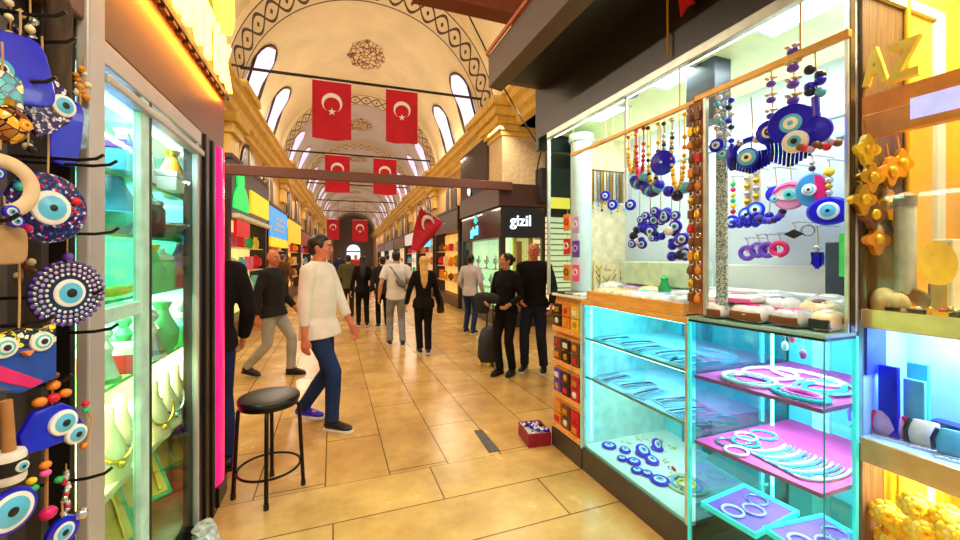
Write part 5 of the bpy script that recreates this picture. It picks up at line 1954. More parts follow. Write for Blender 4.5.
loop_neck(632, 136, 172, 7, 'yellow', 'yellow bead necklace, far end of the hanging rail', 'amber')
loop_neck(640, 130, 178, 7, 'red', 'red and pink bead necklace above a rope of cobalt beads', 'pink', blue=6)
loop_neck(653, 126, 185, 9, 'yellow', 'yellow and black bead necklace with cobalt beads below', 'black', blue=7)
loop_neck(668, 122, 160, 7, 'silver', 'silver bead necklace above the round cobalt disc', 'charcoal')
loop_neck(678, 117, 188, 10, 'yellow', 'orange yellow bead necklace nearest the tan board', 'orange', blue=3)
t = rail_drop(664, 163, 'round cobalt eye disc hanging between two yellow necklaces'); to_rail(t, ZR - .01); eye_part(t, .055, 0, 0, -.014, 'eye', (0, 0, 0, 1), (1, .5, .3, .1))
bl = random.Random(4)
for k, (px, py, n, lab) in enumerate(((639, 232, 9, 'cobalt eye bead cluster, farthest of the lower row'), (650, 222, 8, 'cobalt and white eye bead cluster, second of the lower row'), (660, 224, 11, 'big cobalt eye bead cluster, third of the lower row'), (671, 228, 12, 'cobalt eye bead cluster beside the tan board'), (679, 240, 12, 'long cobalt eye bead cluster, nearest the tan board'))):
    t = rail_drop(px, py, lab, 'bead_cluster', 'amulet', XH + .04)
    to_rail(t, ZR - .01)
    for q in range(n):
        x, z, r = bl.uniform(-.035, .035), bl.uniform(-.07, .06), bl.uniform(.013, .022)
        if q % 3 == 0:
            eye_part(t, r * 1.25, x, z, bl.uniform(-.03, -.012), 'eye', (0, 1, 2, 3), (1, .6, .45, .2))
        else:
            bead(t, (x, bl.uniform(-.02, .01), z), r, ('cobalt', 'navy', 'cobalt', 'white')[q % 4])
# fine chains against the end panel
for k in range(12):
    x = 2.08 + k * .034
    L = .24 + .1 * ((k * 7) % 5) / 5
    b = MB()
    b.loft([(x - .006, 2.885, 2.30), (x - .007, 2.885, 2.30 - L), (x, 2.885, 2.30 - L - .03), (x + .007, 2.885, 2.30 - L), (x + .006, 2.885, 2.30)], .0035, 6)
    t = thing('fine_chain', '%s fine chain against the cream end panel, %s from the round column' % (('silver', 'gold', 'pearl white')[k % 3], ORD[k]), 'necklace', (x, 2.885, 2.30 - L - .03), 0, 'fine chains on the cream end panel')
    part(b, 'chain', [P(('silver', 'gold', 'white')[k % 3])], t, smooth=True)
    b = MB(); b.ell((x, 2.88, 2.30 - L - .04), .012, 10); part(b, 'pendant', [P(('cobalt', 'gold', 'white', 'sky')[k % 4])], t, smooth=True)
for k, (px, py) in enumerate(((598, 250), (612, 250), (622, 256), (604, 268))):
    p = onY(px, py, 2.87)
    t = thing('chain_card', 'cream card of gold chains standing at the end panel, %s from the round column' % ORD[k], 'jewellery card', (p.x, 2.87 - .03 * (k == 3), CT + .003), R(10 * (-1) ** k), 'cream chain cards at the end panel')
    b = MB(); b.box(-.055, .055, -.006, .006, 0, .28 - .03 * k); part(b, 'card', [mat('cream_card', (240, 222, 168), rough=.6)], t, True, bevel=.003)
    for q in range(3):
        b = MB(); b.loft([(-.035, -.009, .24 - .03 * k - q * .05), (0, -.010, .19 - .03 * k - q * .05), (.035, -.009, .24 - .03 * k - q * .05)], .004, 6); part(b, 'chain', [P(('gold', 'brown', 'gold')[q])], t, True, smooth=True)
# blue charms by the round column
for k, (px, py) in enumerate(((613, 205), (631, 205), (606, 196))):
    p = onX(px, py, XH + .25)
    t = thing('hanging_amulet', 'small blue eye on a long thread behind the necklaces, %s' % ('left one', 'right one', 'by the round column')[k], 'amulet', p, R(-60))
    hang(t, 0, 2.585 - p.z, .0015); eye_part(t, .04, 0, 0)
# yellow strap and red pennant in front of the fascia
b = MB(); p = onX(668, 20, XR - .02); b.loft([(XR - .02, p.y, 2.63), (XR - .02, p.y + .004, 2.9), (XR - .02, p.y, 3.0)], [(.008, .003)] * 3, 8)
top(b, 'yellow_strap', [mat('yellow_strap', (238, 190, 40), rough=.4)], 'narrow yellow strap hanging down the black fascia', 'strap')
p = onX(686, 3, XR - .05)
b = MB(); b.prism([(-.05, .10), (.05, .12), (.035, .02), (.05, -.03), (.0, -.02), (-.03, -.05)], -.006, .006, 0, Matrix.Translation(p) @ Matrix.Rotation(R(-90), 4, 'Z') @ FRONT)
top(b, 'red_pennant', [flag_red], 'tip of a small red pennant under the canopy above the stall', 'pennant')

# ---- red box on the floor
p = onZ(537, 441, 0)
t = thing('red_box', 'low dark red box of blue and white trinkets on the floor by the rack', 'box', (1.60, 2.98, 0), R(-8))
b = MB(); b.prism([(-.10, -.13), (.10, -.13), (.10, .13), (-.10, .13)], 0, .012); 
for q in ((-.10, -.09, -.13, .13), (.09, .10, -.13, .13), (-.09, .09, -.13, -.12), (-.09, .09, .12, .13)):
    b.box(*q, .012, .11)
part(b, 'carton', [mat('crimson_card', (150, 16, 44), rough=.5)], t, True, bevel=.003)
br = random.Random(2)
for k in range(11):
    o_ = thing('eye_trinket', '%s trinket in the red floor box, %s from its near corner' % (('cobalt', 'white', 'silver')[k % 3], ORD[k]), 'trinket', t.location + Vector((br.uniform(-.065, .065), -.1 + .02 * k, .10 + br.uniform(0, .015))), 0, 'trinkets in the red floor box')
    b = MB(); b.ell((0, 0, 0), (.028, .028, .018), 14); part(b, 'bead', [P(('cobalt', 'white', 'silver')[k % 3])], o_, True, smooth=True)
    b = MB(); b.ell((-.004, -.004, .013), (.013, .013, .007), 10); part(b, 'spot', [P(('white', 'cobalt', 'sky')[k % 3])], o_, True, smooth=True)
b = MB(); b.box(1.52, 1.68, 2.89, 3.07, .012, .082)
top(b, 'tissue_fill', [P('white')], 'white tissue filling the red floor box', 'tissue', bevel=.01)

# ================================================================== NEIGHBOUR SHOP AT THE RIGHT EDGE
XN = 1.97
gold_w = mat('golden_wall', (232, 186, 78), rough=.4, var=.2, scale=3, metal=.2, stretch=(1, 6, 1))
brassy = mat('brass_yellow', (238, 200, 60), rough=.3, metal=.55)
shopn = thing('souvenir_window', 'golden souvenir shop window at the right edge beyond the dark post', 'shop window', (2.4, .7, 0))
b = MB(); b.box(XN, XN + .05, .2, .945, 2.02, 2.11)
part(b, 'header_bar', [mat('amber_header', (222, 160, 70), rough=.3)], shopn, bevel=.004)
b = MB(); b.box(XN - .006, XN + .004, .2, .80, 2.05, 2.125)
part(b, 'header_light', [mat('lilac_light_bar', (190, 196, 255), emit=.9, ecol=(170, 180, 255), rough=.2)], shopn)
b = MB(); b.box(XN, 2.75, .2, .945, 1.305, 1.335)
part(b, 'upper_ledge', [mat('pale_gold_ledge', (226, 200, 130), rough=.3)], shopn, bevel=.004)
b = MB(); b.box(XN - .004, XN + .01, .2, .945, 1.27, 1.345)
part(b, 'upper_rim', [mat('champagne_rim', (214, 190, 140), rough=.25, metal=.5)], shopn, bevel=.003)
b = MB(); b.box(XN, 2.75, .2, .945, .80, .835)
part(b, 'lower_ledge', [mat('ice_ledge', (170, 210, 246), rough=.3)], shopn)
b = MB(); b.box(XN - .004, XN + .01, .2, .945, .74, .836)
part(b, 'lower_rim', [mat('champagne_rim', (214, 190, 140), rough=.25, metal=.5)], shopn, bevel=.003)
b = MB(); b.box(2.75, 2.8, .2, .96, 0, 3.0)
part(b, 'back_panel', [gold_w], shopn)
b = MB(); b.box(2.3, 2.34, .2, .945, .835, 1.30)
part(b, 'blue_panel', [mat('blue_back', (140, 186, 246), rough=.5, var=.15, scale=3)], shopn)
curt = mat('bronze_curtain', (96, 68, 34), rough=.6, stretch=(8, 8, .5), var=.3)
b = MB(); b.box(1.98, 2.27, .945, .957, 1.336, 3.0)
part(b, 'side_curtain', [curt], shopn)
b = MB(); b.box(2.27, 2.75, .945, .957, 1.336, 3.0)
part(b, 'side_wall', [gold_w], shopn)
b = MB(); b.box(1.98, 2.75, .945, .957, .836, 1.305)
part(b, 'blue_side', [mat('blue_back', (140, 186, 246), rough=.5, var=.15, scale=3)], shopn)
b = MB(); b.box(1.99, 2.12, .935, .945, 1.08, 1.30)
part(b, 'deep_blue_patch', [mat('deep_blue_back', (50, 70, 230), rough=.4)], shopn)
b = MB(); b.box(1.98, 2.13, .945, .957, .06, .80)
part(b, 'brown_curtain', [mat('taupe_curtain', (120, 90, 66), rough=.6, stretch=(8, 8, .5), var=.3)], shopn)
b = MB(); b.box(2.13, 2.75, .945, .957, .06, .80)
part(b, 'yellow_backing', [mat('yellow_backing', (240, 200, 60), rough=.6)], shopn)
b = MB(); b.box(2.262, 2.284, .925, .945, 1.34, 3.0)
part(b, 'gilt_pilaster', [brassy], shopn, bevel=.008)
b = MB(); b.box(XN, 2.8, .2, .96, 3.0, 3.05)
part(b, 'shop_ceiling', [mat('goods_amber', PAL['amber'])], shopn)
b = MB(); b.box(XN, 2.75, .2, .945, .0, .06)
part(b, 'plinth', [base_m], shopn)
b = MB(); b.box(1.975, 2.01, .2, .945, 2.11, 2.185)
part(b, 'letter_ledge', [mat('orange_ledge', (236, 150, 50), rough=.5)], shopn)
b = MB(); b.box(XN + .01, XN + .016, .2, .945, .84, 1.27); b.box(XN + .01, XN + .016, .2, .945, 1.345, 2.02)
part(b, 'glass_pane', [glass_mat('plain_glass', (250, 250, 245), .04)], shopn)
b = MB(); b.box(2.60, 2.66, .2, .945, .74, .80)
for x, y0, y1, c in ((2.55, .82, .93, 0),):
    pass
area('souvenir_lamp', (2.25, .55, 2.98), .4, 46, (255, 238, 186), (0, 0, 0), .6)
area('souvenir_lamp', (2.15, .62, 1.295), .2, 14, (186, 214, 255), (0, 0, 0), .5)
area('souvenir_lamp', (2.2, .6, .79), .3, 20, (255, 236, 170), (0, 0, 0), .6)
for k, (ch, px, py, s) in enumerate((('A', 865, 86, .19), ('Z', 889, 82, .19))):
    p = onX(px, py, 1.99)
    v, f = text_mesh(ch, s, .012, .007, .52 if ch == 'A' else .66)
    b = MB(); b.add(v, f, 0, Matrix.Translation(p) @ Matrix.Rotation(R(-88), 4, 'Z') @ Matrix.Rotation(R(90), 4, 'X'))
    top(b, 'gold_letter', [mat('gold_letter', (255, 222, 84), rough=.4)], 'gilt letter %s on the ledge above the shop window' % ch, 'letter')
# wares on the upper ledge


def ware(px, py, X, base):
    p = onX(px, py, X)
    return Vector((X, p.y, base))


t = thing('brass_plate', 'round brass plate leaning in the shop window at the right edge', 'plate', ware(912, 280, 2.07, 1.336), R(-60))
b = MB(); b.lathe([(0, 0), (.07, .0), (.09, .012), (.095, .02), (.085, .016), (0, .008)], 30, 0, Matrix.Translation((0, 0, .095)) @ Matrix.Rotation(R(75), 4, 'X')); t.scale = (.5, .5, .5); part(b, 'plate', [mat('dark_brass', (160, 112, 30), rough=.25, metal=.8)], t, True, smooth=True)
b = MB(); b.torus((0, 0, 0), .092, .007, 30, 8, 0, Matrix.Translation((0, -.012, .095)) @ Matrix.Rotation(R(75), 4, 'X')); part(b, 'rim', [brassy], t, True, smooth=True)
t = thing('yellow_plate', 'pale yellow round plate standing behind the brass plate', 'plate', ware(938, 240, 2.12, 1.336), R(-55))
b = MB(); b.lathe([(0, 0), (.09, .0), (.11, .012), (.115, .02), (0, .008)], 30, 0, Matrix.Translation((0, 0, .25)) @ Matrix.Rotation(R(75), 4, 'X')); t.scale = (.42, .42, .75); part(b, 'plate', [P('yellow')], t, True, smooth=True)
b = MB(); b.box(-.05, .05, -.02, .05, 0, .15); part(b, 'stand', [P('gold')], t, True, bevel=.004)
t = thing('glass_cylinder', 'tall clear glass cylinder with dark cap in the golden window', 'vase', ware(905, 240, 2.09, 1.336))
b = MB(); b.lathe([(.03, 0), (.032, .02), (.032, .42), (.028, .44)], 24); part(b, 'body', [mat('greyish_glass', (206, 218, 218), rough=.08, spec=.8)], t, True, smooth=True)
b = MB(); b.lathe([(.034, .41), (.034, .45), (.012, .465)], 24); part(b, 'cap', [P('steel')], t, True, smooth=True)
b = MB(); q = ware(942, 215, 2.25, 1.336); b.box(q.x, q.x + .07, q.y - .03, q.y + .03, 1.336, 1.62)
top(b, 'white_box', [P('white')], 'tall white box at the right edge behind the yellow plate', 'box', bevel=.005)
t = thing('draped_cloth', 'grey and cream cloth mound behind the brass plate', 'cloth', ware(884, 255, 2.05, 1.336))
t.scale = (.42, .42, .55)
b = MB(); b.ell((0, 0, .06), (.12, .10, .11), 18); b.ell((.02, -.09, .05), (.09, .09, .09), 16); b.v = [Vector((p.x, p.y, max(p.z, 0))) for p in b.v]; part(b, 'cloth', [mat('champagne_cloth', (214, 200, 150), rough=.7, var=.2)], t, True, smooth=True)
for k, (px, X, c) in enumerate(((866, 2.05, 'charcoal'), (880, 2.04, 'cream'), (892, 2.03, 'black'), (905, 2.05, 'silver'), (918, 2.03, 'black'), (930, 2.05, 'gold'), (942, 2.03, 'yellow'), (955, 2.04, 'charcoal'), (872, 2.14, 'silver'), (950, 2.14, 'brown'))):
    q = ware(px, 300, X, 1.336)
    t = thing('ring_tray', '%s little dish along the front of the golden window, %s from the dark post' % (c, ORD[k]), 'dish', q, k, 'little dishes along the golden window')
    b = MB(); b.lathe([(.018, 0), (.022, .004), (.026, .02), (.02, .014)], 14); part(b, 'dish', [P(c)], t, True, smooth=True)
    b = MB(); b.ell((0, 0, .022), .010, 10); part(b, 'stone', [P(('white', 'gold', 'red', 'silver')[k % 4])], t, True, smooth=True)
for k, (px, py, c) in enumerate(((866, 178, 'gold'), (885, 172, 'amber'), (868, 215, 'brown'), (884, 205, 'gold'), (872, 240, 'amber'), (896, 164, 'gold'), (862, 150, 'yellow'), (897, 222, 'gold'), (858, 200, 'gold'))):
    p = onY(px + 4, py, .925)
    t = thing('gilt_ornament', '%s ornament on the back of the golden window, %s' % (c, ('top left', 'top right', 'middle left', 'middle right', 'lowest', 'far right above the cylinder', 'highest, by the post', 'low, beside the cylinder', 'against the post')[k]), 'ornament', p, R(-10), 'gilt ornaments at the back of the golden window')
    b = MB(); b.prism([(.05 * math.cos(a) * (1 + .25 * math.cos(4 * a)), .05 * math.sin(a) * (1 + .25 * math.cos(4 * a))) for a in [2 * PI * q / 24 for q in range(24)]], -.01, .012, 0, FRONT); part(b, 'plaque', [P(c)], t, True, bevel=.003)
    b = MB(); b.ell((0, -.014, 0), (.022, .012, .022), 12); part(b, 'boss', [brassy], t, True, smooth=True)
    b = MB(); b.loft([(0, 0, .05), (0, .01, .12)], .003, 6); part(b, 'chain', [P('gold')], t, True)
# blue lit middle shelf: purses and cards
for k, (px, c, c2, X) in enumerate(((866, 'sky', 'violet', 2.08), (889, 'lilac', 'magenta', 2.06), (926, 'white', 'charcoal', 2.08), (955, 'sky', 'navy', 2.06))):
    q = ware(px, 410, X, .836)
    t = thing('coin_purse', '%s purse with %s trim on the blue lit shelf, %s from the dark post' % (c, c2, ORD[k]), 'purse', q, R(-70), 'purses on the blue lit shelf')
    t.scale = (.8, .8, .8)
    b = MB(); b.loft([(0, 0, .01), (0, 0, .05), (0, 0, .10), (0, 0, .125)], [(.05, .012), (.06, .022), (.052, .014), (.04, .006)], 16); part(b, 'pouch', [mat('pouch_' + c, PAL[c], rough=.5, var=.15)], t, True, smooth=True)
    for s_ in (-1, 1):
        b = MB(); b.loft([(s_ * .05, 0, .12), (s_ * .066, 0, .07), (s_ * .062, 0, .02)], .008, 8); part(b, 'side_trim', [P(c2)], t, True, smooth=True)
    b = MB(); b.box(-.06, .06, -.05, -.02, 0, .012); part(b, 'card', [P('silver')], t, True, bevel=.002)
for k, (px, py, c) in enumerate(((876, 350, 'cobalt'), (915, 350, 'sky'), (890, 375, 'turquoise'))):
    p = onX(px, py, 2.06 + .03 * k)
    p.y = min(p.y, .90 - .03 * k)
    b = MB(); b.box(p.x - .01, p.x + .01, p.y - .03, p.y + .03, .836, 1.02 + .1 * (k == 0) + .06 * k)
    top(b, 'gift_card', [P(c)], '%s upright card at the back of the blue lit shelf' % c, 'card', bevel=.003)
q = ware(948, 400, 2.16, .836)
b = MB(); b.box(2.13, 2.19, q.y - .04, q.y + .04, .836, .93)
top(b, 'navy_box', [P('navy')], 'navy box at the right edge of the blue lit shelf', 'box', bevel=.004)
# yellow goods at the bottom
rr = random.Random(12)
for k, (px, py, s) in enumerate(((872, 505, .06), (888, 520, .07), (905, 500, .06), (868, 530, .06), (915, 525, .07), (935, 515, .06), (950, 530, .07))):
    p = onX(px, py, 2.05)
    p.z = max(p.z, .18)
    t = thing('yellow_rosette', 'yellow rosette in the bottom of the golden window, %s from the glass case' % ORD[k], 'rosette', (2.04 + .03 * (k % 2), min(.9, p.y * .965), p.z), R(-55), 'yellow rosettes in the bottom of the golden window')
    s *= .72
    for q, rr_ in enumerate((1, .72, .45)):
        b = MB()
        for j in range(9):
            a = 2 * PI * j / 9 + q
            b.ell((s * rr_ * .75 * math.cos(a), -.012 * q, s * rr_ * .75 * math.sin(a)), (s * .32 * rr_ + .006, .014, s * .32 * rr_ + .006), 8)
        part(b, 'petal_ring', [P('yellow') if q != 1 else mat('lemon', (246, 226, 110), rough=.5)], t, True, smooth=True)
    b = MB(); b.loft([(0, .01, 0), (.01, .02, -p.z + .065)], .012, 8); part(b, 'stem', [P('amber')], t, True, smooth=True)
for k in range(6):
    x_ = 2.16 + k * .07
    b = MB(); b.loft([(x_, .90, .07), (x_, .905, .4), (x_, .90, .74)], [(.028, .012), (.024, .014), (.03, .012)], 10)
    top(b, 'hanging_scarf', [mat('scarf_' + ('amber', 'yellow', 'gold', 'cream', 'yellow', 'amber')[k], PAL[('amber', 'yellow', 'gold', 'cream', 'yellow', 'amber')[k]], rough=.7)], '%s scarf hanging at the back under the blue shelf, %s from the glass case' % (('amber', 'yellow', 'gold', 'cream', 'yellow', 'amber')[k], ORD[k]), 'scarf', 'scarves under the blue shelf', smooth=True)
# ================================================================== SHOPS ALONG THE STREET (street frame)
shop_dark = mat('shop_dark_timber', (52, 38, 34), rough=.45, var=.12)
shop_brown = mat('shop_brown', (92, 60, 44), rough=.5)


def inst(t):
    return WM[t.name]


def lbox(t, x0, x1, y0, y1, z0, z1, name, m, bevel=.004, parent=None):
    b = MB()
    b.box(min(x0, x1), max(x0, x1), min(y0, y1), max(y0, y1), z0, z1)
    return part(b, name, [m], parent or t, True, bevel=bevel)


def street_shop(side, y0, y1, lab, glow, glow_e, sign_c, sign_e, zs0, zs1, goods, goods_lab, depth=.42, nshelf=3, n=5, sign_lum=True, short=''):
    """x local: 0 = wall, +x toward the street"""
    xw = VC - VR if side < 0 else VC + VR
    sg = 1 if side < 0 else -1
    yc = (y0 + y1) / 2
    t = thing('street_shop', lab, 'shop', vw(xw, yc), VROT)
    w = (y1 - y0) / 2
    gm = mat('shop_glow_%d_%d_%d' % glow, glow, rough=.6, emit=glow_e, var=.25, scale=2.2)
    lbox(t, sg * .01, sg * .05, -w + .14, w - .14, .3, 2.35, 'lit_back', gm, 0)
    lbox(t, 0, sg * depth, -w, -w + .14, 0, 2.6, 'pier', shop_dark)
    lbox(t, 0, sg * depth, w - .14, w, 0, 2.6, 'pier', shop_dark)
    lbox(t, 0, sg * depth, -w, w, 0, .3, 'plinth', shop_brown)
    lbox(t, 0, sg * (depth + .05), -w, w, zs1, zs1 + .09, 'canopy', shop_dark)
    sm = mat('sign_%d_%d_%d' % sign_c, sign_c, rough=.4, emit=sign_e, var=.1)
    lbox(t, sg * (depth - .1), sg * (depth + .03), -w + .05, w - .05, zs0, zs1, 'sign_board', sm)
    for k in range(nshelf):
        z = .75 + k * .5
        lbox(t, sg * .05, sg * (depth - .06), -w + .14, w - .14, z - .02, z, 'shelf', P('cream'), 0)
    r_ = random.Random(int(y0 * 10) + side)
    for k in range(nshelf):
        z = .75 + k * .5
        for q in range(n):
            y = -w + .3 + (2 * w - .6) * q / max(1, n - 1)
            loc = VM @ Vector((xw + sg * (depth - .2), yc + y, z + .001))
            c = goods[(q + 2 * k) % len(goods)]
            g = thing('shop_ware', '%s %s, %s along the %s shelf of the %s' % (c, goods_lab, ORD[q], ('lowest', 'middle', 'top')[k % 3], short), goods_lab.split()[-1], loc, VROT, '%s in the %s' % (goods_lab + 's', short))
            b = MB()
            s_ = r_.uniform(.8, 1.2)
            if (q + k) % 3 == 0:
                b.lathe([(.06, 0), (.10 * s_, .08), (.09 * s_, .2), (.04, .26), (.05, .3)], 14)
            elif (q + k) % 3 == 1:
                b.box(-.07, .07, -.12 * s_, .12 * s_, 0, .3 * s_)
            else:
                b.lathe([(.04, 0), (.05, .02), (.13 * s_, .1), (.12 * s_, .22 * s_), (.02, .3 * s_)], 14)
            part(b, 'body', [P(c)], g, True, smooth=True, bevel=.003)
    return t


WARM = ('red', 'amber', 'brown', 'gold', 'orange', 'cream')
MIX = ('red', 'green', 'yellow', 'white', 'sky', 'pink')
L1 = street_shop(-1, 8.2, 11.6, 'shop with green emblem and yellow panel, nearest on the left side of the street', (255, 240, 150), .75, (70, 66, 70), 0, 2.35, 3.35, MIX, 'souvenir jar', n=5, short='green emblem shop')
# emblem and panels on the first sign
g_em = mat('green_emblem', (20, 214, 110), emit=.8, ecol=(10, 220, 100), var=.05)
y_em = mat('yellow_sign', (250, 224, 50), emit=.6, ecol=(255, 220, 40), var=.05)
b = MB()
b.lathe([(.26, 0), (.26, .03)], 24, 0, Matrix.Translation((.45, -1.1, 3.06)) @ Matrix.Rotation(R(90), 4, 'Y'))
n = 14
b.prism([(-.55, 0)] + [(-.55 * math.cos(PI * k / n), .50 * math.sin(PI * k / n)) for k in range(n + 1)] + [(.55, 0)], 0, .04, 0, Matrix.Translation((.45, -1.05, 2.46)) @ Matrix.Rotation(R(90), 4, 'Z') @ Matrix.Rotation(R(90), 4, 'X'))
part(b, 'green_emblem', [g_em], L1, True)
lbox(L1, .44, .50, -.35, 1.55, 2.5, 2.98, 'yellow_panel', y_em)
lbox(L1, .44, .56, -1.6, 1.6, 2.28, 2.36, 'white_strip', P('white'))
lbox(L1, .44, .50, -1.5, -.5, 1.95, 2.25, 'red_panel', mat('red_sign', (226, 20, 40), emit=.35, var=.05))
L2 = street_shop(-1, 11.8, 15.0, 'shop with bright blue sign over a yellow strip on the left', (255, 190, 120), .6, (40, 150, 230), .9, 2.12, 2.95, ('red', 'orange', 'pink', 'white', 'magenta'), 'spice jar', n=5, short='blue signed shop')
lbox(L2, .35, .47, -1.5, 1.5, 1.85, 2.1, 'yellow_strip', y_em)
for k in range(3):
    lbox(L2, .45, .465, -1.1 + .2 * k, .9, 2.30 + .17 * k, 2.36 + .17 * k, 'sign_lettering', P('white'), 0)
L3 = street_shop(-1, 15.2, 19.0, 'shop with golden yellow sign, third on the left', (255, 200, 110), .7, (246, 190, 40), .7, 2.1, 2.9, WARM, 'lantern', n=4, short='golden signed shop')
L4 = street_shop(-1, 19.2, 23.5, 'shop with dull red sign, fourth on the left', (240, 200, 150), .6, (150, 40, 40), .2, 2.1, 2.7, MIX, 'scarf bundle', n=3, short='dull red signed shop')
L5 = street_shop(-1, 23.8, 29.5, 'shop with pale sign, fifth on the left', (230, 220, 200), .6, (210, 200, 190), .5, 2.1, 2.7, WARM, 'bag', n=3, nshelf=2, short='pale signed left shop')
L6 = street_shop(-1, 30, 38, 'far grey fronted shop, sixth on the left', (230, 220, 210), .6, (90, 90, 100), .2, 2.1, 2.8, MIX, 'carpet roll', n=2, nshelf=2, short='far grey fronted shop')
L7 = street_shop(-1, 38.4, 48, 'farthest lit shop on the left', (240, 226, 200), .7, (160, 130, 90), .2, 2.1, 2.8, MIX, 'bag', n=2, nshelf=2, short='farthest left shop')
R2 = street_shop(1, 11.4, 14.9, 'warm lit shop with timber arch, beside the black corner shop on the right', (255, 190, 100), .75, (70, 46, 36), 0, 2.35, 3.0, WARM, 'leather bag', n=5, short='warm lit arch shop')
R3 = street_shop(1, 15.2, 19.0, 'shop with cyan screen sign, further along on the right', (250, 200, 150), .5, (50, 40, 40), 0, 2.3, 2.9, WARM, 'silk cushion', n=4, short='cyan screen shop')
lbox(R3, -.46, -.50, -1.6, .2, 1.98, 2.32, 'cyan_screen', mat('cyan_screen', (60, 200, 230), emit=1.5, ecol=(50, 190, 230)))
R4 = street_shop(1, 19.3, 23.5, 'white signed shop, third past the black corner shop', (240, 230, 220), .7, (210, 204, 200), .6, 2.2, 2.8, MIX, 'lamp', n=3, short='white signed shop')
R5 = street_shop(1, 23.8, 29.5, 'far right shop with brown sign', (250, 220, 170), .6, (110, 70, 40), .2, 2.1, 2.8, WARM, 'rug', n=3, nshelf=2, short='brown signed far shop')
R6 = street_shop(1, 30, 38, 'far right shop with grey sign', (240, 226, 210), .6, (120, 110, 110), .2, 2.1, 2.8, MIX, 'rug', n=2, nshelf=2, short='grey signed right shop')
R7 = street_shop(1, 38.4, 48, 'farthest lit shop on the right', (240, 226, 200), .7, (120, 90, 70), .2, 2.1, 2.8, WARM, 'rug', n=2, nshelf=2, short='farthest right shop')

# ---- black corner shop with the lit name on two sides
XG, YG = 3.1, 8.0
gz = thing('corner_shop', 'black corner jewellery shop with lit name signs on two faces', 'shop', vw(XG + .5, YG + 1.5), VROT)
G = inst(gz)


def gpart(x0, x1, y0, y1, z0, z1, name, m, bevel=.004):
    b = MB()
    b.box(x0, x1, y0, y1, z0, z1, 0, VM)
    return part(b, name, [m], gz, bevel=bevel)


shop_blk = mat('corner_shop_black', (26, 22, 26), rough=.3, coat=.3)
shop_navy = mat('corner_shop_navy', (12, 16, 34), rough=.3, coat=.3)
lime_in = mat('lime_lit_interior', (226, 250, 170), emit=1.0, ecol=(226, 255, 160), var=.15, scale=2)
mint_in = mat('mint_lit_interior', (190, 250, 200), emit=.95, ecol=(190, 255, 205), var=.2, scale=2)
gpart(XG, XG + .1, YG, YG + 3.1, 1.98, 2.66, 'sign_board', shop_blk)
gpart(XG + .1, XG + 1.08, YG, YG + .1, 1.98, 2.66, 'sign_board', shop_navy)
gpart(XG - .06, XG + 1.1, YG - .06, YG + 3.15, 2.66, 3.15, 'header', mat('maroon_header', (74, 44, 38), rough=.4))
gpart(XG, XG + .12, YG, YG + .12, 0, 1.98, 'corner_post', shop_blk)
gpart(XG, XG + .1, YG + 3.0, YG + 3.1, 0, 1.98, 'end_post', shop_blk)
gpart(XG + 1.0, XG + 1.08, YG, YG + .1, 0, 1.98, 'end_post', shop_blk)
gpart(XG, XG + .1, YG + .12, YG + 3.0, 0, .35, 'plinth', shop_blk)
gpart(XG + .12, XG + 1.0, YG, YG + .1, 0, .35, 'plinth', shop_blk)
gpart(XG + .30, XG + .34, YG + .2, YG + 3.0, .35, 1.98, 'lit_back', mint_in, 0)
gpart(XG + .12, XG + .95, YG + .30, YG + .34, .35, 1.98, 'lit_back', lime_in, 0)
gpart(XG + .40, XG + .56, YG + .12, YG + .28, .35, 1.9, 'dark_stand', shop_brown)
gl = glass_mat('plain_glass', (250, 250, 245), .04)
gpart(XG + .04, XG + .05, YG + .12, YG + 3.0, .35, 1.98, 'glass_pane', gl, 0)
gpart(XG + .12, XG + 1.0, YG + .04, YG + .05, .35, 1.98, 'glass_pane', gl, 0)
for k in range(2):
    gpart(XG + .06, XG + .28, YG + .2, YG + 2.9, .8 + .45 * k, .815 + .45 * k, 'shelf', P('white'), 0)
name_glow = mat('white_blue_lettering', (240, 250, 255), emit=1.6, ecol=(214, 238, 255), var=0)
cyan_glow = mat('cyan_lettering', (120, 230, 255), emit=1.5, ecol=(100, 215, 255), var=0)
v, f = text_mesh('gizil', .34, .015, .003)
b = MB(); b.add(v, f, 0, VM @ Matrix.Translation((XG + .22, YG - .012, 2.24)) @ Matrix.Rotation(R(90), 4, 'X'))
part(b, 'name_lettering', [name_glow], gz)
b = MB(); b.add(v, f, 0, VM @ Matrix.Translation((XG - .012, YG + 2.2, 2.12)) @ Matrix.Rotation(R(-90), 4, 'Z') @ Matrix.Rotation(R(90), 4, 'X') @ Matrix.Diagonal((1.25, 1, 1, 1)))
part(b, 'name_lettering', [cyan_glow], gz)
b = MB(); b.prism([(-.16, .05), (0, .22), (.16, .05), (0, -.02)], 0, .02, 0, VM @ Matrix.Translation((XG - .002, YG + 1.75, 2.42)) @ Matrix.Rotation(R(-90), 4, 'Z') @ Matrix.Rotation(R(90), 4, 'X'))
part(b, 'gem_emblem', [mat('teal_emblem', (70, 190, 190), emit=1.2, var=0)], gz)
for k in range(8):
    p = vw(XG + .18, YG + .45 + .33 * k, .816 + .45 * (k % 2))
    t = thing('jewellery_stand', 'silver necklace stand in the side window of the black corner shop, %s from the corner' % ORD[k], 'jewellery stand', p, VROT, 'necklace stands in the corner shop')
    b = MB(); b.lathe([(.07, 0), (.02, .03), (.018, .1), (.07, .16), (.05, .24), (.02, .32)], 12); part(b, 'bust', [P('silver')], t, True, smooth=True)
    b = MB(); b.torus((0, 0, .2), .06, .008, 14, 5); part(b, 'necklace', [P('turquoise')], t, True, smooth=True)
# small projecting lit sign
b = MB()
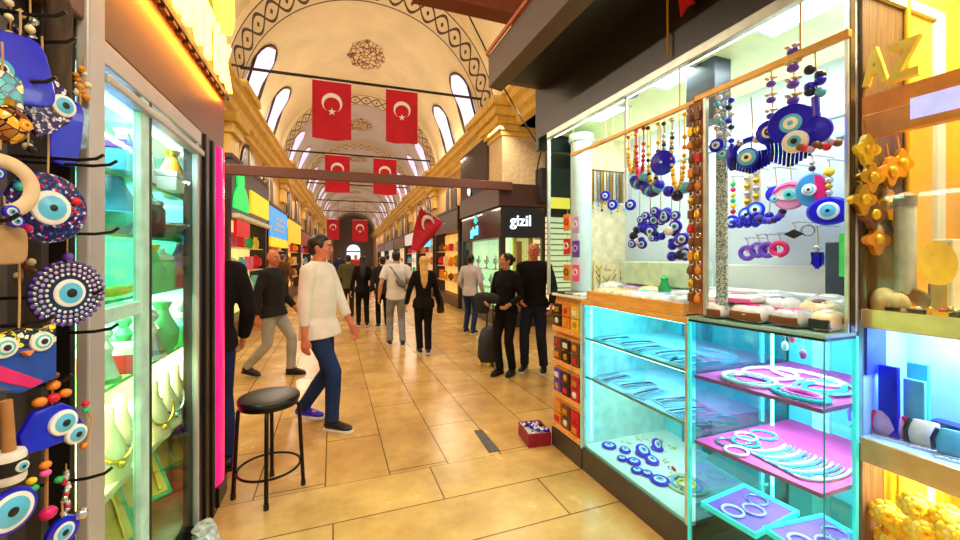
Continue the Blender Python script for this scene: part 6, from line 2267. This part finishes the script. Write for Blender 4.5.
# pier with capital over the corner shop
b = MB(); b.box(XG + .05, XG + 1.1, YG + .02, YG + .9, 3.15, 4.32)
struct(b, 'wall_pier', [mat('pier_plaster', (232, 208, 164), rough=.8)], vault=True, bevel=.01)
b = MB()
for (e, z0, z1) in ((.04, 4.2, 4.3), (.10, 4.3, 4.42), (.18, 4.42, 4.56), (.27, 4.56, 4.74), (.34, 4.74, 4.92)):
    b.box(XG + .05 - e, XG + 1.1 + e, YG + .02 - e, YG + .9 + e, z0, z1)
struct(b, 'trim_60', [ochre], vault=True, bevel=.012)
b = MB(); b.box(XG - .02, XG + .05, YG + .9, YG + 3.2, 3.15, 4.42)
struct(b, 'wall_header', [mat('header_brown_wall', (66, 44, 36), rough=.6)], vault=True)
t = thing('wall_lamp_sign', 'small white lit emblem on the dark wall above the black corner shop', 'sign', vw(XG - .05, YG + 2.2, 3.3), VROT)
b = MB(); b.prism([(-.10, 0), (0, .22), (.10, 0), (0, -.1)], 0, .03, 0, Matrix.Rotation(R(-90), 4, 'Z') @ Matrix.Rotation(R(90), 4, 'X')); part(b, 'emblem', [name_glow], t, True)
b = MB(); b.box(-.0, .05, -.14, .14, -.16, .28); part(b, 'backing', [shop_blk], t, True, bevel=.004)
# louvred bright front and dark sign box in the side passage
lv = thing('louvred_shutter', 'bright cream louvred shutter in the side passage behind the man with cropped hair', 'shutter', (5.0, 8.2, 0))
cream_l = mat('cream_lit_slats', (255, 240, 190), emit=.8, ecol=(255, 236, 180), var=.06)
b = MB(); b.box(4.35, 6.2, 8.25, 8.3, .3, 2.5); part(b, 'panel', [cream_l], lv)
b = MB()
for k in range(16):
    b.box(4.35, 6.2, 8.19, 8.25, .4 + k * .13, .43 + k * .13)
part(b, 'slats', [mat('tan_slats', (226, 190, 120), rough=.5)], lv, bevel=.004)
b = MB(); b.box(4.28, 4.36, 8.16, 8.32, 0, 2.56); b.box(4.28, 6.2, 8.16, 8.32, 2.5, 2.6); part(b, 'frame', [shop_brown], lv, bevel=.005)
b = MB(); b.box(4.25, 6.3, 7.6, 8.1, 2.75, 3.5)
top(b, 'dark_awning', [mat('slate_awning', (46, 50, 54), rough=.5)], 'dark slate awning box in the side passage above the bright shutter', 'awning', bevel=.01)
b = MB(); b.box(4.45, 4.95, 7.55, 7.598, 2.62, 2.86)
top(b, 'amber_sign', [mat('amber_sign', (250, 200, 70), emit=1.2, var=.05)], 'small amber lit sign under the dark awning', 'sign', bevel=.004)
# cable looping over the pier at the right
b = MB()
pts = [vw(3.3, 7.2, 5.0), vw(3.75, 7.5, 4.3), vw(4.05, 7.7, 3.9), vw(4.25, 7.85, 3.65), vw(4.22, 7.88, 3.3), vw(4.15, 7.9, 3.0)]
b.loft(pts, .018, 6)
top(b, 'hanging_cable', [iron], 'dark cable looping down the pier above the black corner shop', 'cable', smooth=True)

b = MB()
b.loft([onY(px, py, 6.6) for px, py in ((452, -14), (468, 14), (483, 44), (499, 80), (518, 112), (535, 140), (541, 152), (538, 164), (536, 182))], .016, 6)
top(b, 'hanging_cable', [iron], 'long dark cable running from the vault down past the ochre cornice', 'cable', smooth=True)
# ================================================================== LIGHT
w = bpy.data.worlds.new('world')
SC.world = w
w.use_nodes = True
w.node_tree.nodes['Background'].inputs[0].default_value = lin((255, 232, 200))
w.node_tree.nodes['Background'].inputs[1].default_value = .55
warm = (255, 240, 212)
fix = mat('cornice_lamp_body', (210, 180, 120), rough=.4, metal=.3)
for sd in (-1, 1):
    for k in range(8):
        x = VC + sd * (VR - .30)
        y = 6.2 + 7 * k
        p = vw(x, y, 5.08)
        # uplights lying on the cornice
        area('cornice_uplight', p, .16, 62 if k < 2 else 32, warm if k < 2 else (255, 236, 220), (R(0), R(180 + sd * -20), VROT), 5.0)
        # fill strips added below the cornice to brighten the floor
        q = vw(VC + sd * (VR - .42), y, 4.36)
        area('street_fill_strip', q, .10, 105 if k < 3 else 60, (255, 236, 206), (0, R(sd * 24), VROT), 5.0)
area('rear_area_light', (.5, -.8, 4.4), 1.4, 130, (255, 232, 196), (R(20), 0, 0), 1.4)  # area light high up behind the camera, without a lamp body
# ================================================================== PEOPLE
skin_m = mat('skin', (206, 150, 116), rough=.5, var=.06, scale=9)
skin_r = mat('skin_ruddy', (214, 128, 96), rough=.5, var=.07, scale=9)
lip_m = mat('lips', (160, 84, 76), rough=.5)
hair_d = mat('hair_dark', (26, 20, 18), rough=.45, var=.3, scale=60, stretch=(1, 1, .3))
hair_b = mat('hair_blond', (222, 176, 96), rough=.45, var=.25, scale=60, stretch=(1, 1, .2))
hair_g = mat('hair_grey', (96, 86, 80), rough=.5, var=.25, scale=60)


def cloth(n, c, var=.14):
    return mat('cloth_' + n, c, rough=.85, var=var, scale=7, bump=.35, bscale=16, spec=.2)


def ik(A, B, l1, l2, pole):
    A, B = Vector(A), Vector(B)
    d = B - A
    L = min(d.length, (l1 + l2) * .999)
    u = d.normalized()
    B = A + u * L
    a = (l1 * l1 - l2 * l2 + L * L) / (2 * L)
    hgt = math.sqrt(max(0, l1 * l1 - a * a))
    p = Vector(pole)
    p = (p - u * p.dot(u)).normalized()
    return A + u * a + p * hgt, B


def fuse(b, name, m, parent, voxel, smooth_it=4):
    me = b.mesh('fuse', [m])
    o = bpy.data.objects.new('fuse', me)
    C.objects.link(o)
    rm = o.modifiers.new('r', 'REMESH')
    rm.mode = 'VOXEL'
    rm.voxel_size = voxel
    sm = o.modifiers.new('s', 'SMOOTH')
    sm.iterations = smooth_it
    sm.factor = .5
    dg = bpy.context.evaluated_depsgraph_get()
    nm = bpy.data.meshes.new_from_object(o.evaluated_get(dg))
    bpy.data.objects.remove(o)
    nm.name = name
    nm.materials.clear()
    nm.materials.append(m)
    nm.polygons.foreach_set('material_index', [0] * len(nm.polygons))
    nm.polygons.foreach_set('use_smooth', [True] * len(nm.polygons))
    ob = bpy.data.objects.new(name, nm)
    C.objects.link(ob)
    ob.parent = parent
    return ob


def person(label, loc, heading, h, top_c, leg_c, shoe_c, feet, hands, skin=None, hair=None, hair_kind='short', female=False, head_yaw=0, head_pitch=0,
           lean=0, sleeve=1.0, hem=.47, top_name='shirt', leg_name='trousers', vox=.011, bulk=1., collar=None, sole=None, coat=False):
    """feet: ((x, y, lift), ...) left, right; hands: wrist points left, right; local +y is ahead, metres at h = 1.75"""
    skin = skin or skin_m
    s = h / 1.75
    rz = math.atan2(-heading[0], heading[1])
    t = thing('person', label, 'person', loc, rz)
    S = Matrix.Diagonal((s, s, s, 1))
    tops, bod, legs = MB(), MB(), MB()
    fl, fr_ = feet
    spread = abs(fl[1] - fr_[1])
    hipz = .925 - .12 * spread * spread - .01
    hx = .082
    sh = .175 if female else .206
    wa = .125 if female else .150
    V = Vector

    def lt(z):   # lean: shift forward with height
        return math.sin(lean) * max(0, z - hipz)
    # --- legs
    joints = []
    for sx, f in ((-1, fl), (1, fr_)):
        hip = V((sx * hx, 0, hipz))
        ank = V((f[0], f[1] - .05, .085 + f[2]))
        kn, ank = ik(hip, ank, .43, .43, (0.05 * sx, 1, 0))
        joints.append((hip, kn, ank))
        bod.loft([hip + V((0, 0, .03)), hip.lerp(kn, .5), kn, kn.lerp(ank, .35), ank], [.078, .066, .048, .050, .036], 12)
        bod.ell(ank + V((0, .05, -.04)), (.036, .10, .032), 10)
        k_ = min(bulk, 1.04)
        legs.loft([hip + V((-sx * .010, 0, .03)), hip.lerp(kn, .25), hip.lerp(kn, .6), kn, kn.lerp(ank, .35), kn.lerp(ank, .75), ank + V((0, 0, .0))],
                  [.080 * k_, .090 * k_, .078 * k_, .066 * k_, .066 * k_, .058 * k_, .060 * k_], 14)
        legs.ell(kn, .066 * k_, 12)
    ww = .155 if not female else .158
    legs.loft([(0, 0, hipz - .09), (0, -.008, hipz), (0, -.002, hipz + .06)], [(ww * .86, .10), (ww * 1.0, .116), (ww * .92, .100)], 18)
    # --- torso
    zs, zn = 1.425, 1.475
    sec = [(hipz - .02, .150, .105, 0), (hipz + .10, wa, .098 * bulk, .012), (1.16, wa * 1.02, .102 * bulk, .014), (1.28, .162 if not female else .146, .112, .006), (1.37, sh * .86, .10, -.004), (zs, sh * .70, .080, -.008), (1.462, sh * .46, .070, -.010), (1.492, .066, .060, -.008)]
    bod.loft([(0, y + lt(z), z) for z, a, c, y in sec], [(a * .93, c * .9) for z, a, c, y in sec], 18)
    if female:
        for sx in (-1, 1):
            tops.ell((sx * .068, .085 + lt(1.27), 1.27), (.062, .052, .06), 12)
    hz = hem * 1.75
    tsec = [(hz, .190 * bulk, .152 * bulk, .022), (hipz - .02, .186 * bulk, .144 * bulk, .016), (hipz + .05, .174 * bulk, .130 * bulk, .008)] + [(z, a * 1.10, c * 1.13 + .006, y) for z, a, c, y in sec[1:]]
    tsec = sorted([q for q in tsec if q[0] >= hz])
    tops.loft([(0, y + lt(z), z) for z, a, c, y in tsec], [(a, c) for z, a, c, y in tsec], 20)
    # --- neck and head
    zc = 1.616
    NB = V((0, -.005 + lt(1.47), 1.45))
    HM = Matrix.Translation((0, .012 + lt(1.5), 1.53)) @ Matrix.Rotation(head_yaw, 4, 'Z') @ Matrix.Rotation(-head_pitch, 4, 'X') @ Matrix.Translation((0, -.0, -1.53))
    bod.loft([NB, HM @ V((0, -.012, 1.54)), HM @ V((0, -.005, 1.60))], [(.060, .060), (.052, .056), (.056, .062)] if not female else [(.052, .052), (.044, .048), (.05, .056)], 14)
    bod.ell((0, -.004, zc + .012), (.073, .094, .103), 20, 0, HM)
    bod.ell((0, .022, zc - .052), (.056, .066, .058), 16, 0, HM)
    bod.ell((0, .068, zc - .088), (.026, .020, .020), 12, 0, HM)
    bod.ell((0, .078, zc + .022), (.05, .018, .014), 12, 0, HM)
    bod.loft([HM @ V((0, .088, zc + .018)), HM @ V((0, .102, zc - .008)), HM @ V((0, .108, zc - .026)), HM @ V((0, .088, zc - .034))], [.009, .011, .015, .012], 10)
    bod.ell((0, .084, zc - .056), (.024, .012, .010), 10, 0, HM)
    for sx in (-1, 1):
        bod.ell((sx * .076, -.008, zc - .008), (.010, .022, .032), 10, 0, HM)
        bod.ell((sx * .038, .066, zc - .022), (.026, .022, .022), 10, 0, HM)
    # --- arms and hands
    for sx, wp in ((-1, hands[0]), (1, hands[1])):
        shp = V((sx * sh * .93, -.006 + lt(1.42), 1.412))
        el, wr = ik(shp, V(wp), .30, .265, (sx * .35, -1, -.15))
        cl0 = V((sx * .045, -.008 + lt(1.44), 1.445))
        tops.loft([cl0, cl0.lerp(shp, .5) + V((0, 0, .006)), shp], [.052, .056, .062] if not female else [.044, .048, .056], 12)
        bod.loft([cl0, shp.lerp(cl0, .2)], [.036, .036], 10)
        bod.loft([shp.lerp(el, .06), shp.lerp(el, .45), el, el.lerp(wr, .3), wr], [.034, .041, .036, .037, .027], 12)
        tops.ell(shp + V((-sx * .012, 0, -.004)), (.070, .070, .066) if not female else (.062, .064, .062), 14)
        pts, rad = [shp + V((-sx * .02, 0, .0)), shp.lerp(el, .5), el], [.070, .062, .056]
        if female:
            rad = [q * .93 for q in rad]
        if sleeve > .5:
            e = (sleeve - .5) * 2
            pts += [el.lerp(wr, .5 * e), el.lerp(wr, .97 * e)]
            rad += [.052 * (.92 if female else 1), .043]
        else:
            pts = [pts[0], shp.lerp(el, .45), shp.lerp(el, .5 + sleeve * .6)]
            rad = [.072, .068, .066]
        tops.loft(pts, rad, 14)
        if sleeve > .5:
            tops.ell(el, .056 if not female else .05, 12)
        d = (wr - el).normalized()
        ax = V((0, 1, 0)) - d * d.y
        ax = ax.normalized() if ax.length > .1 else V((0, 0, 1))     # across the palm, thumb side forward
        nrm = d.cross(ax).normalized() * sx
        bod.loft([wr - d * .01, wr + d * .03, wr + d * .075, wr + d * .095], [(.026, .019), (.036, .017), (.042, .016), (.036, .012)], 12, 0, ax)
        for q, (o, L) in enumerate(((.031, .068), (.011, .078), (-.010, .072), (-.029, .056))):
            base = wr + d * .085 + ax * o
            m1 = base + d * L * .45 + nrm * -.012
            m2 = m1 + d * L * .32 + nrm * -.020
            m3 = m2 + d * L * .18 + nrm * -.022
            bod.loft([base, m1, m2, m3], [.0095, .009, .0082, .007], 8)
        tb = wr + d * .03 + ax * .028
        bod.loft([tb, tb + d * .03 + ax * .022, tb + d * .062 + ax * .024 - nrm * .012], [.013, .0115, .009], 8)

    for mb in (tops, bod, legs):
        mb.v = [S @ p for p in mb.v]
    fuse(bod, 'body', skin, t, min(vox, .0085) * s)
    fuse(tops, top_name, top_c, t, vox * s, 3)
    fuse(legs, leg_name, leg_c, t, vox * s, 3)
    # --- collar
    if collar:
        b = MB()
        b.loft([S @ (NB + V((0, -.004, .0))), S @ (NB + V((0, .0, .045)))], [(.080 * s, .078 * s), (.066 * s, .066 * s)], 18)
        part(b, 'collar', [collar], t, True, smooth=True)
    # --- shoes
    for f, (hip, kn, ank) in zip((fl, fr_), joints):
        b = MB()
        F = Matrix.Translation((ank.x, ank.y, ank.z - .085)) @ Matrix.Rotation(R(-f[2] * 160), 4, 'X') @ Matrix.Rotation(R(-6) * (1 if ank.x > 0 else -1), 4, 'Z')
        FS = S @ F
        b.loft([FS @ V(q) for q in ((0, -.065, .045), (0, -.05, .05), (0, 0, .062), (0, .06, .05), (0, .13, .038), (0, .175, .034), (0, .195, .03))], [(r_[0] * s, r_[1] * s) for r_ in ((.022, .02), (.036, .04), (.040, .052), (.043, .040), (.046, .028), (.036, .022), (.012, .010))], 14)
        sh_ = part(b, 'shoe', [shoe_c], t, True, smooth=True)
        b = MB()
        out = [(.034, -.068), (.040, -.02), (.044, .06), (.050, .12), (.042, .175), (.02, .203), (-.02, .203), (-.042, .175), (-.050, .12), (-.044, .06), (-.040, -.02), (-.034, -.068)]
        b.prism(out, .0, .024, 0, FS)
        part(b, 'sole', [sole or P('white')], sh_, True, bevel=.004)
    # --- face details
    for sx in (-1, 1):
        b = MB()
        b.ell((sx * .031, .083, zc + .004), (.012, .007, .0052), 12, 0, S @ HM)
        e = part(b, 'eye', [P('white')], t, True, smooth=True)
        b = MB()
        b.ell((sx * .031, .0885, zc + .004), (.0056, .003, .005), 10, 0, S @ HM)
        part(b, 'iris', [P('black')], e, True, smooth=True)
        b = MB()
        b.loft([S @ HM @ V((sx * .014, .094, zc + .026)), S @ HM @ V((sx * .032, .092, zc + .031)), S @ HM @ V((sx * .05, .078, zc + .026))], .0045 * s, 6)
        part(b, 'eyebrow', [hair or hair_g], t, True, smooth=True)
    b = MB()
    b.ell((0, .094, zc - .056), (.022, .007, .0075), 12, 0, S @ HM)
    part(b, 'lips', [lip_m], t, True, smooth=True)
    # --- hair
    if hair:
        b = MB()
        H = S @ HM
        if hair_kind == 'buzz':
            b.ell((0, -.022, zc + .028), (.0768, .092, .0885), 20, 0, H)
            b.ell((0, -.045, zc - .015), (.070, .062, .06), 16, 0, H)
        elif hair_kind == 'bald':
            b.ell((0, -.034, zc - .006), (.080, .076, .05), 18, 0, H)
        else:
            b.ell((0, -.020, zc + .036), (.080, .096, .086), 20, 0, H)
            b.ell((0, -.045, zc - .015), (.072, .064, .065), 16, 0, H)
            for sx in (-1, 1):
                b.ell((sx * .067, .012, zc + .022), (.014, .03, .035), 10, 0, H)
            if hair_kind == 'short':
                b.ell((0, .020, zc + .085), (.060, .060, .030), 14, 0, H)
            if hair_kind == 'long':
                b.loft([H @ V((0, -.05, zc + .05)), H @ V((0, -.075, zc - .06)), S @ V((0, -.115 + lt(1.4), 1.42)), S @ V((0, -.135 + lt(1.3), 1.27)), S @ V((0, -.128 + lt(1.2), 1.17))], [(.07 * s, .05 * s), (.075 * s, .04 * s), (.07 * s, .03 * s), (.055 * s, .026 * s), (.02 * s, .012 * s)], 14)
            if hair_kind == 'bun':
                b.ell((0, -.115, zc + .02), (.04, .036, .04), 12, 0, H)
        fuse(b, 'hair', hair, t, .009 * s, 2)
    t['_s'] = s
    return t


del_key = []
den = cloth('denim', (32, 54, 98))
den_g = cloth('grey_denim', (140, 146, 154))
den_d = cloth('dark_denim', (34, 40, 62))
blk = cloth('black', (20, 18, 20))
blk2 = cloth('charcoal', (40, 38, 40))
white_s = cloth('white_cotton', (240, 236, 226), .05)
STAND = ((-.1, .02, 0), (.1, .0, 0))
HANG = ((-.27, .06, .86), (.27, .06, .86))

p1 = person('man in untucked white shirt and blue jeans walking to the right past the stool', (-.13, 3.94, 0), (.90, -.44), 1.77, white_s, den, P('black'),
            ((-.09, -.15, .03), (.10, .23, 0)), ((-.22, .22, .88), (.265, .02, .83)), skin=skin_r, hair=hair_d, hair_kind='short', head_yaw=R(14), sleeve=.84, hem=.462, vox=.010, bulk=1.16, collar=white_s, sole=P('white'), lean=R(1))
[c for c in p1.children if c.name.startswith('shoe')][0].data.materials[0] = P('cobalt')
p2 = person('man in dark grey jacket and pale grey trousers striding near the left shops', (-.74, 5.78, 0), (.92, -.40), 1.66, blk2, cloth('pale_grey', (176, 178, 176)), P('charcoal'),
            ((-.09, .26, 0), (.09, -.26, .05)), ((-.20, .20, .93), (.26, -.06, .86)), skin=skin_r, hair=hair_g, hair_kind='bald', head_yaw=R(-20), sleeve=1., hem=.47, top_name='jacket', bulk=1.1, sole=P('charcoal'))
p3 = person('man in black sweater and dark jeans half hidden behind the magenta light column', (-.85, 3.34, 0), (-.35, .94), 1.80, blk, cloth('navy_denim', (26, 42, 84)), P('black'),
            ((-.12, .0, 0), (.12, .03, 0)), ((-.24, .16, .93), (.25, .14, .90)), hair=hair_d, sleeve=1., hem=.50, top_name='sweater', bulk=1.05, sole=P('black'), head_yaw=R(35))
p4 = person('man in white t-shirt with grey sling bag seen from behind', (1.04, 7.04, 0), (.06, 1), 1.68, cloth('white_tee', (230, 230, 234), .05), den_g, P('black'),
            ((-.11, .08, 0), (.11, -.06, .0)), ((-.30, .03, .88), (.27, .14, .95)), hair=hair_d, sleeve=.3, hem=.5, top_name='t_shirt')
p5 = person('woman with long blond hair in black coat seen from behind', (1.36, 6.25, 0), (.12, 1), 1.58, blk, blk, P('black'),
            ((-.06, .10, 0), (.07, -.06, .02)), ((-.30, .06, .88), (.28, .02, .86)), hair=hair_b, hair_kind='long', female=True, sleeve=1., hem=.47, top_name='coat', sole=P('white'), bulk=1.05)
p6 = person('man in pale grey shirt and jeans at the black corner shop window', (2.62, 7.62, 0), (.7, .7), 1.62, cloth('pale_grey_shirt', (196, 192, 200), .06), den, P('charcoal'),
            ((-.11, .04, 0), (.11, -.04, 0)), ((-.24, .18, .95), (.25, .12, .9)), hair=hair_d, sleeve=1., hem=.48, lean=R(4), head_pitch=R(-10))
p7 = person('dark haired woman in black carrying a dark coat beside the man with cropped hair', (2.16, 4.80, 0), (-.72, -.55), 1.62, blk, blk, P('black'),
            ((-.08, .02, 0), (.08, .10, 0)), ((-.17, .22, 1.02), (.14, .27, 1.04)), hair=hair_d, hair_kind='bun', female=True, sleeve=1., hem=.50, top_name='sweater', head_yaw=R(-38), sole=P('black'))
p8 = person('man with cropped hair in black sweater and dark jeans at the end of the stall', (2.56, 4.78, 0), (-.62, -.78), 1.76, blk, den_d, P('charcoal'),
            ((-.13, .03, 0), (.13, .04, 0)), ((-.26, .16, .92), (.12, .24, .98)), skin=skin_r, hair=mat('hair_cropped', (120, 96, 84), rough=.6), hair_kind='buzz', sleeve=1., hem=.50, top_name='sweater', bulk=1.12, sole=P('white'))
far = [('person in black seen from behind, far along the middle of the street', (.62, 9.2), (0, 1), 1.60, blk, blk, hair_d, 'long', True),
       ('person in olive jacket far down the street beside the person in black', (.36, 10.6), (0, 1), 1.62, cloth('olive', (90, 86, 58)), blk2, hair_d, 'short', False),
       ('person in dark coat just left of the man with the sling bag', (1.02, 8.9), (0, 1), 1.58, blk2, blk, hair_d, 'short', False),
       ('person in red far down the street under the small flags', (.9, 17.5), (0, -1), 1.65, cloth('red', (180, 40, 44)), den_d, hair_d, 'short', False),
       ('person in grey far down the street on the left', (-.6, 16), (.2, -1), 1.68, cloth('grey', (120, 116, 116)), blk2, hair_d, 'short', False),
       ('person in brown by the far left shops', (-1.4, 13.0), (.5, 1), 1.66, cloth('brown', (110, 76, 52)), den_d, hair_g, 'short', False),
       ('person in pale top far down the street on the right', (1.9, 15.0), (0, 1), 1.66, cloth('pale', (214, 206, 196)), den, hair_d, 'short', False),
       ('person in navy farthest down the street', (.3, 22), (0, 1), 1.70, cloth('navy', (40, 46, 80)), blk, hair_d, 'short', False)]
for lab, (x, y), hd, h, tc, lc, hc, hk, fem in far:
    person(lab, (x, y, 0), hd, h, tc, lc, P('black'), ((-.09, .10, 0), (.09, -.10, .02)), HANG, hair=hc, hair_kind=hk, female=fem, vox=.016, top_name='jacket')


def on_person(p, q):
    return WM[p.name] @ (Vector(q) * p['_s'])


# things they carry
t = thing('sling_bag', 'grey sling bag worn across the back of the white t-shirt', 'bag', on_person(p4, (0, -.16, 1.1)), p4.rotation_euler.z)
WM[t.name] = Matrix.Translation(t.location) @ Matrix.Rotation(p4.rotation_euler.z, 4, 'Z')
b = MB()
pts = [(-.165, .075, 1.425), (-.15, .0, 1.475), (-.10, -.085, 1.42), (-.02, -.134, 1.30), (.06, -.138, 1.18), (.13, -.125, 1.06), (.178, -.04, 1.0)]
b.loft([WM[p4.name] @ (Vector(q) * p4['_s']) for q in pts], [(.022, .006)] * len(pts), 8, 0, (0, 0, 1.2))
part(b, 'strap', [P('steel')], t, smooth=True)
b = MB(); b.ell((0, 0, 0), (.11, .045, .06), 14, 0, WM[p4.name] @ Matrix.Translation(Vector((.07, -.165, 1.14)) * p4['_s']) @ Matrix.Rotation(R(40), 4, 'Y'))
part(b, 'pouch', [mat('grey_pouch', (112, 112, 120), rough=.7)], t, smooth=True)
t = thing('shoulder_bag', 'black shoulder bag hanging at the right side of the blond woman', 'bag', on_person(p5, (.30, .0, .72)), p5.rotation_euler.z)
b = MB(); b.loft([(0, 0, 0), (0, 0, .04), (0, 0, .2), (0, 0, .28)], [(.05, .09), (.06, .14), (.05, .13), (.02, .11)], 16); part(b, 'body', [mat('black_leather', (22, 20, 22), rough=.35)], t, True, smooth=True)
b = MB(); b.loft([(0, -.09, .26), (-.02, -.05, .36), (-.03, 0, .40), (-.02, .05, .36), (0, .09, .26)], .01, 8); part(b, 'handle', [P('black')], t, True, smooth=True)
t = thing('draped_coat', 'dark coat draped over the forearm of the dark haired woman', 'coat', on_person(p7, (.20, .26, .98)), p7.rotation_euler.z)
b = MB()
b.loft([(-.22, .02, .09), (-.14, .02, .11), (0, .0, .12), (.12, -.02, .11), (.17, -.04, .09)], [(.05, .045), (.07, .065), (.07, .075), (.065, .06), (.04, .04)], 14)
b.loft([(.02, .02, .09), (.03, .03, -.02), (.03, .02, -.09)], [(.12, .05), (.12, .045), (.10, .03)], 12)
fuse(b, 'coat_body', mat('black_coat', (26, 26, 30), rough=.8), t, .012)
t = thing('soft_suitcase', 'dark soft suitcase on small wheels beside the woman in black', 'suitcase', onZ(490, 364, 0), R(30))
t.scale = (1.2, 1.2, 1.12)
b = MB(); b.loft([(0, 0, .05), (0, 0, .12), (0, 0, .34), (0, 0, .46), (0, 0, .5)], [(.15, .09), (.19, .12), (.18, .11), (.13, .08), (.06, .04)], 18); part(b, 'body', [mat('slate_fabric', (48, 52, 58), rough=.6)], t, True, smooth=True)
b = MB(); b.loft([(-.06, 0, .48), (-.06, 0, .80), (.06, 0, .80), (.06, 0, .48)], .009, 8); part(b, 'handle', [P('black')], t, True, smooth=True)
for x, y in ((-.11, -.06), (.11, -.06), (-.11, .06), (.11, .06)):
    b = MB(); b.cyl((x - .012, y, .028), (x + .012, y, .028), .028, 14); part(b, 'wheel', [P('yellow')], t, True, smooth=True)
for p in bpy.data.objects:
    if '_s' in p.keys():
        del p['_s']
